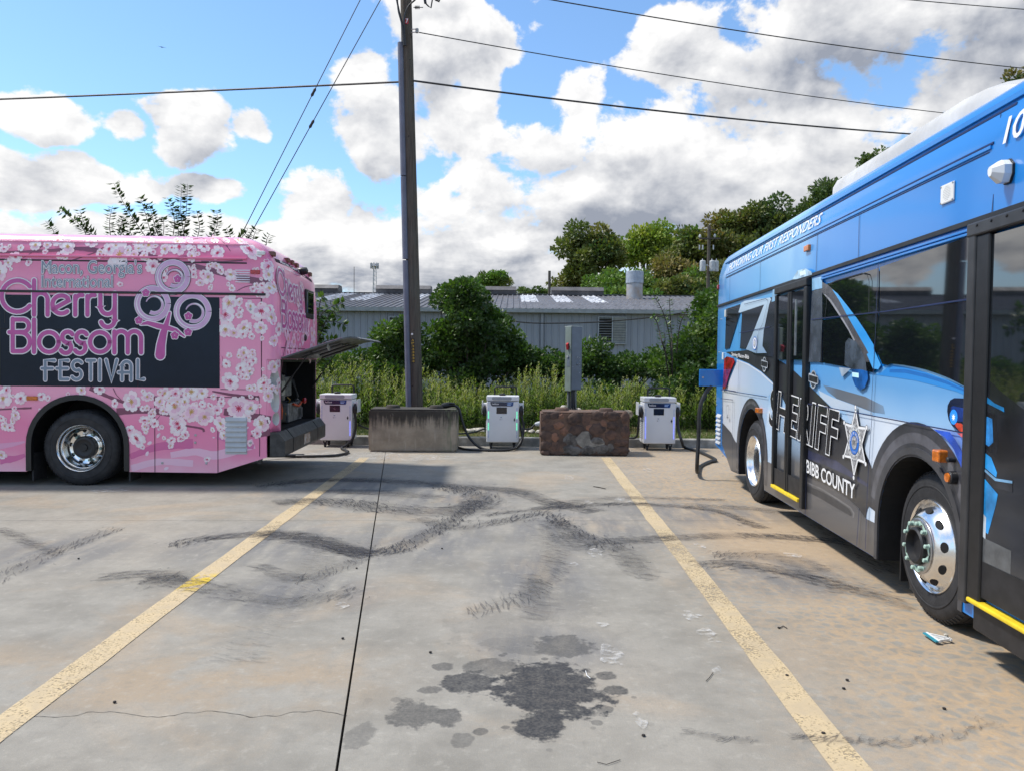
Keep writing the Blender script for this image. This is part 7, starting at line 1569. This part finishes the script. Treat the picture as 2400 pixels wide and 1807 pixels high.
# tree whose top shoots rise over the pink bus
r = random.Random(14); TYY = 15.6; e = empty('shoot_tree', (dd(330, 700, TYY).x, TYY, .13), label='leafy top shoots of a tree rising above the pink bus roof', cat='tree'); o0 = Vector(e.location); mb, st = MB(), MB()
top = dd(330, 560, TYY) - o0; st.tube([(0, 0, 0), (.1, 0, 1.5), (0, .1, top.z)], [.10, .08, .05], 7)
for (x0, y0), (x1_, y1_) in (((320,520),(245,396)),((330,520),(302,424)),((345,520),(322,440)),((372,520),(362,428)),((385,520),(378,450)),((395,520),(405,398)),((400,520),(392,405)),((452,520),(468,455)),((462,520),(460,470)),((425,520),(424,455)),((190,515),(127,453)),((205,515),(172,455)),((240,520),(243,446)),((255,520),(262,470)),((118,515),(98,478)),((275,520),(268,468)),((330,520),(345,470)),((290,520),(282,480)),((500,520),(488,492)),((515,520),(536,492)),((575,530),(583,506)),((545,525),(556,494)),((350,520),(352,470))):
    a = dd(x0, y0, TYY) - o0; b_ = dd(x1_, y1_, TYY) - o0; st.tube([top, a], .012, 4)
    shoot(mb, st, r, [a, a.lerp(b_, .5) + Vector((r.uniform(-.08, .08), r.uniform(-.1, .1), 0)), b_], .135, [(.05, .095, .028), (.06, .11, .03), (.04, .075, .026)], .010, .036)
mb.build('foliage', LEAF, e)['kind'] = 'stuff'; st.build('branches', BARK, e)['kind'] = 'stuff'
r = random.Random(15); e = empty('small_tree', (dd(675, 860, 16.2).x, 16.2, .13), label='small broad leaved tree beside the rear of the pink bus', cat='tree'); o0 = Vector(e.location); mb, st = MB(), MB()
st.tube([(0, 0, 0), (0, 0, 1.2), (.05, 0, 2.2)], [.05, .04, .02], 6)
for pts in ([(680,760),(690,690),(712,665),(740,655)], [(680,760),(695,705),(720,695),(750,705)], [(682,750),(690,660),(700,640)], [(680,780),(700,740),(725,735)], [(680,790),(700,770),(715,760)], [(684,740),(715,675),(730,690)], [(680,700),(672,650),(668,640)], [(680,770),(690,720),(700,700)]):
    shoot(mb, st, r, [dd(x, y, 16.2 + r.uniform(-.3, .3)) - o0 for x, y in pts], .17, MDG[:3] + DKG[:2], .016, .055)
mb.build('foliage', LEAF, e)['kind'] = 'stuff'; st.build('branches', BARK, e)['kind'] = 'stuff'
# hill and its trees
mb = MB(); vs = []; nx, ny = 40, 18
for j in range(ny + 1):
    for i in range(nx + 1):
        x = 2 + 150 * i / nx; y = 50 + 130 * j / ny; h = max(0, min(1, (x - 8) / 45)) ** 1.1 * max(0, min(1, (y - 48) / 30)); vs.append((x, y, -.08 + 13 * h + (.8 * noise.noise((x * .1, y * .1, 0)) if 0 < i and j > 0 else 0)))
mb.add(vs, [(j*(nx+1)+i, j*(nx+1)+i+1, (j+1)*(nx+1)+i+1, (j+1)*(nx+1)+i) for j in range(ny) for i in range(nx)]); tag(mb.build('hill', MSOIL, smooth=True), kind='structure')
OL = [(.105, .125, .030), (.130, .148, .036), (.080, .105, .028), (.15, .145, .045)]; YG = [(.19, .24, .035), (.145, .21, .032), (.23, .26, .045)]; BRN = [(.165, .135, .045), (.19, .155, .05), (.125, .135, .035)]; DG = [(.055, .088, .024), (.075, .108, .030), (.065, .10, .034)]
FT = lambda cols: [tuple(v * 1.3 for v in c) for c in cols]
def far_tree(px, Y, n, L, cols, label, seed, cr=1.3, ncl=26, name='hillside_tree'):
    cx, cy, rx, ry = px; r = random.Random(seed); c = dd(cx, cy, Y); rx *= 1.18; ry *= 1.08; n = int(n * 1.25); R = Vector((rx * KD / FPX * Y, rx * KD / FPX * Y * .8, ry * KD / FPX * Y)); zb = max(0, 13 * max(0, min(1, (c.x - 8) / 45)) ** 1.1 * max(0, min(1, (Y - 48) / 30)) - .3)
    zb = min(zb, c.z - R.z * .8); e = empty(name, (c.x, Y, zb), label=label, cat='tree', group='trees on the wooded hill'); o0 = Vector(e.location); c = c - o0
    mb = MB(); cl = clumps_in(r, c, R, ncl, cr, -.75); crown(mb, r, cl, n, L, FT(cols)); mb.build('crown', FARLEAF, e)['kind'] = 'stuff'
    st = MB(); st.tube([Vector((0, 0, 0)), Vector((.1, 0, c.z * .6)), c], [.28, .2, .08], 7)
    for q_, Rr, _ in cl[:8]: st.tube([Vector((0, 0, c.z * .55)), (q_ + Vector((0, 0, c.z * .6))) * .5, q_], [.1, .07, .03], 5)
    st.build('trunk', BARK, e)
for i, a in enumerate((((1278, 560, 58, 66), 75, 7000, .42, OL + DG[:1], 'tall rounded olive tree at the end of the wooded hill', 1.15, 34), ((1398, 540, 52, 48), 84, 5000, .44, YG, 'bright yellow green tree behind the rounded olive tree', 1.3, 24), ((1340, 622, 66, 30), 68, 4200, .36, MDG, 'low fresh green tree behind the exhaust stack', 1.0, 24), ((1235, 620, 40, 28), 78, 2600, .36, OL, 'low olive tree at the foot of the rounded olive tree', .9, 20), ((1498, 560, 50, 62), 76, 5200, .42, OL + MDG[:1], 'dark olive tree behind the transformer pole', 1.2, 28), ((1445, 600, 48, 42), 70, 4200, .36, BRN, 'brownish tree right of the exhaust stack', 1.0, 26), ((1580, 530, 60, 62), 74, 5600, .42, OL + BRN[:1], 'mottled olive tree beside the transformer pole', 1.25, 28), ((1672, 495, 62, 60), 74, 5600, .42, DG + OL, 'dense dark tree over the rear of the blue bus', 1.25, 30), ((1560, 612, 70, 38), 64, 4600, .34, MDG[:2] + OL, 'green undergrowth tree below the transformers', .95, 28), ((1480, 630, 60, 24), 62, 3000, .32, OL + DG, 'dark low tree on the warehouse ridge line', .8, 24), ((1790, 450, 70, 50), 70, 4600, .40, DG, 'dark wooded crown just above the blue bus roof', 1.2, 26), ((1890, 352, 30, 22), 66, 900, .34, DG, 'thin leafy tip above the blue bus roof fairing', .7, 10), ((2240, 185, 60, 36), 60, 2600, .34, BRN + DG, 'reddish dark tree top at the front of the blue bus', 1.0, 18), ((1650, 590, 80, 60), 68, 4000, .4, OL + DG, 'olive tree hidden low behind the blue bus', 1.1, 24), ((1900, 470, 120, 90), 78, 4000, .5, DG, 'wide dark tree on the hill behind the blue bus', 1.6, 24), ((2100, 380, 140, 110), 80, 4000, .55, DG + OL, 'wide olive tree high on the hill behind the blue bus', 1.8, 24), ((1060, 608, 34, 18), 118, 2000, .5, MDG[:2] + OL, 'small round tree far behind the middle roof vents', 1.0, 16), ((1155, 634, 34, 9), 150, 1000, .5, DG, 'far low tree beside the bare distant pole', .9, 12), ((1345, 640, 60, 15), 60, 1600, .32, MDG, 'green shrub showing over the roof beside the exhaust stack', .7, 14))):
    far_tree(*a[:6], 300 + i, a[6], a[7])
# tall weeds: feathery plumes
r = random.Random(33); mb = MB(); st_ = MB()
for k in range(1050):
    x = r.uniform(-9.5, 9.5); y = 16.55 + 2.1 * r.random() ** 1.2; h = (.85 + .45 * r.random() + .50 * noise.noise((x * .7, y * .7, 0))) * (1.0 if y > 16.9 else .75); b0 = Vector((x, y, .13)); lean = Vector((r.gauss(0, .09), r.gauss(0, .09), 1)).normalized()
    yel = r.random(); nL = 56
    for j in range(nL):
        t_ = (j + r.random()) / nL; p = b0 + lean * (h * (.06 + .94 * t_)); a_ = r.uniform(0, 2 * PI)
        if t_ < .62:
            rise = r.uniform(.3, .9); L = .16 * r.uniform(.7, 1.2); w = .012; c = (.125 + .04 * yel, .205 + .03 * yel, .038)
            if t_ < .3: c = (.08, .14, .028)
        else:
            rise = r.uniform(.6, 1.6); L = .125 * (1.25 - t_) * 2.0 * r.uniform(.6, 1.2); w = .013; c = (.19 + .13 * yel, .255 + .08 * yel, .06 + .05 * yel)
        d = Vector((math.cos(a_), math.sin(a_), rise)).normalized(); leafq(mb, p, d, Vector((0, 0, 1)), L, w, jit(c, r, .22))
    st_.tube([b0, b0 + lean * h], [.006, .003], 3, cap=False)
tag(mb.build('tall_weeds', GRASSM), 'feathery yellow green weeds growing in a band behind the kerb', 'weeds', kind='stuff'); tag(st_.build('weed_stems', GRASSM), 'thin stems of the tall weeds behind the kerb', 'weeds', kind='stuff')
mb = MB(); r = random.Random(5)
for k in range(26000):
    x = r.uniform(-10, 10); y = 15.02 + 1.9 * r.random(); h = r.uniform(.03, .085) * (1 + .6 * noise.noise((x * 1.5, y * 1.5, 0))) * (1.7 if y > 16.3 else 1); p = Vector((x, y, .125 + (.0)))
    dry = noise.noise((x * .9, y * 1.4, 7)) + r.uniform(-.35, .35); c = (.25, .205, .09) if dry > .12 else (.13, .18, .04)
    leafq(mb, p, Vector((r.gauss(0, .45), r.gauss(0, .45), 1)).normalized(), Vector((r.random(), r.random(), 0)), h, .006, jit(c, r))
tag(mb.build('short_grass', GRASSM), 'short dry grass on the strip behind the kerb', 'grass', kind='stuff')
